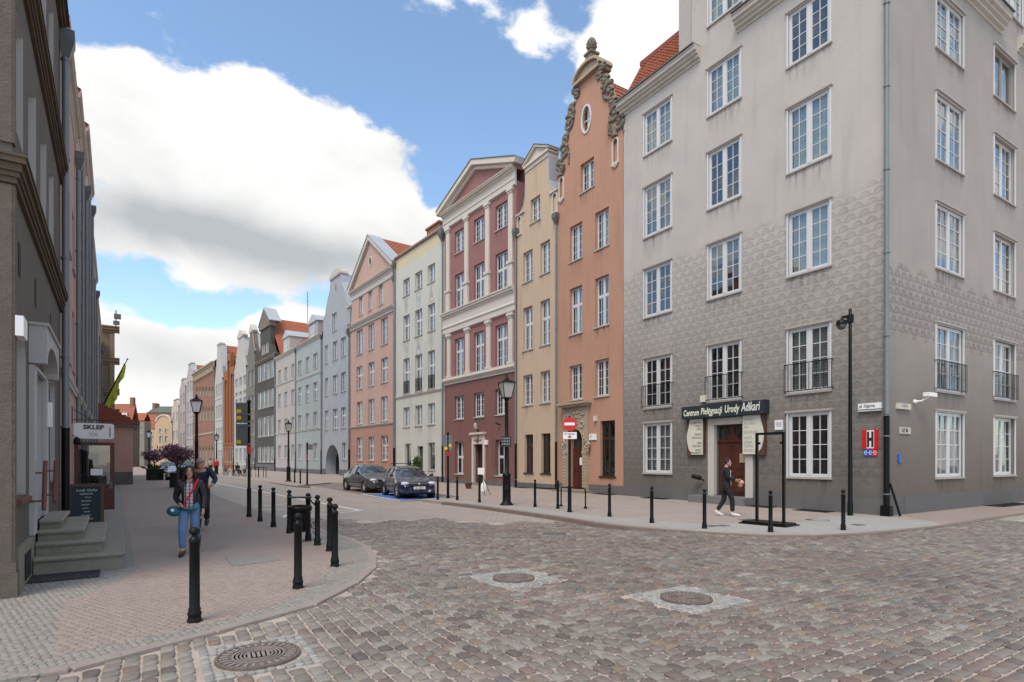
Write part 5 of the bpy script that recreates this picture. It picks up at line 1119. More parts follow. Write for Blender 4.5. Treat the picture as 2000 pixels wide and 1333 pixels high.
def leaf_cloud(m, c, r, n, size, nm, squash=1.0, clump=9, shell=.45):
    cl = [(rng.normal(0, 1, 3)) for _ in range(clump)]; cl = [v / np.linalg.norm(v) * (shell + (1 - shell) * rng.random()) for v in cl]
    for i in range(n):
        k = cl[rng.integers(len(cl))] * .72 + rng.normal(0, .21, 3)
        p = np.array(c) + k * np.array(r); a = rng.normal(0, 1, 3); a /= np.linalg.norm(a); b = np.cross(a, rng.normal(0, 1, 3)); b /= np.linalg.norm(b); s_ = size * (.6 + .8 * rng.random())
        m.add([p - a * s_, p + b * s_ * .5, p + a * s_, p - b * s_ * .5], [(0, 1, 2, 3)], int(rng.integers(nm)))
def tree(name, label, loc, h, r, trunk, mats, n, size, cat='tree', group=None, clump=14, planter=None):
    t = thing(name, label, cat, loc=loc, group=group); m = MB(); m.tube([(0, 0, 0), (.03, .02, trunk * .6), (0, 0, trunk + r[2] * .4)], [.09, .07, .03], 8)
    for k in range(7): a = k * 2.4; m.tube([(0, 0, trunk * .75 + .1 * k), (r[0] * .4 * math.cos(a), r[1] * .4 * math.sin(a), trunk + r[2] * .35), (r[0] * .75 * math.cos(a), r[1] * .75 * math.sin(a), trunk + r[2] * (.7 + .08 * k))], [.045, .03, .012], 6)
    m.build('trunk', 'bark', t); m = MB(); leaf_cloud(m, (0, 0, trunk + r[2]), r, n, size, len(mats), clump=clump); m.build('crown', mats, t); return t
tree('tree', 'green trees on the hill beside the brick house', (-141, 205, 8), 8, (7.5, 5, 3.6), 2, ['leaf_green', 'leaf_light'], 1600, .45, clump=22)

# ================================================================ the ground
def road_h(p):
    u, v = uv(p); sm = lambda x, a, b: (lambda t: t * t * (3 - 2 * t))(min(1, max(0, (x - a) / (b - a))))
    return -.012 - .085 * sm(u, 8.6, 11.5) * sm(v, 6.0, 9.0) * (1 - sm(u, 60, 75))
NEAR = 15.6
def build_road():
    us = np.concatenate([np.arange(-12, 26, .5), np.arange(26, 60, 2), np.arange(60, 260, 10)]); vs_ = np.concatenate([np.arange(-9, 24, .5), np.arange(24, 60, 4)])
    V, F, mi = [], [], []
    for u in us:
        for v in vs_: p = xy(u, v); V.append((p.x, p.y, road_h(p) - .016 + .015 * min(1, max(0, (p.y - NEAR + .6) / 1.6))))
    nv = len(vs_)
    for i in range(len(us) - 1):
        for j in range(nv - 1):
            q = (i * nv + j, (i + 1) * nv + j, (i + 1) * nv + j + 1, i * nv + j + 1); F.append(q); mi.append(0 if sum(V[k][1] for k in q) / 4 < NEAR else 1)
    m = MB(); m.v = V; m.f = F; m.mi = mi; m.sm = [True] * len(F)
    o = m.build('road', ['road_joint', 'road_far']); o['kind'] = 'structure'; return o
ROAD = build_road()
m = MB(); m.box(-900, 900, -300, 1500, -.6, -.25); o = m.build('ground', 'road_far'); o['kind'] = 'structure'

KL = [g(*p) for p in [(0,1333),(122,1309),(245,1277),(385,1242),(584,1190),(656,1158),(711,1127),(729,1108),(731,1089),(716,1067),(663,1046),(560,1014),(481,990),(440,976),(400,958)]]
def smooth_line(P, step):
    """Catmull-Rom resampling to even steps"""
    Q = [P[0] * 2 - P[1]] + P + [P[-1] * 2 - P[-2]]; out = []
    for i in range(1, len(Q) - 2):
        for k in range(24):
            t = k / 24; a, b, c, d = Q[i - 1], Q[i], Q[i + 1], Q[i + 2]
            out.append(.5 * ((2 * b) + (c - a) * t + (2 * a - 5 * b + 4 * c - d) * t * t + (3 * b - a - 3 * c + d) * t ** 3))
    out.append(P[-1]); res = [out[0]]; acc = 0
    for a, b in zip(out, out[1:]):
        acc += (b - a).length
        if acc >= step: res.append(b); acc = 0
    return res
far_l = KL[-1] + Vector((-.56, .83, 0)) * 220
KLs = smooth_line([Vector((-6.6, 3.2, 0)), Vector((-4.9, 3.85, 0))] + KL, .55)
SWL = [(-14, -1.5), (-9.5, 1.6)] + [tuple(p)[:2] for p in KLs] + [(far_l.x, far_l.y), (far_l.x - 12, far_l.y - 8)] + [tuple(PL.pt(150, -.5))[:2], tuple(PL.pt(-.3, -.5))[:2], tuple(PL.pt(-.3, -9))[:2]]
KR = [g(*p) for p in [(2000,1003),(1900,1018),(1800,1032),(1650,1045),(1500,1047),(1376,1040),(1215,1028),(1100,1011),(1000,997),(920,986.5),(850,979)]]
e_r = KR[0] + N_ * 22
KRs = smooth_line(KR, .5)
bay = [xy(22.0, 9.35), xy(22.3, 10.2), xy(22.5, 11.45), xy(39.5, 11.45), xy(41.2, 10.6), g(574, 949.6), g(540, 944.5), g(526, 942.2), g(482, 938), g(410, 930)]
fr_ = bay[-1] + (bay[-1] - bay[-2]).normalized() * 150
SWR = [(e_r.x, e_r.y)] + [tuple(p)[:2] for p in KRs] + [tuple(p)[:2] for p in bay] + [(fr_.x, fr_.y)] + [tuple(P3.pt(P3.a(338), -1))[:2], tuple(P3.pt(0, -1))[:2], tuple(P2.pt(0, -1))[:2], tuple(P1.pt(-1, -1))[:2], tuple(PS.pt(22, -1))[:2]]
def sheet(name, poly, z, material, th=None, parent=None):
    m = MB(); m.slab(poly, z - (th or .003), z, 0); o = m.build(name, material, parent); o['kind'] = 'structure'; return o
SL = sheet('left_pavement', SWL, 0.0, 'pave_grey', .2); SR = sheet('right_pavement', SWR, 0.0, 'pave_beige', .2)
# pink field on the left pavement, offset in from the kerb
def offset(P, d):
    out = []
    for i, p in enumerate(P):
        t = (P[min(i + 1, len(P) - 1)] - P[max(i - 1, 0)]).normalized(); out.append(p + Vector((-t.y, t.x, 0)) * d)
    return out
inner = smooth_line([g(*p) for p in [(103,1284),(262,1250),(385,1225),(525,1186),(600,1152),(640,1122),(655,1095),(640,1068),(560,1031),(470,999),(424,980),(386,962)]], .5)
pk = [tuple(p)[:2] for p in inner] + [(far_l.x - .9, far_l.y - .9)] + [tuple(PL.pt(150, 1.25))[:2], tuple(PL.pt(.55, 1.25))[:2], tuple(g(126, 1180))[:2]]
sheet('pavement_field', pk, .004, 'pave_pink')
gc = [tuple(g(*p))[:2] for p in [(1640, 1043), (1500, 1043), (1376, 1036.5), (1215, 1024.5), (1000, 994), (850, 976.5), (850, 973), (1000, 988), (1215, 1013), (1380, 1024), (1560, 1020), (1640, 1006), (1733, 1010), (1842, 1026)]]
sheet('pavement_strip', gc, .004, 'pave_light')
sc2 = [tuple(g(*p))[:2] for p in [(1846, 1023), (1900, 1016), (2000, 1001)]] + [tuple(KR[0] + N_ * 20 + D_ * .25)[:2], tuple(PS.pt(22, .05))[:2], tuple(PS.pt(.6, .05))[:2]]
sheet('pavement_side_strip', sc2, .004, 'pave_pink')
sheet('parking_bay', [tuple(xy(*p))[:2] for p in ((22.3, 8.6), (22.6, 11.4), (41, 11.4), (43, 8.9))], -.088, 'bay_red', .02)
def line(name, p, q, w=.12, z=None, material='paint_white', parent=None):
    t = (q - p).normalized(); n = Vector((-t.y, t.x, 0)) * w / 2; k = max(2, int((q - p).length / 1.0)); m = MB()
    for i in range(k):
        a, b = p + (q - p) * (i / k), p + (q - p) * ((i + 1) / k); za, zb = (road_h(a) + .006, road_h(b) + .006) if z is None else (z, z)
        m.add([(a - n).to_tuple()[:2] + (za,), (b - n).to_tuple()[:2] + (zb,), (b + n).to_tuple()[:2] + (zb,), (a + n).to_tuple()[:2] + (za,)], [(0, 1, 2, 3)])
    o = m.build(name, material, parent or ROAD); return o
ap = g(706, 997.5)
line('painted_line', ap, g(413, 942), .14); line('painted_line', ap, g(488, 995), .10); line('painted_line', ap, g(618, 1006.5), .10); line('painted_line', g(618, 1006.5), g(545, 1014), .10); line('painted_line', g(545, 1013), g(606, 986), .12); line('painted_line', g(470, 993), g(560, 984), .08)
b0 = -.078
sheet('blue_bay', [tuple(xy(*p))[:2] for p in ((23.0, 8.85), (23.0, 11.2), (27.4, 11.2), (27.4, 8.85))], b0 - .002, 'paint_blue')
for a, b in (((22.7, 8.7), (27.9, 8.7)), ((22.7, 8.75), (22.7, 11.3)), ((27.9, 8.75), (27.9, 11.3))): line('painted_line', xy(*a), xy(*b), .12, b0 + .003)
# kerbs: stones laid end to end
def kerb(P, parent, material, w, top, step=1, name='kerb_stone'):
    for i in range(0, len(P) - step, step):
        a, b = P[i], P[i + step]; t = (b - a).normalized(); n = Vector((-t.y, t.x, 0)); e = .008
        m = MB(); q = [a + t * e - n * w * .35, b - t * e - n * w * .35, b - t * e + n * w * .65, a + t * e + n * w * .65]; ch = .012; c_ = (q[0] + q[2]) / 2
        lo = [(p.x, p.y, -.16) for p in q]; mid = [(p.x, p.y, top - ch) for p in q]; tp = [tuple((p + (c_ - p).normalized() * ch).to_tuple()[:2]) + (top + rng.normal(0, .0012),) for p in q]
        m.add(lo + mid + tp, [(0,1,5,4),(1,2,6,5),(2,3,7,6),(3,0,4,7),(4,5,9,8),(5,6,10,9),(6,7,11,10),(7,4,8,11),(8,9,10,11)])
        m.build(name, material, parent)
kerb([p for p in KLs if p.y < 26], SL, 'kerb_pink', .14, .006, 2); kerb(list(KRs), SR, 'kerb_brown', .17, .012, 2)
kerb(smooth_line([g(604, 951), g(574, 949.6), g(540, 944.5), g(526, 942.2)], .8) + [], SR, 'kerb_brown', .2, .012, 1); kerb(smooth_line([g(482, 938), g(445, 933.7), g(410, 930)], 1.5), SR, 'kerb_pink', .2, .012, 1)

# ---- manhole covers in granite aprons
COVERS = [(g(1340, 1166), .305, .98, 'round iron manhole cover in a pale granite square right of the road centre'), (g(1003, 1127), .295, .98, 'round iron manhole cover in the middle of the cobbled crossing'), (g(505, 1277), .335, .86, 'big ribbed iron manhole cover near the left kerb'), (g(1083, 1038), .27, .60, 'small grey manhole cover close to the right kerb')]
def cover(p, r, lab, z, mt='iron_cover', fancy=True):
    t = thing('manhole_cover', lab, 'manhole cover', loc=(p.x, p.y, z), rotz=.5); m = MB()
    m.lathe([(r, -.02), (r, .004), (r * .93, .006), (r * .92, -.004), (.001, -.004)], n=40, smooth=False); m.build('plate', mt, t)
    if fancy:
        m = MB(); nn = 28
        for k in range(nn):
            a = 2 * math.pi * k / nn; c, s_ = math.cos(a), math.sin(a); v = []
            for (rr, tt) in ((.70, -.05), (.90, -.05), (.90, .05), (.70, .05)): v.append((r * rr * math.cos(a + tt), r * rr * math.sin(a + tt), .006))
            m.add(v + [(x, y, -.004) for x, y, _ in v], [(0,1,2,3),(0,4,5,1),(1,5,6,2),(2,6,7,3),(3,7,4,0)])
        for rr in (.62, .53, .44, .35): m.lathe([(r * rr, -.004), (r * rr, .005), (r * (rr - .045), .005), (r * (rr - .045), -.004)], n=32, smooth=False)
        for dx in np.linspace(-.22, .22, 5): m.box(dx * r - .012, dx * r + .012, -.2 * r, .2 * r, -.004, .006)
        m.build('rib', 'iron_light', t)
    return t
for i, (p, r, sz, lab) in enumerate(COVERS):
    cover(p, r, lab, road_h(p) + .004, 'iron_cover' if i < 3 else 'zinc_dark', i < 3)
cover(g(1597, 1016.5), .29, 'rust-brown manhole cover on the pavement by the corner', .006, 'rust', False)

def inside(pts, poly):
    x, y = pts[:, 0], pts[:, 1]; c = np.zeros(len(pts), bool); n = len(poly)
    for i in range(n):
        (xi, yi), (xj, yj) = poly[i], poly[i - 1]; k = (yi > y) != (yj > y)
        if yi != yj: c ^= k & (x < (xj - xi) * (y - yi) / (yj - yi) + xi)
    return c
def stones_mesh(name, mats, C, A, Lx, Ly, H, z, tone, parent, crown=.008, ch=.022, cut=.30):
    """many rounded stones in one mesh: centres C, axis angle A, half sizes Lx, Ly"""
    n = len(C); ang = np.array([0, 1, 2, 3, 4, 5, 6, 7]); 
    bx = np.array([1, .97, .76, -.76, -.97, -1, -.76, .76]); by = np.array([-.60, .60, 1, .98, .60, -.60, -.98, -1])
    jit = 1 + rng.normal(0, .05, (n, 8)); X0 = bx * Lx[:, None] * jit; Y0 = by * Ly[:, None] * jit
    ca, sa = np.cos(A)[:, None], np.sin(A)[:, None]; V = np.zeros((n, 25, 3))
    for k, (f, dz) in enumerate(((1.0, -H), (.97, -ch * .45), (.89, 0))):
        fx = X0 * f; fy = Y0 * f; V[:, k * 8:k * 8 + 8, 0] = C[:, 0:1] + fx * ca - fy * sa; V[:, k * 8:k * 8 + 8, 1] = C[:, 1:2] + fx * sa + fy * ca; V[:, k * 8:k * 8 + 8, 2] = (z + dz)[:, None]
    tilt = rng.normal(0, .02, (n, 2)); V[:, 8:24, 2] += ((V[:, 8:24, 0] - C[:, 0:1]) * tilt[:, 0:1] + (V[:, 8:24, 1] - C[:, 1:2]) * tilt[:, 1:2])
    V[:, 24, :2] = C; V[:, 24, 2] = z + crown
    F = []
    for k in range(2): F += [(k * 8 + i, k * 8 + (i + 1) % 8, (k + 1) * 8 + (i + 1) % 8, (k + 1) * 8 + i) for i in range(8)]
    T = [(16 + i, 16 + (i + 1) % 8, 24) for i in range(8)]
    return V, F, T
def stones_object(name, mats, V, F, T, tone, parent, label=None):
    n = len(V); off = (np.arange(n) * 25)[:, None, None]; q = (np.array(F)[None] + off).reshape(-1, 4); t = (np.array(T)[None] + off).reshape(-1, 3)
    me = bpy.data.meshes.new(name); me.from_pydata(V.reshape(-1, 3).tolist(), [], q.tolist() + t.tolist())
    for mm in mats: me.materials.append(mm)
    me.polygons.foreach_set('material_index', np.concatenate([np.repeat(tone, len(F)), np.repeat(tone, len(T))]).astype(np.int32)); me.polygons.foreach_set('use_smooth', np.ones(len(me.polygons), bool)); me.update()
    return link(name, me, parent, label=label)
def cobbles():
    C, A, LX, LY = [], [], [], []
    ws = Vector((0, 0, 0))
    for zone in (0, 1):
        q0, q1, p0, p1 = (-9, 22, -4, 26) if zone else (-9, 6, -12, 26)
        q = q0
        while q < q1:
            rowh = .120 + .016 * rng.random(); p = p0 + rng.random() * .2
            while p < p1:
                ln = .130 + .070 * rng.random() if rng.random() > .06 else .225
                wob = .035 * math.sin(p * .9 + q * .5) + .05 * math.sin(p * .33 + q * .21)
                pc, qc = p + ln / 2, q + rowh / 2 + wob
                u, v = (qc, pc) if zone else (pc, qc)
                vb = 3.9 + .12 * math.sin(u * 1.7) - .10 * u + (-.05 if zone else .05)
                if (v > vb) == bool(zone):
                    w = xy(u, v)
                    if 3.1 < w.y < NEAR + .5 * math.sin(w.x * 2.1) + .3 * math.sin(w.x * 5.3) and abs(w.x) < w.y * .93 + 1.6:
                        C.append((w.x, w.y)); A.append(math.atan2(N_.y, N_.x) if zone else math.atan2(D_.y, D_.x)); LX.append(ln / 2 - .0090); LY.append(rowh / 2 - .0095)
                p += ln
            q += rowh
    C, A, LX, LY = map(np.array, (C, A, LX, LY)); keep = ~inside(C, SWL) & ~inside(C, SWR)
    pp = [tuple(p)[:2] for p in offset(KLs, -.16)]; 
    for (p, r, sz, _) in COVERS:
        d = C - np.array((p.x, p.y)); du = d @ np.array(D_)[:2]; dv = d @ np.array(N_)[:2]; keep &= ~((abs(du) < sz / 2 + .03) & (abs(dv) < sz / 2 + .03))
    K = np.array([tuple(p)[:2] for p in KLs + KRs]); 
    dmin = np.min(np.linalg.norm(C[:, None] - K[None], axis=2), axis=1); keep &= dmin > .15
    C, A, LX, LY = C[keep], A[keep], LX[keep], LY[keep]; n = len(C); z = np.array([road_h(c) for c in C]) + rng.normal(0, .0035, n)
    A = A + rng.normal(0, .02, n)
    pr = np.array([.21, .20, .13, .15, .06, .10, .05, .07, .03]); uu = C @ np.array(D_)[:2]; vv = C @ np.array(N_)[:2]
    tone = rng.choice(9, n, p=pr); lt = (rng.random(n) < np.clip((5.5 - vv) / 7, .0, .75)); tone[lt] = rng.choice([0, 3, 7, 6, 7], lt.sum())
    V, F, T = stones_mesh('c', STONE, C, A, LX, LY, .03, z, tone, None, crown=.002, ch=.009)
    order = np.argsort(np.hypot(C[:, 0], C[:, 1]) + 6 * (abs(C[:, 0]) > C[:, 1] * .90)); near, rest = order[:300], order[300:]
    o = stones_object('cobblestone_field', STONE, V[rest], F, T, tone[rest], ROAD); o['kind'] = 'stuff'
    for i in near: 
        v = V[i] - np.array([C[i, 0], C[i, 1], z[i]]); o = stones_object('cobblestone', [STONE[tone[i]]], v[None], F, T, np.array([0]), ROAD); o.location = (C[i, 0], C[i, 1], z[i])
    # pale granite setts round the covers
    AC, AL, AT, AZ = [], [], [], []
    for (p, r, sz, _) in COVERS:
        k = int(sz / .07)
        for a in range(k):
            for b in range(k):
                du, dv = (a + .5) / k * sz - sz / 2, (b + .5) / k * sz - sz / 2
                if math.hypot(du, dv) > r + .05: w = D_ * du + N_ * dv; AC.append((p.x + w.x, p.y + w.y)); AL.append(sz / k / 2 - .0035); AZ.append(road_h(p) + .002)
    AC, AL, AZ = map(np.array, (AC, AL, AZ)); n = len(AC); V, F, T = stones_mesh('s', None, AC, np.full(n, math.atan2(N_.y, N_.x)) + rng.normal(0, .06, n), AL, AL, .025, AZ + rng.normal(0, .002, n), None, None, crown=.002, ch=.006)
    o = stones_object('granite_setts', [M['apron_%d' % i] for i in range(4)], V, F, T, rng.integers(0, 4, n), ROAD); o['kind'] = 'stuff'
cobbles()
def setts(name, poly, excl, pitch, mats, ymax, ang, z0):
    P = np.array(poly); x = np.arange(-9, 3, pitch); y = np.arange(3.0, ymax, pitch); gx, gy = np.meshgrid(x, y); gx = gx + (np.arange(len(y))[:, None] % 2) * pitch * .5
    C = np.stack([gx.ravel(), gy.ravel()], 1); ca, sa = math.cos(ang), math.sin(ang); c0 = np.array((-4.0, 6.0)); C = (C - c0) @ np.array([[ca, sa], [-sa, ca]]) + c0
    C = C + rng.normal(0, pitch * .06, C.shape); k = inside(C, poly) & (C[:, 1] < ymax) & (abs(C[:, 0]) < C[:, 1] * .93 + 1.2)
    for e in excl: k &= ~inside(C, e)
    K = np.array([tuple(p)[:2] for p in KLs]); k[k] &= np.min(np.linalg.norm(C[k][:, None] - K[None], axis=2), axis=1) > .13
    C = C[k]; n = len(C); V, F, T = stones_mesh('s', None, C, np.full(n, ang) + rng.normal(0, .10, n), np.full(n, pitch / 2 - .003), np.full(n, pitch / 2 - .003), .010, z0 + rng.normal(0, .0010, n), None, None, crown=.0012, ch=.005)
    o = stones_object(name, mats, V, F, T, rng.integers(0, len(mats), n), SL); o['kind'] = 'stuff'; return n
cut = [tuple(PL.pt(1.0, 1.17))[:2], tuple(PL.pt(1.0, -.3))[:2], tuple(PL.pt(4.6, -.3))[:2], tuple(PL.pt(4.6, 1.17))[:2]]
n1_ = setts('grey_setts', SWL, [pk, cut], .066, [M['sett_grey_%d' % i] for i in range(4)], 9.3, .35, .006); n2_ = setts('pink_setts', pk, [], .080, [M['sett_pink_%d' % i] for i in range(4)], 9.3, .56, .009)
pq = [g(440, 1090), g(525, 1083.5), g(548, 1096), g(455, 1108)]; sheet('utility_patch', [tuple(p)[:2] for p in pq], .018, 'pave_grey', .02)
# window well grates along the right fronts, one by the steps on the left
def grate(lab, P, a0, a1, w, grp=None):
    t = thing('grate', lab, 'grate', matrix=P.mat(a0, 0.02), group=grp); L = a1 - a0; m = MB(); m.box(0, L, -w, -.02, -.01, .004); m.build('pit', 'dark_void', t); m = MB()
    for i in range(int(L / .05)): m.box(i * .05, i * .05 + .012, -w, -.02, .006, .016)
    m.box(0, L, -w - .02, -w, .0, .018); m.box(0, L, -.04, -.02, .0, .018); m.build('bars', 'grate', t)
grate('dark iron grate under the large salon window', P1, P1.a(1568), P1.a(1634), .55); grate('dark grate right of the salon doorstep behind the frame stand', P1, P1.a(1462), P1.a(1520), .5); grate('dark grate below the leftmost ground-floor window of the corner house', P1, P1.a(1268), P1.a(1312), .5)
grate('dark grate in front of the brown-framed window', P1, P1.a(1170), P1.a(1206), .45); grate('dark grate below the beige house windows', P1, P1.a(1014), P1.a(1036), .4); grate('dark grate along the side front of the corner house', PS, 6.6, 9.4, .6)
t = thing('doormat', 'dark rubber mat lying before the stone steps', 'mat', matrix=PL.mat(.42, .05)); m = MB(); m.box(0, .58, -.78, 0, .01, .022)
for i in range(14): m.box(.01, .57, -.77 + i * .055, -.75 + i * .055, .022, .028)
m.build('rubber_mat', 'grate', t)

for i, (px, py, s_, lab) in enumerate(((1390, 1028, .16, 'small dark valve cover on the pavement left of the walking man'), (1412, 1027.5, .15, 'small dark valve cover beside another one near the walking man'), (1462, 1016, .22, 'dark round valve cover behind the frame stand'), (1676, 1026, .16, 'small valve cover between the camera pole and the corner'))):
    t = thing('valve_cover', lab, 'valve cover', loc=tuple(g(px, py))[:2] + (.006,), rotz=.56); m = MB(); m.box(-s_, s_, -s_ * .8, s_ * .8, -.01, .004); m.box(-s_ * .8, s_ * .8, -s_ * .6, s_ * .6, .004, .007); m.build('plate', 'iron_cover', t)

# ================================================================ street furniture
def steps():
    t = thing('stone_steps', 'worn grey stone entrance steps climbing to the lilac door', 'steps', matrix=PL.mat(0)); z = 0
    for i, (s0, s1, w, h) in enumerate(((1.02, 4.62, 1.14, .25), (1.32, 4.32, .88, .43), (1.60, 4.02, .62, .58), (1.86, 3.72, .34, .72))):
        m = MB(); m.box(s0 + .035, s1 - .035, -w + .035, -.062, z, h - .062); 
        tp = [(s0, -w), (s1, -w), (s1, -.061), (s0, -.061)]; c = .022
        for (za, zb, ia, ib) in ((h - .062, h - .04, .012, 0), (h - .04, h - c, 0, 0), (h - c, h, 0, c)):
            a = [(s0 + ia, -w + ia, za), (s1 - ia, -w + ia, za), (s1 - ia, -.061, za), (s0 + ia, -.061, za)]; b = [(s0 + ib, -w + ib, zb), (s1 - ib, -w + ib, zb), (s1 - ib, -.061, zb), (s0 + ib, -.061, zb)]
            m.add(a + b, [(0,1,5,4),(1,2,6,5),(2,3,7,6),(3,0,4,7),(0,3,2,1),(4,5,6,7)])
        m.build('step', 'granite_step', t); z = h
steps()
def a_board():
    t = thing('a_board', 'brown framed chalkboard menu stand beside the stone steps', 'sign', matrix=PL.mat(7.35, .12) @ Matrix.Rotation(R(-90), 4, 'Z'))
    # local: x runs out from the wall after rotation, y along the street
    t.matrix_world = Matrix(((PL.n.x, PL.g.x, 0, 0), (PL.n.y, PL.g.y, 0, 0), (0, 0, 1, 0), (0, 0, 0, 1))); t.location = PL.pt(7.35, .10)
    w, h, ln = .68, 1.06, .27
    def leaf(y0, y1, nm):
        m = MB(); f = lambda z: y0 + (y1 - y0) * z / h
        def bar(x0, x1, z0, z1, d=.03):
            m.add([(x0, f(z0) - d, z0), (x1, f(z0) - d, z0), (x1, f(z0), z0), (x0, f(z0), z0), (x0, f(z1) - d, z1), (x1, f(z1) - d, z1), (x1, f(z1), z1), (x0, f(z1), z1)], [(0,3,2,1),(4,5,6,7),(0,1,5,4),(2,3,7,6),(0,4,7,3),(1,2,6,5)])
        bar(0, .06, 0, h); bar(w - .06, w, 0, h); bar(.06, w - .06, h - .07, h); bar(.06, w - .06, .06, .13); m.build('frame', 'wood_brown', t)
        m = MB(); m.add([(.06, f(.13) - .012, .13), (w - .06, f(.13) - .012, .13), (w - .06, f(h - .07) - .012, h - .07), (.06, f(h - .07) - .012, h - .07), (.06, f(.13) - .004, .13), (w - .06, f(.13) - .004, .13), (w - .06, f(h - .07) - .004, h - .07), (.06, f(h - .07) - .004, h - .07)], [(0,1,2,3),(4,7,6,5),(0,4,5,1),(1,5,6,2),(2,6,7,3),(3,7,4,0)]); return m.build(nm, 'chalkboard', t)
    b = leaf(0, ln, 'board'); leaf(2 * ln + .05, ln + .05, 'back_board')
    sl_ = math.atan2(ln, h)
    for i, (s, sz) in enumerate((('Lody Gofry', .085), ('zapiekanki', .06), ('kawa', .055), ('herbata', .06), ('napoje', .06), ('piwo', .055), ('ciasta', .06), ('kanapki', .06), ('zapraszamy', .06))):
        z = h - .15 - i * .083; text(s, sz, 'chalk', 'writing', b, (w / 2 + rng.normal(0, .015), ln * z / h - .016, z), rot=(math.pi / 2 - sl_, 0, 0), shear=.25, depth=.001)
a_board()
def shop_door():
    s = 11.2; t = thing('shop_door', 'open dark brown half-glazed shop door standing out from the pink house', 'door'); t.matrix_world = Matrix(((PL.n.x, PL.g.x, 0, 0), (PL.n.y, PL.g.y, 0, 0), (0, 0, 1, 0), (0, 0, 0, 1))); t.location = PL.pt(s, .04, .165)
    w, h = .95, 1.97; m = MB(); m.box(0, w, 0, .05, 0, .76); m.box(0, .09, 0, .05, .761, h); m.box(w - .11, w, 0, .05, .761, h); m.box(.091, w - .111, 0, .05, h - .09, h)
    for x0 in (.10, .50): m.box(x0, x0 + .34, -.012, -.001, .12, .62)
    m.build('door_leaf', 'door_brown', t); m = MB(); m.box(.09, w - .11, .02, .03, .76, h - .09); m.build('pane', 'glass', t); m = MB(); m.box(.38, .66, .008, .018, 1.02, 1.20); m.build('notice', 'sign_white', t)
    m = MB(); m.box(w - .13, w - .05, -.02, -.001, .62, .82); m.tube([(w - .08, -.05, .74), (w - .22, -.05, .74)], .012, 6); m.tube([(w - .18, -.03, .80), (w - .24, -.03, .86), (w - .24, -.03, .98), (w - .18, -.03, 1.02)], .018, 6); m.build('handle', 'zinc_dark', t)
    q = MB(); q.box(11.1, 12.2, -.42, -.052, 0, .15); st_ = thing('doorstep', 'low grey doorstep under the open brown shop door', 'step', matrix=PL.mat(0)); q.build('step', 'granite_step', st_)
    t = thing('hanging_sign', 'white SKLEP shop sign hanging from an iron bracket on the left row', 'sign'); t.matrix_world = Matrix(((PL.n.x, PL.g.x, 0, 0), (PL.n.y, PL.g.y, 0, 0), (0, 0, 1, 0), (0, 0, 0, 1))); t.location = PL.pt(10.9, 0, 2.23)
    x0, x1, z1, r = .04, .98, .44, .07
    pts = arc(x1 - r, r, r, r, -90, 0, 4) + arc(x1 - r, z1 - r, r, r, 0, 90, 4) + arc(x0 + r, z1 - r, r, r, 90, 180, 4) + arc(x0 + r, r, r, r, 180, 270, 4)
    m = MB(); m.prism(pts, 0, .03); b = m.build('panel', 'sign_white', t); text('SKLEP', .165, 'sign_black', 'lettering', b, (.50, -.004, .325), sx=1.12, bold=.006); text('FIRMOWY', .062, 'ink', 'lettering', b, (.885, -.004, .20), rot=(math.pi / 2, -math.pi / 2, 0))
    m = MB()
    for k in range(4): pth = [(.40 + .2 * i / 8, -.003, .08 + k * .035 + .02 * math.sin(i * 1.4 + k)) for i in range(9)]; m.tube(pth, .004, 4)
    m.build('drawing', 'ink_soft', b); m = MB(); m.tube([(0, .015, .53), (1.0, .015, .53)], .010, 6)
    for x in (.3, .72): m.tube([(x, .015, .53), (x, .015, .43)], .008, 6)
    m.tube([(0, .015, .85), (.45, .015, .53)], .008, 6); m.box(0, .02, -.03, .06, .42, .9); m.build('bracket', 'black_iron', t)
    m = MB(); m.lathe([(.02, .1), (.07, .06), (.09, -.04), (.085, -.10), (.001, -.10)], (.12, .0, -.06), 10); m.tube([(.12, 0, .04), (.0, 0, .10)], .012, 6); m.build('lamp', 'black_iron', t)
shop_door()

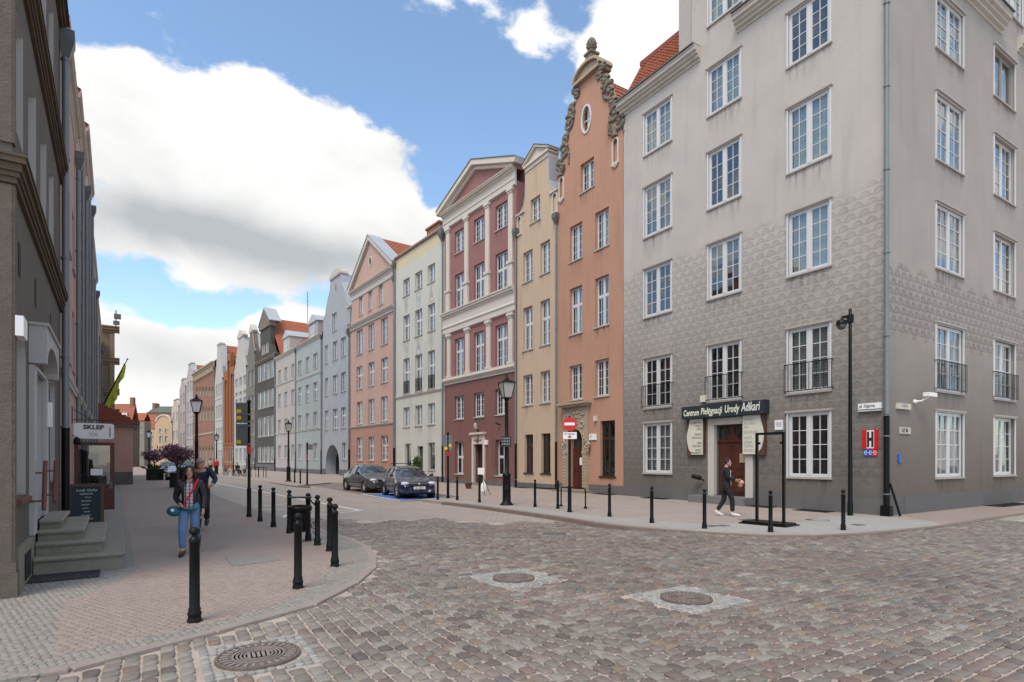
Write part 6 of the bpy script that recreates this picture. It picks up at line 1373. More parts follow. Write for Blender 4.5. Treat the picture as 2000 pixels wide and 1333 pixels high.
BOL = [(.068, 0), (.068, .03), (.060, .045), (.060, .07), (.065, .08), (.065, .10), (.056, .115), (.057, .14), (.049, .155), (.047, .80), (.053, .81), (.053, .835), (.040, .855), (.028, .87), (.026, .885)]
BALL = [(.026, 0), (.046, .012), (.052, .032), (.046, .056), (.028, .074), (.001, .080)]
def bollards():
    a = thing('bollard', 'x', 'bollard'); m = MB(); m.lathe(BOL, n=18); m.build('post', 'black_iron', a); m = MB(); m.lathe(BALL, (0, 0, .886), 14); m.build('ball_cap', 'black_iron', a)
    L = [(380, 1216, 'black bollard standing in front of the walking woman, nearest to the camera', 0), (582, 1150.5, 'black bollard in front of the litter bin at the kerb curve', 0), (654, 1107.5, 'black bollard farthest out at the tip of the kerb curve', 0), (644, 1077, 'black bollard just behind the one at the tip of the kerb curve', 0), (620, 1065.5, 'black bollard right beside the litter bin', 0),
         (565, 1042, 'black bollard left of the litter bin, first of three leading away', 0), (534, 1030, 'middle one of three black bollards between litter bin and sign pole', 0), (508, 1019, 'black bollard next to the red-banded sign pole', 0),
         (855, 976.5, 'slim black bollard beside the front of the blue car', 1), (893, 977.5, 'slim black bollard between thin sign pole and street lamp, left one', 1), (936.5, 982, 'slim black bollard just left of the big street lamp', 1), (1045, 990.5, 'black bollard at the left end of the low rail', 1), (1089.5, 994, 'black bollard at the right end of the low rail', 1), (1190.5, 1009.5, 'black bollard in front of the brown-framed window of the salmon house', 1),
         (1273, 1022, 'black bollard in front of the leftmost salon window', 1), (1376, 1033, 'black bollard left of the walking man', 1), (1505, 1040, 'black bollard standing before the black frame stand', 1), (1647, 1036, 'black bollard in front of the tall camera pole', 1),
         (575.5, 943, 'far black bollard beside the second street lamp, left one', 2), (586.5, 945, 'far black bollard beside the second street lamp, right one', 2)]
    first = True
    for px, py, lab, side in L:
        o = a if first else copy_tree(a); first = False; p = g(px, py); o.location = p; o['label'] = lab; o['group'] = ['bollards along the left kerb curve', 'bollards along the right pavement', 'far bollards by the parking bay'][side]; o.rotation_euler.z = rng.random() * 6; k = [1, .98, 1.0][side]; o.scale = (k, k, k) if side != 1 else (.92, .92, .98)
    t = thing('rail', 'low black pipe rail between two bollards before the beige house', 'rail'); p, q = g(1045, 990.5), g(1089.5, 994); m = MB(); m.tube([p + Vector((0, 0, .66)), q + Vector((0, 0, .66))], .022, 8); m.build('rail_bar', 'black_iron', t)
    t = thing('hoop_barrier', 'low black hoop barrier in front of the carved stone portal', 'barrier'); p, q = g(1096, 989.5), g(1143.5, 994); d = (q - p).normalized(); m = MB(); Z_ = lambda h: Vector((0, 0, h)); m.tube([p, p + Z_(.58), p + Z_(.64) + d * .02, p + Z_(.67) + d * .07, q + Z_(.67) - d * .07, q + Z_(.64) - d * .02, q + Z_(.58), q], .024, 8)
    m.build('hoop', 'black_iron', t); m = MB(); 
    for e in (p, q): m.lathe([(.06, 0), (.06, .03), (.035, .08), (.025, .09)], e, 10)
    m.build('foot', 'black_iron', t)
bollards()
def bin_():
    p = g(602, 1056.5); t = thing('litter_bin', 'black cast-iron litter bin hung on a post at the kerb', 'litter bin', loc=tuple(p)); m = MB(); m.lathe(BOL[:-3] + [(.05, .85), (.03, .88)], n=14); m.lathe(BALL, (0, 0, .886), 12); m.build('post', 'black_iron', t)
    c = (-.075, -.27, 0); m = MB(); m.lathe([(.001, .22), (.15, .22), (.165, .24), (.19, .56), (.195, .62), (.225, .63), (.235, .68), (.225, .72), (.19, .735), (.17, .70), (.16, .55)], c, 20)
    for k in range(14): a = k * math.pi / 7; m.tube([(c[0] + .17 * math.cos(a), c[1] + .17 * math.sin(a), .25), (c[0] + .193 * math.cos(a), c[1] + .193 * math.sin(a), .6)], .008, 4)
    m.build('basket', 'black_iron', t); m = MB(); m.slab([(c[0] + .24 * math.cos(k * math.pi / 8), c[1] + .16 * math.sin(k * math.pi / 8)) for k in range(16)], .885, .905); m.tube([(c[0] + .1, c[1], .89), (.0, 0, .86), (.14, .05, .70), (.16, .06, .6)], .016, 6); m.build('lid', 'black_iron', t)
    m = MB(); pts = [(.13 + .085 * (1 - i / 18) * math.cos(i * .62), -.02, .40 + .085 * (1 - i / 18) * math.sin(i * .62) - .1) for i in range(17)]; m.tube(pts, .013, 6); pts = [(.16 + .05 * math.cos(i * .5), -.02, .19 - .05 * math.sin(i * .5)) for i in range(8)]; m.tube(pts, .012, 6); m.build('scroll_bracket', 'zinc', t)
bin_()
def lamp(px, py, label, H=4.72, sign=False, grp='cast-iron street lamps'):
    p = g(px, py); t = thing('street_lamp', label, 'street lamp', loc=tuple(p), group=grp, rotz=.4); k = H / 4.72; m = MB()
    m.lathe([(.25, 0), (.25, .03), (.20, .06), (.15, .14), (.145, .55), (.155, .57), (.145, .6), (.14, 1.02), (.155, 1.04), (.15, 1.10), (.085, 1.16), (.075, 2.4), (.085, 2.42), (.085, 2.46), (.07, 2.48), (.058, 3.62), (.075, 3.66), (.05, 3.70), (.09, 3.78), (.10, 3.82)], n=16)
    m.build('post', 'black_iron', t); z0, z1, a, b = 3.84, 4.38, .13, .235; m = MB()
    cs = [(-1, -1), (1, -1), (1, 1), (-1, 1)]
    for i in range(4):
        (x, y), (u, v) = cs[i], cs[(i + 1) % 4]; m.tube([(x * a, y * a, z0), (x * b, y * b, z1)], .014, 5); m.tube([(x * a, y * a, z0), (u * a, v * a, z0)], .016, 5); m.tube([(x * b, y * b, z1), (u * b, v * b, z1)], .022, 5)
    m.box(-a, a, -a, a, z0 - .03, z0); m.build('lantern_frame', 'black_iron', t); m = MB(); a -= .008; b -= .012
    m.add([(x * a, y * a, z0 + .01) for x, y in cs] + [(x * b, y * b, z1 - .01) for x, y in cs], [(0,1,5,4),(1,2,6,5),(2,3,7,6),(3,0,4,7),(0,3,2,1),(4,5,6,7)]); m.build('lantern_glass', 'lantern_glass', t)
    m = MB(); b += .03; m.add([(x * b, y * b, z1 + .012) for x, y in cs] + [(x * .11, y * .11, z1 + .10) for x, y in cs], [(0,1,5,4),(1,2,6,5),(2,3,7,6),(3,0,4,7),(0,3,2,1),(4,5,6,7)]); m.lathe([(.09, .10), (.09, .15), (.045, .18), (.05, .24), (.018, .30), (.001, .33)], (0, 0, z1), 10); m.build('cap', 'black_iron', t); t.scale = (k, k, k)
    if sign:
        m = MB(); m.box(-.20, .16, -.14, -.10, 2.08, 2.46); m.box(-.2, .16, -.10, .0, 2.30, 2.33); s_ = m.build('notice_board', 'sign_black', t); m = MB()
        for r_ in range(3):
            for k_ in range(5): m.box(-.17 + k_ * .062, -.135 + k_ * .062 + .008 * (k_ % 2), -.145, -.141, 2.36 - r_ * .10, 2.405 - r_ * .10)
        m.build('lettering', 'ink_soft', s_); s_.rotation_euler.z = -.35
    return t
lamp(989.5, 987, 'cast-iron street lamp with a black notice board before the red house', sign=True); lamp(384, 965, 'cast-iron street lamp behind the cyclist on the left pavement', 4.75); lamp(563.5, 941, 'cast-iron street lamp by the parking bay in front of the pale blue house', 4.55); lamp(423, 927, 'far cast-iron street lamp before the white narrow house', 4.5); lamp(291, 930, 'far cast-iron street lamp above the planter near the peach houses', 4.6)
def sign_pole(px, py, label, zt, parts, r=.042):
    p = g(px, py); t = thing('sign_post', label, 'sign post', loc=tuple(p)); m = MB(); m.lathe([(.075, 0), (.075, .05), (.06, .10), (.058, .75), (.066, .78), (r, .84), (r, zt - .12), (r * 1.3, zt - .10), (r * 1.3, zt - .05), (r * .9, zt - .03), (.001, zt)], n=12); m.build('post', 'black_iron', t); parts(t, p); return t
def left_signs(t, p):
    k = p.y / FPX; zz = lambda y: CAMH + (HOR - y) * k
    for i, (y0, y1) in enumerate(((787, 826.5), (828.5, 871))):
        m = MB(); m.box(-.37, -.055, -.012, .012, zz(y1), zz(y0)); b = m.build('panel', 'sign_back', t); m = MB()
        for y in ((803, 816) if i == 0 else (863,)): m = MB(); m.box(-.345, -.22, -.02, -.013, zz(y + 4), zz(y - 3)); m.build('tab', 'sign_yellow', b)
        m = MB()
        for y in ((810, 824) if i == 0 else (832, 868)): m.box(-.30, .05, -.03, .03, zz(y) - .012, zz(y) + .012); m.tube([(0, 0, zz(y) - .02), (0, 0, zz(y) + .02)], .05, 8)
        m.build('clamp', 'zinc', b)
    m = MB(); m.tube([(0, 0, zz(887)), (0, 0, zz(872))], .052, 12); m.build('red_band', 'sign_red', t)
sign_pole(486.5, 1010, 'black sign post with grey sign backs and a red band on the left pavement', 3.36, left_signs)
def right_signs(t, p):
    m = MB(); m.box(-.19, .17, -.03, -.045 + .03, 2.02, 2.66); b = m.build('panel', 'sign_back', t); m = MB(); m.box(-.16, -.02, -.040, -.031, 2.04, 2.16); m.build('tab', 'sign_yellow', b); m = MB(); m.box(.04, .15, -.040, -.031, 2.16, 2.28); m.build('tab', 'sign_yellow', b); m = MB(); m.tube([(0, 0, 1.78), (0, 0, 1.98)], .052, 12); m.build('red_band', 'sign_red', t)
sign_pole(875, 973.5, 'thin black sign post with small dark panel near the blue car', 2.8, right_signs)
def no_entry(t, p):
    m = MB(); m.tube([(-.0, -.052, 2.73), (0, -.064, 2.73)], .215, 28); d = m.build('disc', 'sign_red', t); m = MB(); m.box(-.16, .16, -.072, -.066, 2.69, 2.775); m.build('bar', 'sign_white', d)
    m = MB(); m.box(-.20, .22, -.062, -.05, 2.27, 2.48); pl = m.build('plate', 'sign_white', t); text('Nie dotyczy', .065, 'ink', 'lettering', pl, (0, -.066, 2.43)); m = MB(); m.box(-.05, .06, -.068, -.064, 2.31, 2.35); m.prism([(-.03, 2.355), (.03, 2.355), (0, 2.40)], -.068, -.064); m.build('symbol', 'sign_red', pl)
o = sign_pole(1112.5, 1001, 'no entry sign on a black post before the stone portal', 3.0, no_entry); o.rotation_euler.z = -.12
def small_sign(t, p):
    m = MB(); m.box(.05, .36, -.03, -.01, 2.25, 2.60); m.build('panel', 'sign_back', t); m = MB(); m.tube([(0, 0, 1.6), (0, 0, 1.95)], .05, 10); m.build('red_band', 'sign_red', t)
sign_pole(600, 947, 'far black sign post with small grey plate by the parking bay', 2.75, small_sign)
def camera_pole():
    p = g(1660.5, 1007.5); t = thing('camera_pole', 'tall black pole with dome security camera at the corner house', 'camera pole', loc=tuple(p)); m = MB(); m.lathe([(.075, 0), (.075, .35), (.062, .42), (.055, 2.2), (.045, 4.6), (.045, 6.02), (.001, 6.05)], n=14); m.build('post', 'black_iron', t)
    m = MB(); m.tube([(0, 0, 5.78), (-.08, -.02, 5.80), (-.24, -.04, 5.78), (-.27, -.04, 5.70)], .045, 8); m.box(-.07, .07, -.06, .06, 5.62, 5.86); m.lathe([(.05, .12), (.13, .10), (.14, 0), (.14, -.04)], (-.28, -.04, 5.58), 14); m.build('bracket', 'black_iron', t); m = MB(); m.ball((-.28, -.04, 5.53), .125, 14, 9); m.build('dome', 'car_glass', t)
camera_pole()
def frame_stand():
    p = g(1503, 1025); t = thing('frame_stand', 'empty black metal sign frame on a heavy base before the salon', 'stand'); t.matrix_world = P1.mat(0); t.location = p; t.rotation_euler.z += .12
    m = MB(); m.box(-.62, .60, -.38, .32, .0, .035); m.box(-.56, .54, -.33, .27, .036, .075); m.build('base', 'black_iron', t); m = MB()
    for x in (-.33, .36): m.box(x - .03, x + .03, -.03, .03, .076, 2.26)
    m.box(-.36, .39, -.03, .03, 2.261, 2.32); m.build('frame', 'black_iron', t); m = MB()
    for x in (-.27, .30): m.box(x - .03, x + .03, -.012, .012, 2.02, 2.08)
    m.build('hook', 'black_iron', t)
frame_stand()
t = thing('price_stand', 'small white notice on a thin stand beside the red house door', 'stand', loc=tuple(g(947, 968))); m = MB(); m.tube([(0, 0, 0), (-.12, 0, .95)], .015, 6); m.tube([(.25, .1, 0), (-.1, 0, .9)], .012, 6); m.build('stand_leg', 'black_iron', t); m = MB(); m.box(-.32, -.02, -.03, -.01, .95, 1.25); m.build('notice', 'sign_white', t)
t = thing('paper_sack', 'white sack standing by the red house doorway', 'sack', loc=tuple(g(945, 960))); m = MB(); m.lathe([(.16, 0), (.18, .12), (.12, .38), (.04, .48), (.06, .55)], n=10); m.build('sack', 'sign_white', t)
t = thing('flower_pot', 'reddish flower pot left of the red house door', 'pot', loc=tuple(g(915, 955))); m = MB(); m.lathe([(.14, 0), (.20, .3), (.22, .31), (.22, .36), (.18, .36)], n=12); m.build('pot', 'rust', t)
t = thing('flower_tub', 'small shrub in a tub by the cream house door', 'plant', loc=tuple(g(811, 955))); m = MB(); m.lathe([(.2, 0), (.26, .5), (.22, .5)], n=12); m.build('tub', 'stone_dark', t); m = MB(); leaf_cloud(m, (0, 0, 1.2), (.45, .45, .75), 500, .10, 2); m.build('foliage', ['leaf_green', 'leaf_light'], t)

# ================================================================ cars
def car(label, loc, rotz, paint, kind='hatch', L=4.15, Wd=1.70, H=1.43, rack=False, low=False):
    t = thing('parked_car', label, 'car', loc=loc, rotz=rotz, group='parked cars'); hw = Wd / 2     # local: front at -y
    # stations: y from the front, hood or roof height, belt height, belt half width, roof half width, bottom
    f = lambda k: (k - .5) * L
    hood = .60 * H / 1.43
    if kind == 'van': ST = [(0, .62, .60, .74, .5, .28), (.03, .74, .70, .90, .62, .18), (.16, .98, .88, .98, .72, .16), (.20, 1.02, .92, .99, .74, .16), (.38, 1.0 * H, 1.0, 1.0, .74, .16), (.65, 1.0 * H, 1.0, 1.0, .75, .16), (.90, .97 * H, 1.0, .98, .74, .17), (.985, .80 * H, .95, .94, .70, .22), (1, .60 * H, .80, .88, .62, .30)]
    elif kind == 'sedan': ST = [(0, .55, .52, .70, .5, .28), (.025, .70, .63, .88, .66, .17), (.10, .80, .74, .97, .74, .16), (.24, .90, .86, 1.0, .78, .16), (.27, .93, .89, 1.0, .78, .16), (.42, .97 * H, .92, 1.0, .66, .16), (.55, H, .94, 1.0, .68, .16), (.68, .98 * H, .95, 1.0, .66, .16), (.88, .98, .95, .97, .74, .17), (.98, .90, .86, .90, .70, .22), (1, .66, .62, .82, .6, .3)]
    else: ST = [(0, .54, .52, .72, .5, .28), (.025, .68, .62, .90, .66, .17), (.10, .80, .74, .98, .76, .16), (.23, .90, .86, 1.0, .78, .16), (.26, .94, .90, 1.0, .78, .16), (.43, .97 * H, .93, 1.0, .68, .16), (.58, H, .95, 1.0, .70, .16), (.78, .97 * H, .96, .99, .68, .16), (.90, .86 * H, .96, .96, .70, .17), (.985, .92, .88, .90, .74, .22), (1, .66, .62, .84, .6, .3)]
    rings = []
    for (k, zt, zb, w, rw, z0) in ST:
        y = f(k); w_ = hw * w; r_ = hw * rw; cab = zt > zb + .12
        if not cab: r_ = w_ * .80
        h1 = [(0, z0), (w_ * .80, z0), (w_ * .97, z0 + .10), (w_ * 1.0, (z0 + zb) / 2 + .02), (w_ * .95, zb), (r_ + (.0 if cab else .06), zt - (.075 if cab else .022)), (r_ * .80, zt - .012), (0, zt)]
        rings.append([(x, y, z) for x, z in h1] + [(-x, y, z) for x, z in reversed(h1[1:-1])])
    n = 14; V = [q for r_ in rings for q in r_]; F, mi = [], []
    ns = len(ST); cabi = [i for i in range(ns) if ST[i][1] > ST[i][2] + .12]; c0, c1 = cabi[0], cabi[-1]
    for i in range(ns - 1):
        for j in range(n):
            F.append((i * n + j, i * n + (j + 1) % n, (i + 1) * n + (j + 1) % n, (i + 1) * n + j)); k = 0
            jj = j if j < 7 else 13 - j
            if i == c0 - 1 and jj in (5, 6): k = 1
            elif i == c1 and jj in (5, 6): k = 2
            elif jj == 4 and c0 - 1 <= i <= c1: k = 3
            elif jj in (0,): k = 4
            mi.append(k)
    F.append(tuple(range(n))); mi.append(0); F.append(tuple(reversed([(ns - 1) * n + j for j in range(n)]))); mi.append(0)
    me = bpy.data.meshes.new('c'); me.from_pydata(V, [], F)
    for _ in range(5): me.materials.append(M[paint])
    me.polygons.foreach_set('material_index', mi); ob = bpy.data.objects.new('c', me); COL.objects.link(ob); md = ob.modifiers.new('s', 'SUBSURF'); md.levels = md.render_levels = 2
    bpy.context.view_layer.update(); em = bpy.data.meshes.new_from_object(ob.evaluated_get(bpy.context.evaluated_depsgraph_get())); bpy.data.objects.remove(ob)
    vs = [v.co.copy() for v in em.vertices]; P_ = [(list(p.vertices), p.material_index) for p in em.polygons]
    for k, nm, mt in ((0, 'body', paint), (1, 'windscreen', 'car_glass'), (2, 'rear_window', 'car_glass'), (3, 'side_window', 'car_glass'), (4, 'underbody', 'car_plastic')):
        m = MB(); idx = {}; 
        for vv, q in P_:
            if q == k: m.f.append([idx.setdefault(a, len(idx)) for a in vv]); m.mi.append(0); m.sm.append(True)
        m.v = [None] * len(idx)
        for a, b in idx.items(): m.v[b] = tuple(vs[a])
        if m.f: m.build(nm, mt, t)
    # pillars between side windows
    for s_ in (-1, 1):
        m = MB()
        for k in ((.50, .70) if kind != 'van' else (.48, .72)):
            y = f(k); m.add([(s_ * (hw * .985), y - .03, .92), (s_ * (hw * .985), y + .05, .92), (s_ * (hw * .735), y + .05, H - .10), (s_ * (hw * .735), y - .03, H - .10), (s_ * (hw * .95), y - .03, .92), (s_ * (hw * .95), y + .05, .92), (s_ * (hw * .69), y + .05, H - .10), (s_ * (hw * .69), y - .03, H - .10)], [(0,1,2,3),(4,7,6,5),(0,3,7,4),(1,5,6,2)])
        m.build('pillar', paint, t); m = MB()
        for k in (.335, .52, .71): m.box(s_ * hw * 1.0 - .004, s_ * hw * 1.0 + .004, f(k) - .006, f(k) + .006, .28, .88)
        m.box(s_ * hw - .012, s_ * hw + .012, f(.22), f(.80), .46, .52); m.build('door_trim', 'car_plastic', t)
        m = MB(); m.ball((s_ * (hw + .09), f(.315), 1.0), (.10, .06, .075), 10, 7); m.tube([(s_ * (hw - .04), f(.31), .95), (s_ * (hw + .06), f(.315), .97)], .025, 6); m.build('mirror', 'car_plastic' if paint != 'car_blue' else paint, t)
        m = MB(); m.ball((s_ * hw * .70, f(.035), .66), (.19, .10, .085), 12, 7); m.build('headlight', 'lamp_lens', t)
        m = MB(); m.ball((s_ * hw * .62, f(.015), .33), (.11, .05, .045), 10, 6); m.build('fog_lamp', 'lamp_lens', t)
        for k in (.19, .805):
            c = (s_ * (hw - .125), f(k), .31); w = thing_part('wheel', t, c); m = MB(); m.lathe([(.19, -.10), (.30, -.10), (.315, -.07), (.315, .07), (.30, .10), (.19, .10)], n=24, cap=False); o = m.build('tyre', 'rubber', w); o.rotation_euler = (0, R(90), 0)
            m = MB(); m.lathe([(.20, .085), (.19, .07), (.06, .085), (.001, .09)], n=20); m.lathe([(.20, -.085), (.19, -.07), (.06, -.085), (.001, -.09)], n=20)
            for q in range(7): a = q * 2 * math.pi / 7; 
            o = m.build('rim', 'rim_grey', w); o.rotation_euler = (0, R(90), 0)
            m = MB(); m.lathe([(.36, .0), (.36, .128), (.30, .128), (.30, .0)], n=28); o = m.build('wheel_arch', 'car_plastic', t, c); o.rotation_euler = (0, R(90) * s_, 0)
    m = MB(); m.box(-.42, .42, f(.008) - .02, f(.03), .56, .66); m.build('grille', 'car_plastic', t); m = MB(); m.box(-.45, .45, f(.012) - .03, f(.03), .66, .685); m.ball((0, f(.01) - .02, .64), (.055, .025, .055), 10, 6); m.build('badge_bar', 'chrome', t)
    m = MB(); m.box(-.62, .62, f(.004) - .012, f(.03), .26, .38); m.build('air_intake', 'car_plastic', t); m = MB(); m.box(-.26, .26, f(0) - .035, f(0) - .02, .42, .53); pl = m.build('number_plate', 'sign_white', t); text('GD 4821K', .09, 'sign_black', 'lettering', pl, (0, f(0) - .038, .475), sx=1.0)
    m = MB()
    for s_ in (-1, 1): m.tube([(s_ * .1, f(.27), .95), (s_ * .1 + .45, f(.30), .99)], .008, 4)
    m.build('wiper', 'car_plastic', t)
    if rack:
        m = MB()
        for k in (.46, .66): m.tube([(-hw * .74, f(k), H - .04), (-hw * .74, f(k), H + .09), (hw * .74, f(k), H + .09), (hw * .74, f(k), H - .04)], .016, 6)
        m.build('roof_rack', 'black_iron', t)
    return t
hb = Vector((.42, -.905, 0)).normalized(); c = g(776, 970, 0); c.z = 0; fl = Vector((c.x, c.y, 0)); perp = Vector((-hb.y, hb.x, 0))
mid = fl - hb * (4.15 * .31) + perp * .78; car('dark blue hatchback with roof bars parked on the blue disabled bay', (mid.x, mid.y, -.08), math.atan2(hb.y, hb.x) + R(90), 'car_blue', 'hatch', rack=True)
hb = Vector((.56, -.83, 0)).normalized(); perp = Vector((-hb.y, hb.x, 0)); fl = g(712, 959.5); mid = fl - hb * (4.7 * .31) + perp * .84; car('grey saloon parked behind the dark blue hatchback', (mid.x, mid.y, -.08), math.atan2(hb.y, hb.x) + R(90), 'car_grey', 'sedan', L=4.75, Wd=1.84, H=1.48)
p = g(326, 938.5); car('silver people carrier beyond the purple trees on the left', (p.x, p.y + 2, 0), R(22), 'car_silver', 'van', L=4.3, Wd=1.78, H=1.66)
p = g(306, 929); car('dark car farther down the left side, behind the silver one', (p.x, p.y + 2, 0), R(25), 'car_dark', 'sedan', L=4.5, Wd=1.75, H=1.45)

# ================================================================ planters with purple trees
def planter(px, py, w, h, label):
    p = g(px, py); t = thing('planter', label, 'planter', loc=(p.x, p.y + w / 2, 0)); m = MB(); m.box(-w / 2, w / 2, -w / 2, w / 2, 0, h); m.box(-w / 2 - .03, w / 2 + .03, -w / 2 - .03, w / 2 + .03, h + .001, h + .06); m.build('box', 'car_plastic', t); m = MB(); leaf_cloud(m, (0, 0, h + .18), (w * .55, w * .55, .25), 260, .10, 2); m.build('foliage', ['leaf_green', 'leaf_light'], t); return p
pq_ = planter(296, 938.5, .85, .80, 'dark planter box with green plants and a small purple tree'); tree('tree', 'small purple-leaved tree in the dark planter', (pq_.x - .1, pq_.y + .45, .85), 2, (.88, .8, .46), .55, ['leaf_plum', 'leaf_plum_pink', 'leaf_plum'], 1500, .085, group='purple-leaved trees', clump=18)
P_t = Vector(((346 - 1000) / FPX * 32, 32, 0)); pq_ = P_t; tree('tree', 'larger purple-leaved tree behind the cyclist', (pq_.x, pq_.y, 0), 3, (1.0, .9, .52), 1.38, ['leaf_plum', 'leaf_plum_pink', 'leaf_plum'], 2600, .085, group='purple-leaved trees', clump=26)
planter(346, 953, .9, .8, 'dark planter box under the larger purple tree')

# ================================================================ bicycles and people
def bicycle_meshes():
    r = .34; w = MB(); w.tube([(0, r * math.cos(i * math.pi / 14), r * math.sin(i * math.pi / 14)) for i in range(29)], .018, 6)
    s = MB()
    for i in range(14): a = i * math.pi / 7; s.tube([(0, 0, 0), (0, r * math.cos(a), r * math.sin(a))], .003, 3, cap=False)
    f = MB(); A, Bk, C_, H_, S_ = (0, -.52, .34), (0, .52, .34), (0, .08, .30), (0, -.34, .86), (0, .20, .84)
    for a, b in ((A, H_), (H_, C_), (C_, S_), (H_, S_), (S_, Bk), (C_, Bk)): f.tube([a, b], .018, 6)
    f.tube([H_, (0, -.36, 1.0)], .016, 6); f.tube([(-.29, -.26, 1.04), (-.2, -.36, 1.03), (.2, -.36, 1.03), (.29, -.26, 1.04)], .014, 6); f.tube([S_, (0, .22, .95)], .015, 6); f.tube([(-.1, .08, .22), (-.1, .0, .14)], .012, 5); f.tube([(.1, .08, .36), (.1, .14, .44)], .012, 5)
    d = MB(); d.ball((0, .24, .97), (.075, .14, .035), 10, 6); return w.mesh('tyre', 'rubber'), s.mesh('spokes', 'zinc_dark'), f.mesh('frame', 'black_iron'), d.mesh('saddle', 'leather')
BM = bicycle_meshes()
def bicycle(label, loc, rotz, group=None):
    t = thing('bicycle', label, 'bicycle', loc=loc, rotz=rotz, group=group)
    for y in (-.52, .52): w = thing_part('wheel', t, (0, y, .34)); link('tyre', BM[0], w); link('spokes', BM[1], w)
    link('frame', BM[2], t); link('saddle', BM[3], t); return t
def skin(name, pts, edges, material, parent, sub=2, extra=None, mats=None):
    me = bpy.data.meshes.new('k'); me.from_pydata([p[:3] for p in pts], edges, []); ob = bpy.data.objects.new('k', me); COL.objects.link(ob)
    ob.modifiers.new('s', 'SKIN'); sv = me.skin_vertices[0].data
    for i, p in enumerate(pts): r = p[3]; sv[i].radius = (r, r) if not hasattr(r, '__len__') else r; sv[i].use_root = (i == 0)
    md = ob.modifiers.new('u', 'SUBSURF'); md.levels = md.render_levels = sub
    bpy.context.view_layer.update(); em = bpy.data.meshes.new_from_object(ob.evaluated_get(bpy.context.evaluated_depsgraph_get())); bpy.data.objects.remove(ob)
    m = MB(); m.v = [tuple(v.co) for v in em.vertices]; m.f = [list(p.vertices) for p in em.polygons]; m.mi = [0] * len(m.f); m.sm = [True] * len(m.f)
    if extra: extra(m)
    return m.build(name, material, parent)
J0 = dict(hl=(-.09, 0, .90), kl=(-.10, -.03, .48), al=(-.10, 0, .08), tl=(-.11, -.15, .04), hr=(.09, 0, .90), kr=(.10, -.03, .48), ar=(.10, 0, .08), tr=(.11, -.15, .04),
          pel=(0, 0, .95), spi=(0, 0, 1.14), che=(0, .0, 1.33), nk=(0, .01, 1.46), hd=(0, -.015, 1.60), sl=(-.175, .0, 1.39), el=(-.22, .02, 1.11), wl=(-.23, -.05, .86), sr=(.175, .0, 1.39), er=(.22, .02, 1.11), wr=(.23, -.05, .86))
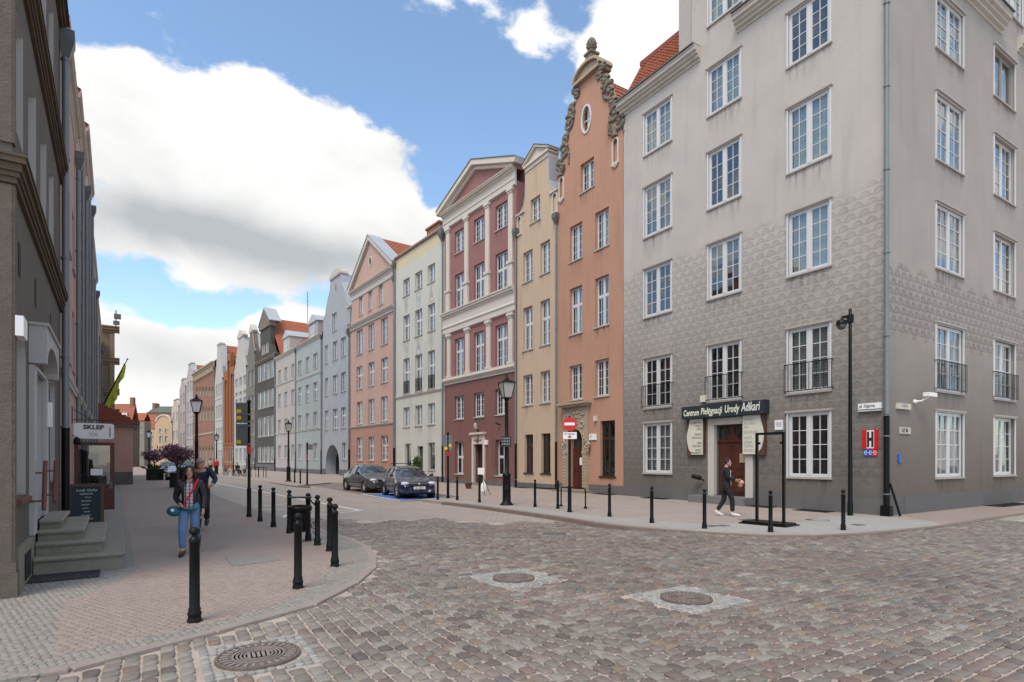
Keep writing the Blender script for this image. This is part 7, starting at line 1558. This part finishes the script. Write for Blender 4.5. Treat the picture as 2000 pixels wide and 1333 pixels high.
def person(label, loc, rotz, k=1.0, J=None, top='cloth_black', legs='cloth_black', shoe='leather', hair='hair_dark', long_hair=False, coat=False, fingers=True, cap=None, build=1.0, shirt=None, group=None):
    j = dict(J0); j.update(J or {}); t = thing('person', label, 'person', loc=loc, rotz=rotz, group=group); t.scale = (k, k, k); b = build
    V = lambda n: Vector(j[n])
    def P(n, r): return (*j[n], r)
    hd = V('hd')
    def face(m):
        m.ball(tuple(hd), (.074, .092, .112), 16, 12); m.ball(tuple(hd + Vector((0, -.092, -.012))), (.013, .018, .024), 6, 5); m.ball(tuple(hd + Vector((0, -.062, -.075))), (.042, .035, .035), 8, 6)
        for s in (-1, 1): m.ball(tuple(hd + Vector((s * .076, .01, -.01))), (.012, .022, .032), 6, 5)
        for w, e in (('wl', 'el'), ('wr', 'er')):
            d = (V(w) - V(e)).normalized(); o = V(w) + d * .085; sd = -1 if w == 'wl' else 1
            if fingers:
                lat = Vector((0, -1, 0)) - d * d.dot(Vector((0, -1, 0))); lat.normalize(); cu = d.cross(lat) * sd
                for q, ln in enumerate((.062, .070, .066, .052)): s0 = o + lat * (.028 - q * .018); m.tube([s0 - d * .02, s0 + d * ln * .5 + cu * .008, s0 + d * ln * .85 + cu * .028, s0 + d * ln + cu * .045], [.0095, .009, .008, .006], 6)
                s0 = V(w) + d * .03 + lat * .028; m.tube([s0, s0 + d * .03 + lat * .025 + cu * .01, s0 + d * .055 + lat * .03 + cu * .02], [.012, .010, .007], 6)
    def hand(w, e): d = (V(w) - V(e)).normalized(); return (*(V(w) + d * .085), .030)
    pts = [P('pel', .105 * b), P('spi', .095 * b), P('che', .115 * b), P('nk', .05), (*(hd - Vector((0, -.012, .06))), .055), P('sl', .055), P('el', .040), P('wl', .028), hand('wl', 'el'), P('sr', .055), P('er', .040), P('wr', .028), hand('wr', 'er'), P('hl', .085 * b), P('kl', .055), P('al', .04), P('tl', .03), P('hr', .085 * b), P('kr', .055), P('ar', .04), P('tr', .03)]
    ed = [(0, 1), (1, 2), (2, 3), (3, 4), (2, 5), (5, 6), (6, 7), (7, 8), (2, 9), (9, 10), (10, 11), (11, 12), (0, 13), (13, 14), (14, 15), (15, 16), (0, 17), (17, 18), (18, 19), (19, 20)]
    skin('body', pts, ed, 'skin', t, 2, face)
    pts = [P('pel', .128 * b), P('hl', .108 * b), P('kl', .076), (*V('al').lerp(V('kl'), .12), .066), P('hr', .108 * b), P('kr', .076), (*V('ar').lerp(V('kr'), .12), .066), (*V('pel').lerp(V('spi'), .75), .118 * b)]
    skin('trousers', pts, [(0, 1), (1, 2), (2, 3), (0, 4), (4, 5), (5, 6), (0, 7)], legs, t, 2)
    lo = (*(V('pel') - Vector((0, 0, .25 if coat else .10))), (.165 * b, .15 * b)) 
    def cuff(w, e): return (*V(w).lerp(V(e), .08), .047)
    pts = [P('che', (.165 * b, .135 * b)), P('spi', .142 * b), lo, P('sl', .082), P('el', .062), cuff('wl', 'el'), P('sr', .082), P('er', .062), cuff('wr', 'er'), (*V('nk').lerp(V('che'), .35), .085)]
    skin('jacket', pts, [(0, 1), (1, 2), (0, 3), (3, 4), (4, 5), (0, 6), (6, 7), (7, 8), (0, 9)], top, t, 2)
    if shirt:
        m = MB(); c, s_, q = V('che'), V('spi'), V('pel'); pr = [(q + Vector((0, -.172 * b, -.04)), .085), (s_ + Vector((0, -.160 * b, 0)), .078), (c + Vector((0, -.148 * b, 0)), .075), (V('nk') + Vector((0, -.085, -.03)), .045)]
        v = []
        for (p_, w) in pr:
            for f in (-1, -.5, 0, .5, 1): v.append(p_ + Vector((f * w, .030 * f * f, 0)))
        m.add(v, [(r * 5 + i, r * 5 + i + 1, r * 5 + i + 6, r * 5 + i + 5) for r in range(3) for i in range(4)], 0, True); o = m.build('shirt', shirt, t); o.modifiers.new('s', 'SOLIDIFY').thickness = .02
    for a, q in (('al', 'tl'), ('ar', 'tr')):
        A, T = V(a), V(q); m = MB(); d = (T - A); d.z *= .5; m.tube([A + Vector((0, 0, .03)) - d * .25, A - d * .05 + Vector((0, 0, -.01)), A + d * .5 + Vector((0, 0, -.025)), T + Vector((0, 0, -.005)), T + d.normalized() * .07], [.045, .052, .046, .043, .022], 10); m.build('shoe', shoe, t)
    m = MB()
    if cap:
        m.ball(tuple(hd + Vector((0, .008, .045))), (.088, .105, .085), 14, 9); m.add([hd + Vector((-.07, -.08, .05)), hd + Vector((.07, -.08, .05)), hd + Vector((.055, -.17, .035)), hd + Vector((-.055, -.17, .035)), hd + Vector((-.07, -.08, .06)), hd + Vector((.07, -.08, .06)), hd + Vector((.055, -.17, .045)), hd + Vector((-.055, -.17, .045))], [(0,1,2,3),(4,7,6,5),(0,3,7,4),(1,5,6,2),(3,2,6,7)]); m.build('cap', cap, t)
    else:
        m.ball(tuple(hd + Vector((0, .028, .034))), (.088, .092, .100), 16, 11)
        for q in range(26):
            a = rng.random() * 6.28; m.ball(tuple(hd + Vector((.062 * math.cos(a), .035 + .055 * math.sin(a), .085 + .03 * rng.random()))), (.03, .03, .024), 6, 5)
        if long_hair:
            for s in (-1, 1):
                for q in range(5): m.tube([hd + Vector((s * .045, -.05 + q * .03, .085)), hd + Vector((s * .092, -.045 + q * .032, .0)), hd + Vector((s * (.108 + .008 * q), -.035 + q * .034, -.11)), hd + Vector((s * .095, -.02 + q * .03, -.225))], [.026, .034, .038, .014], 7)
            m.ball(tuple(hd + Vector((0, .075, -.09))), (.105, .05, .16), 12, 8)
        m.build('hair', hair, t)
    m = MB()
    for s in (-1, 1): m.ball(tuple(hd + Vector((s * .031, -.082, .016))), (.014, .008, .008), 6, 5)
    m.build('eye', 'ink', t)
    if not cap:
        m = MB()
        for s in (-1, 1): m.box(hd.x + s * .031 - .018, hd.x + s * .031 + .018, hd.y - .092, hd.y - .082, hd.z + .036, hd.z + .042)
        m.build('eyebrow', 'hair_dark', t)
    m = MB(); m.box(hd.x - .022, hd.x + .022, hd.y - .097, hd.y - .088, hd.z - .057, hd.z - .049); m.build('mouth', 'rust', t)
    return t
# the walking woman
pw = g(357, 1087); W_ = person('woman in black leather jacket, plaid shirt and jeans walking towards the camera', (pw.x, pw.y + .22, 0), R(20), .885, dict(kl=(-.10, -.20, .50), al=(-.09, -.22, .085), tl=(-.10, -.37, .05), kr=(.10, -.08, .50), ar=(.10, .30, .28), tr=(.10, .25, .13), el=(-.255, .05, 1.11), wl=(-.13, -.17, .98), er=(.235, .04, 1.11), wr=(.235, -.05, .85)), 'leather', 'jeans', 'leather', long_hair=True, shirt='plaid', build=1.06)
t = thing('shoulder_bag', 'turquoise bag on a bright red strap carried by the woman', 'bag', loc=tuple(W_.location), rotz=R(20)); t.scale = (.885,) * 3
m = MB(); m.ball((-.25, -.10, .86), (.135, .09, .105), 14, 9); m.build('pouch', 'cloth_teal', t); m = MB(); m.ball((.02, -.150, .90), (.15, .025, .045), 12, 7); m.build('waist_pouch', 'cloth_teal', t); m = MB(); m.ball((-.27, -.185, .88), (.035, .012, .03), 8, 6); m.build('logo', 'sign_white', t)
m = MB(); path = [(.125, -.02, 1.47), (.135, -.115, 1.42), (.10, -.175, 1.30), (.03, -.19, 1.17), (-.06, -.195, 1.03), (-.17, -.17, .92)]
v = []
for p_ in path: v += [Vector(p_) + Vector((-.03, 0, -.022)), Vector(p_) + Vector((.03, 0, .022))]
m.add(v, [(2 * i, 2 * i + 1, 2 * i + 3, 2 * i + 2) for i in range(5)], 0, True); o = m.build('strap', 'cloth_red', t); o.modifiers.new('s', 'SOLIDIFY').thickness = .012
# the man by the salon
pm = g(1418, 1008.5); Mn = person('man in black coat and white shoes walking past the salon door', (pm.x, pm.y, 0), R(78), .975, dict(kl=(-.09, -.16, .50), al=(-.08, -.17, .085), tl=(-.08, -.32, .045), kr=(.09, .05, .47), ar=(.08, .26, .12), tr=(.08, .13, .045), el=(-.22, -.02, 1.14), wl=(-.10, -.27, 1.08), er=(.22, -.04, 1.13), wr=(.09, -.30, 1.05), hd=(0, -.05, 1.585)), 'cloth_black', 'cloth_black', 'shoe_white', coat=True, shirt='curtain_grey', build=.92)
t = thing('paper_bag', 'crumpled paper bag held by the man in black', 'bag', loc=tuple(Mn.location), rotz=R(78)); t.scale = (.975,) * 3; m = MB(); m.ball((.0, -.42, 1.00), (.09, .09, .075), 9, 6); m.ball((.02, -.40, .92), (.07, .07, .06), 8, 5); m.build('bag', 'paper_bag', t)
# the cyclist
yc = 13.2; xc = (381 - 1000) / FPX * yc; bicycle('bicycle ridden behind the walking woman', (xc + .03, yc, 0), R(22))
person('cyclist in navy jacket and patterned cap riding behind the woman', (xc + .03, yc + .22, 0), R(22), 1.0, dict(pel=(0, .05, 1.00), spi=(0, .0, 1.16), che=(0, -.10, 1.33), nk=(0, -.17, 1.44), hd=(0, -.24, 1.55), sl=(-.18, -.12, 1.39), el=(-.32, -.28, 1.18), wl=(-.27, -.48, 1.07), sr=(.18, -.12, 1.39), er=(.32, -.28, 1.18), wr=(.27, -.48, 1.07), hl=(-.09, 0, .97), kl=(-.13, -.34, .72), al=(-.12, -.12, .38), tl=(-.12, -.27, .33), hr=(.09, 0, .97), kr=(.13, -.30, .56), ar=(.12, -.06, .20), tr=(.12, -.21, .15)), 'cloth_navy', 'cloth_black', 'leather', cap='cloth_cap')
t = thing('carrier_bag', 'dark green bag hanging from the bicycle handlebar', 'bag', loc=(xc + .27, yc - .33, .78)); m = MB(); m.lathe([(.001, -.14), (.12, -.14), (.135, -.08), (.11, .04), (.05, .16), (.02, .22)], n=12, sy=.6); m.build('bag', 'cloth_green', t)
# people and bicycles far down the right pavement
def far_person(px, py, lab, top, legs, rot, **k): p = g(px, py); return person(lab, tuple(p), rot, 1.0, dict(kl=(-.10, -.12, .49), kr=(.10, .04, .47), ar=(.10, .16, .09), al=(-.10, -.10, .08), tl=(-.10, -.25, .04), tr=(.10, .02, .05)), top, legs, 'leather', fingers=False, group='people far along the street', **k)
far_person(422.5, 928, 'far pedestrian in a dark red jacket on the right pavement', 'cloth_red', 'cloth_black', R(20)); far_person(411, 926, 'far pedestrian in pale pink on the right pavement', 'cloth_pink', 'cloth_black', R(200))
p = g(463, 929); person('far person in black sitting among the parked bicycles', tuple(p), R(60), 1.0, dict(pel=(0, 0, .55), spi=(0, 0, .74), che=(0, -.02, .93), nk=(0, -.02, 1.06), hd=(0, -.04, 1.20), sl=(-.175, -.02, .99), el=(-.22, -.1, .75), wl=(-.15, -.3, .65), sr=(.175, -.02, .99), er=(.22, -.1, .75), wr=(.15, -.3, .65), hl=(-.09, -.02, .52), kl=(-.12, -.42, .50), al=(-.12, -.42, .08), tl=(-.12, -.57, .04), hr=(.09, -.02, .52), kr=(.12, -.42, .50), ar=(.12, -.42, .08), tr=(.12, -.57, .04)), 'cloth_black', 'cloth_black', fingers=False, group='people far along the street')
for i, (px, py, r_) in enumerate(((440, 928.5, 40), (449, 929, 75), (456, 930, 20), (470, 931, 60), (478, 931, 35))): bicycle(['far bicycle parked leftmost in the row', 'far bicycle second from the left in the row', 'far bicycle in the middle of the row beside the seated person', 'far bicycle right of the seated person', 'far bicycle parked rightmost in the row'][i], tuple(g(px, py)), R(r_), 'bicycles parked along the far right pavement')
for i, (px, py) in enumerate(((498, 932), (507, 932.5), (512, 933))):
    t = thing('bicycle_rack', ['far low black bicycle stand, left of three', 'far low black bicycle stand, middle of three', 'far low black bicycle stand, right of three'][i], 'bicycle stand', loc=tuple(g(px, py)), group='far bicycle stands'); m = MB(); m.tube([(-.35, 0, 0), (-.35, 0, .85), (-.28, 0, .92), (.28, 0, .92), (.35, 0, .85), (.35, 0, 0)], .03, 6); m.build('hoop', 'black_iron', t)
print('objects', len(bpy.data.objects), 'setts', n1_, n2_)
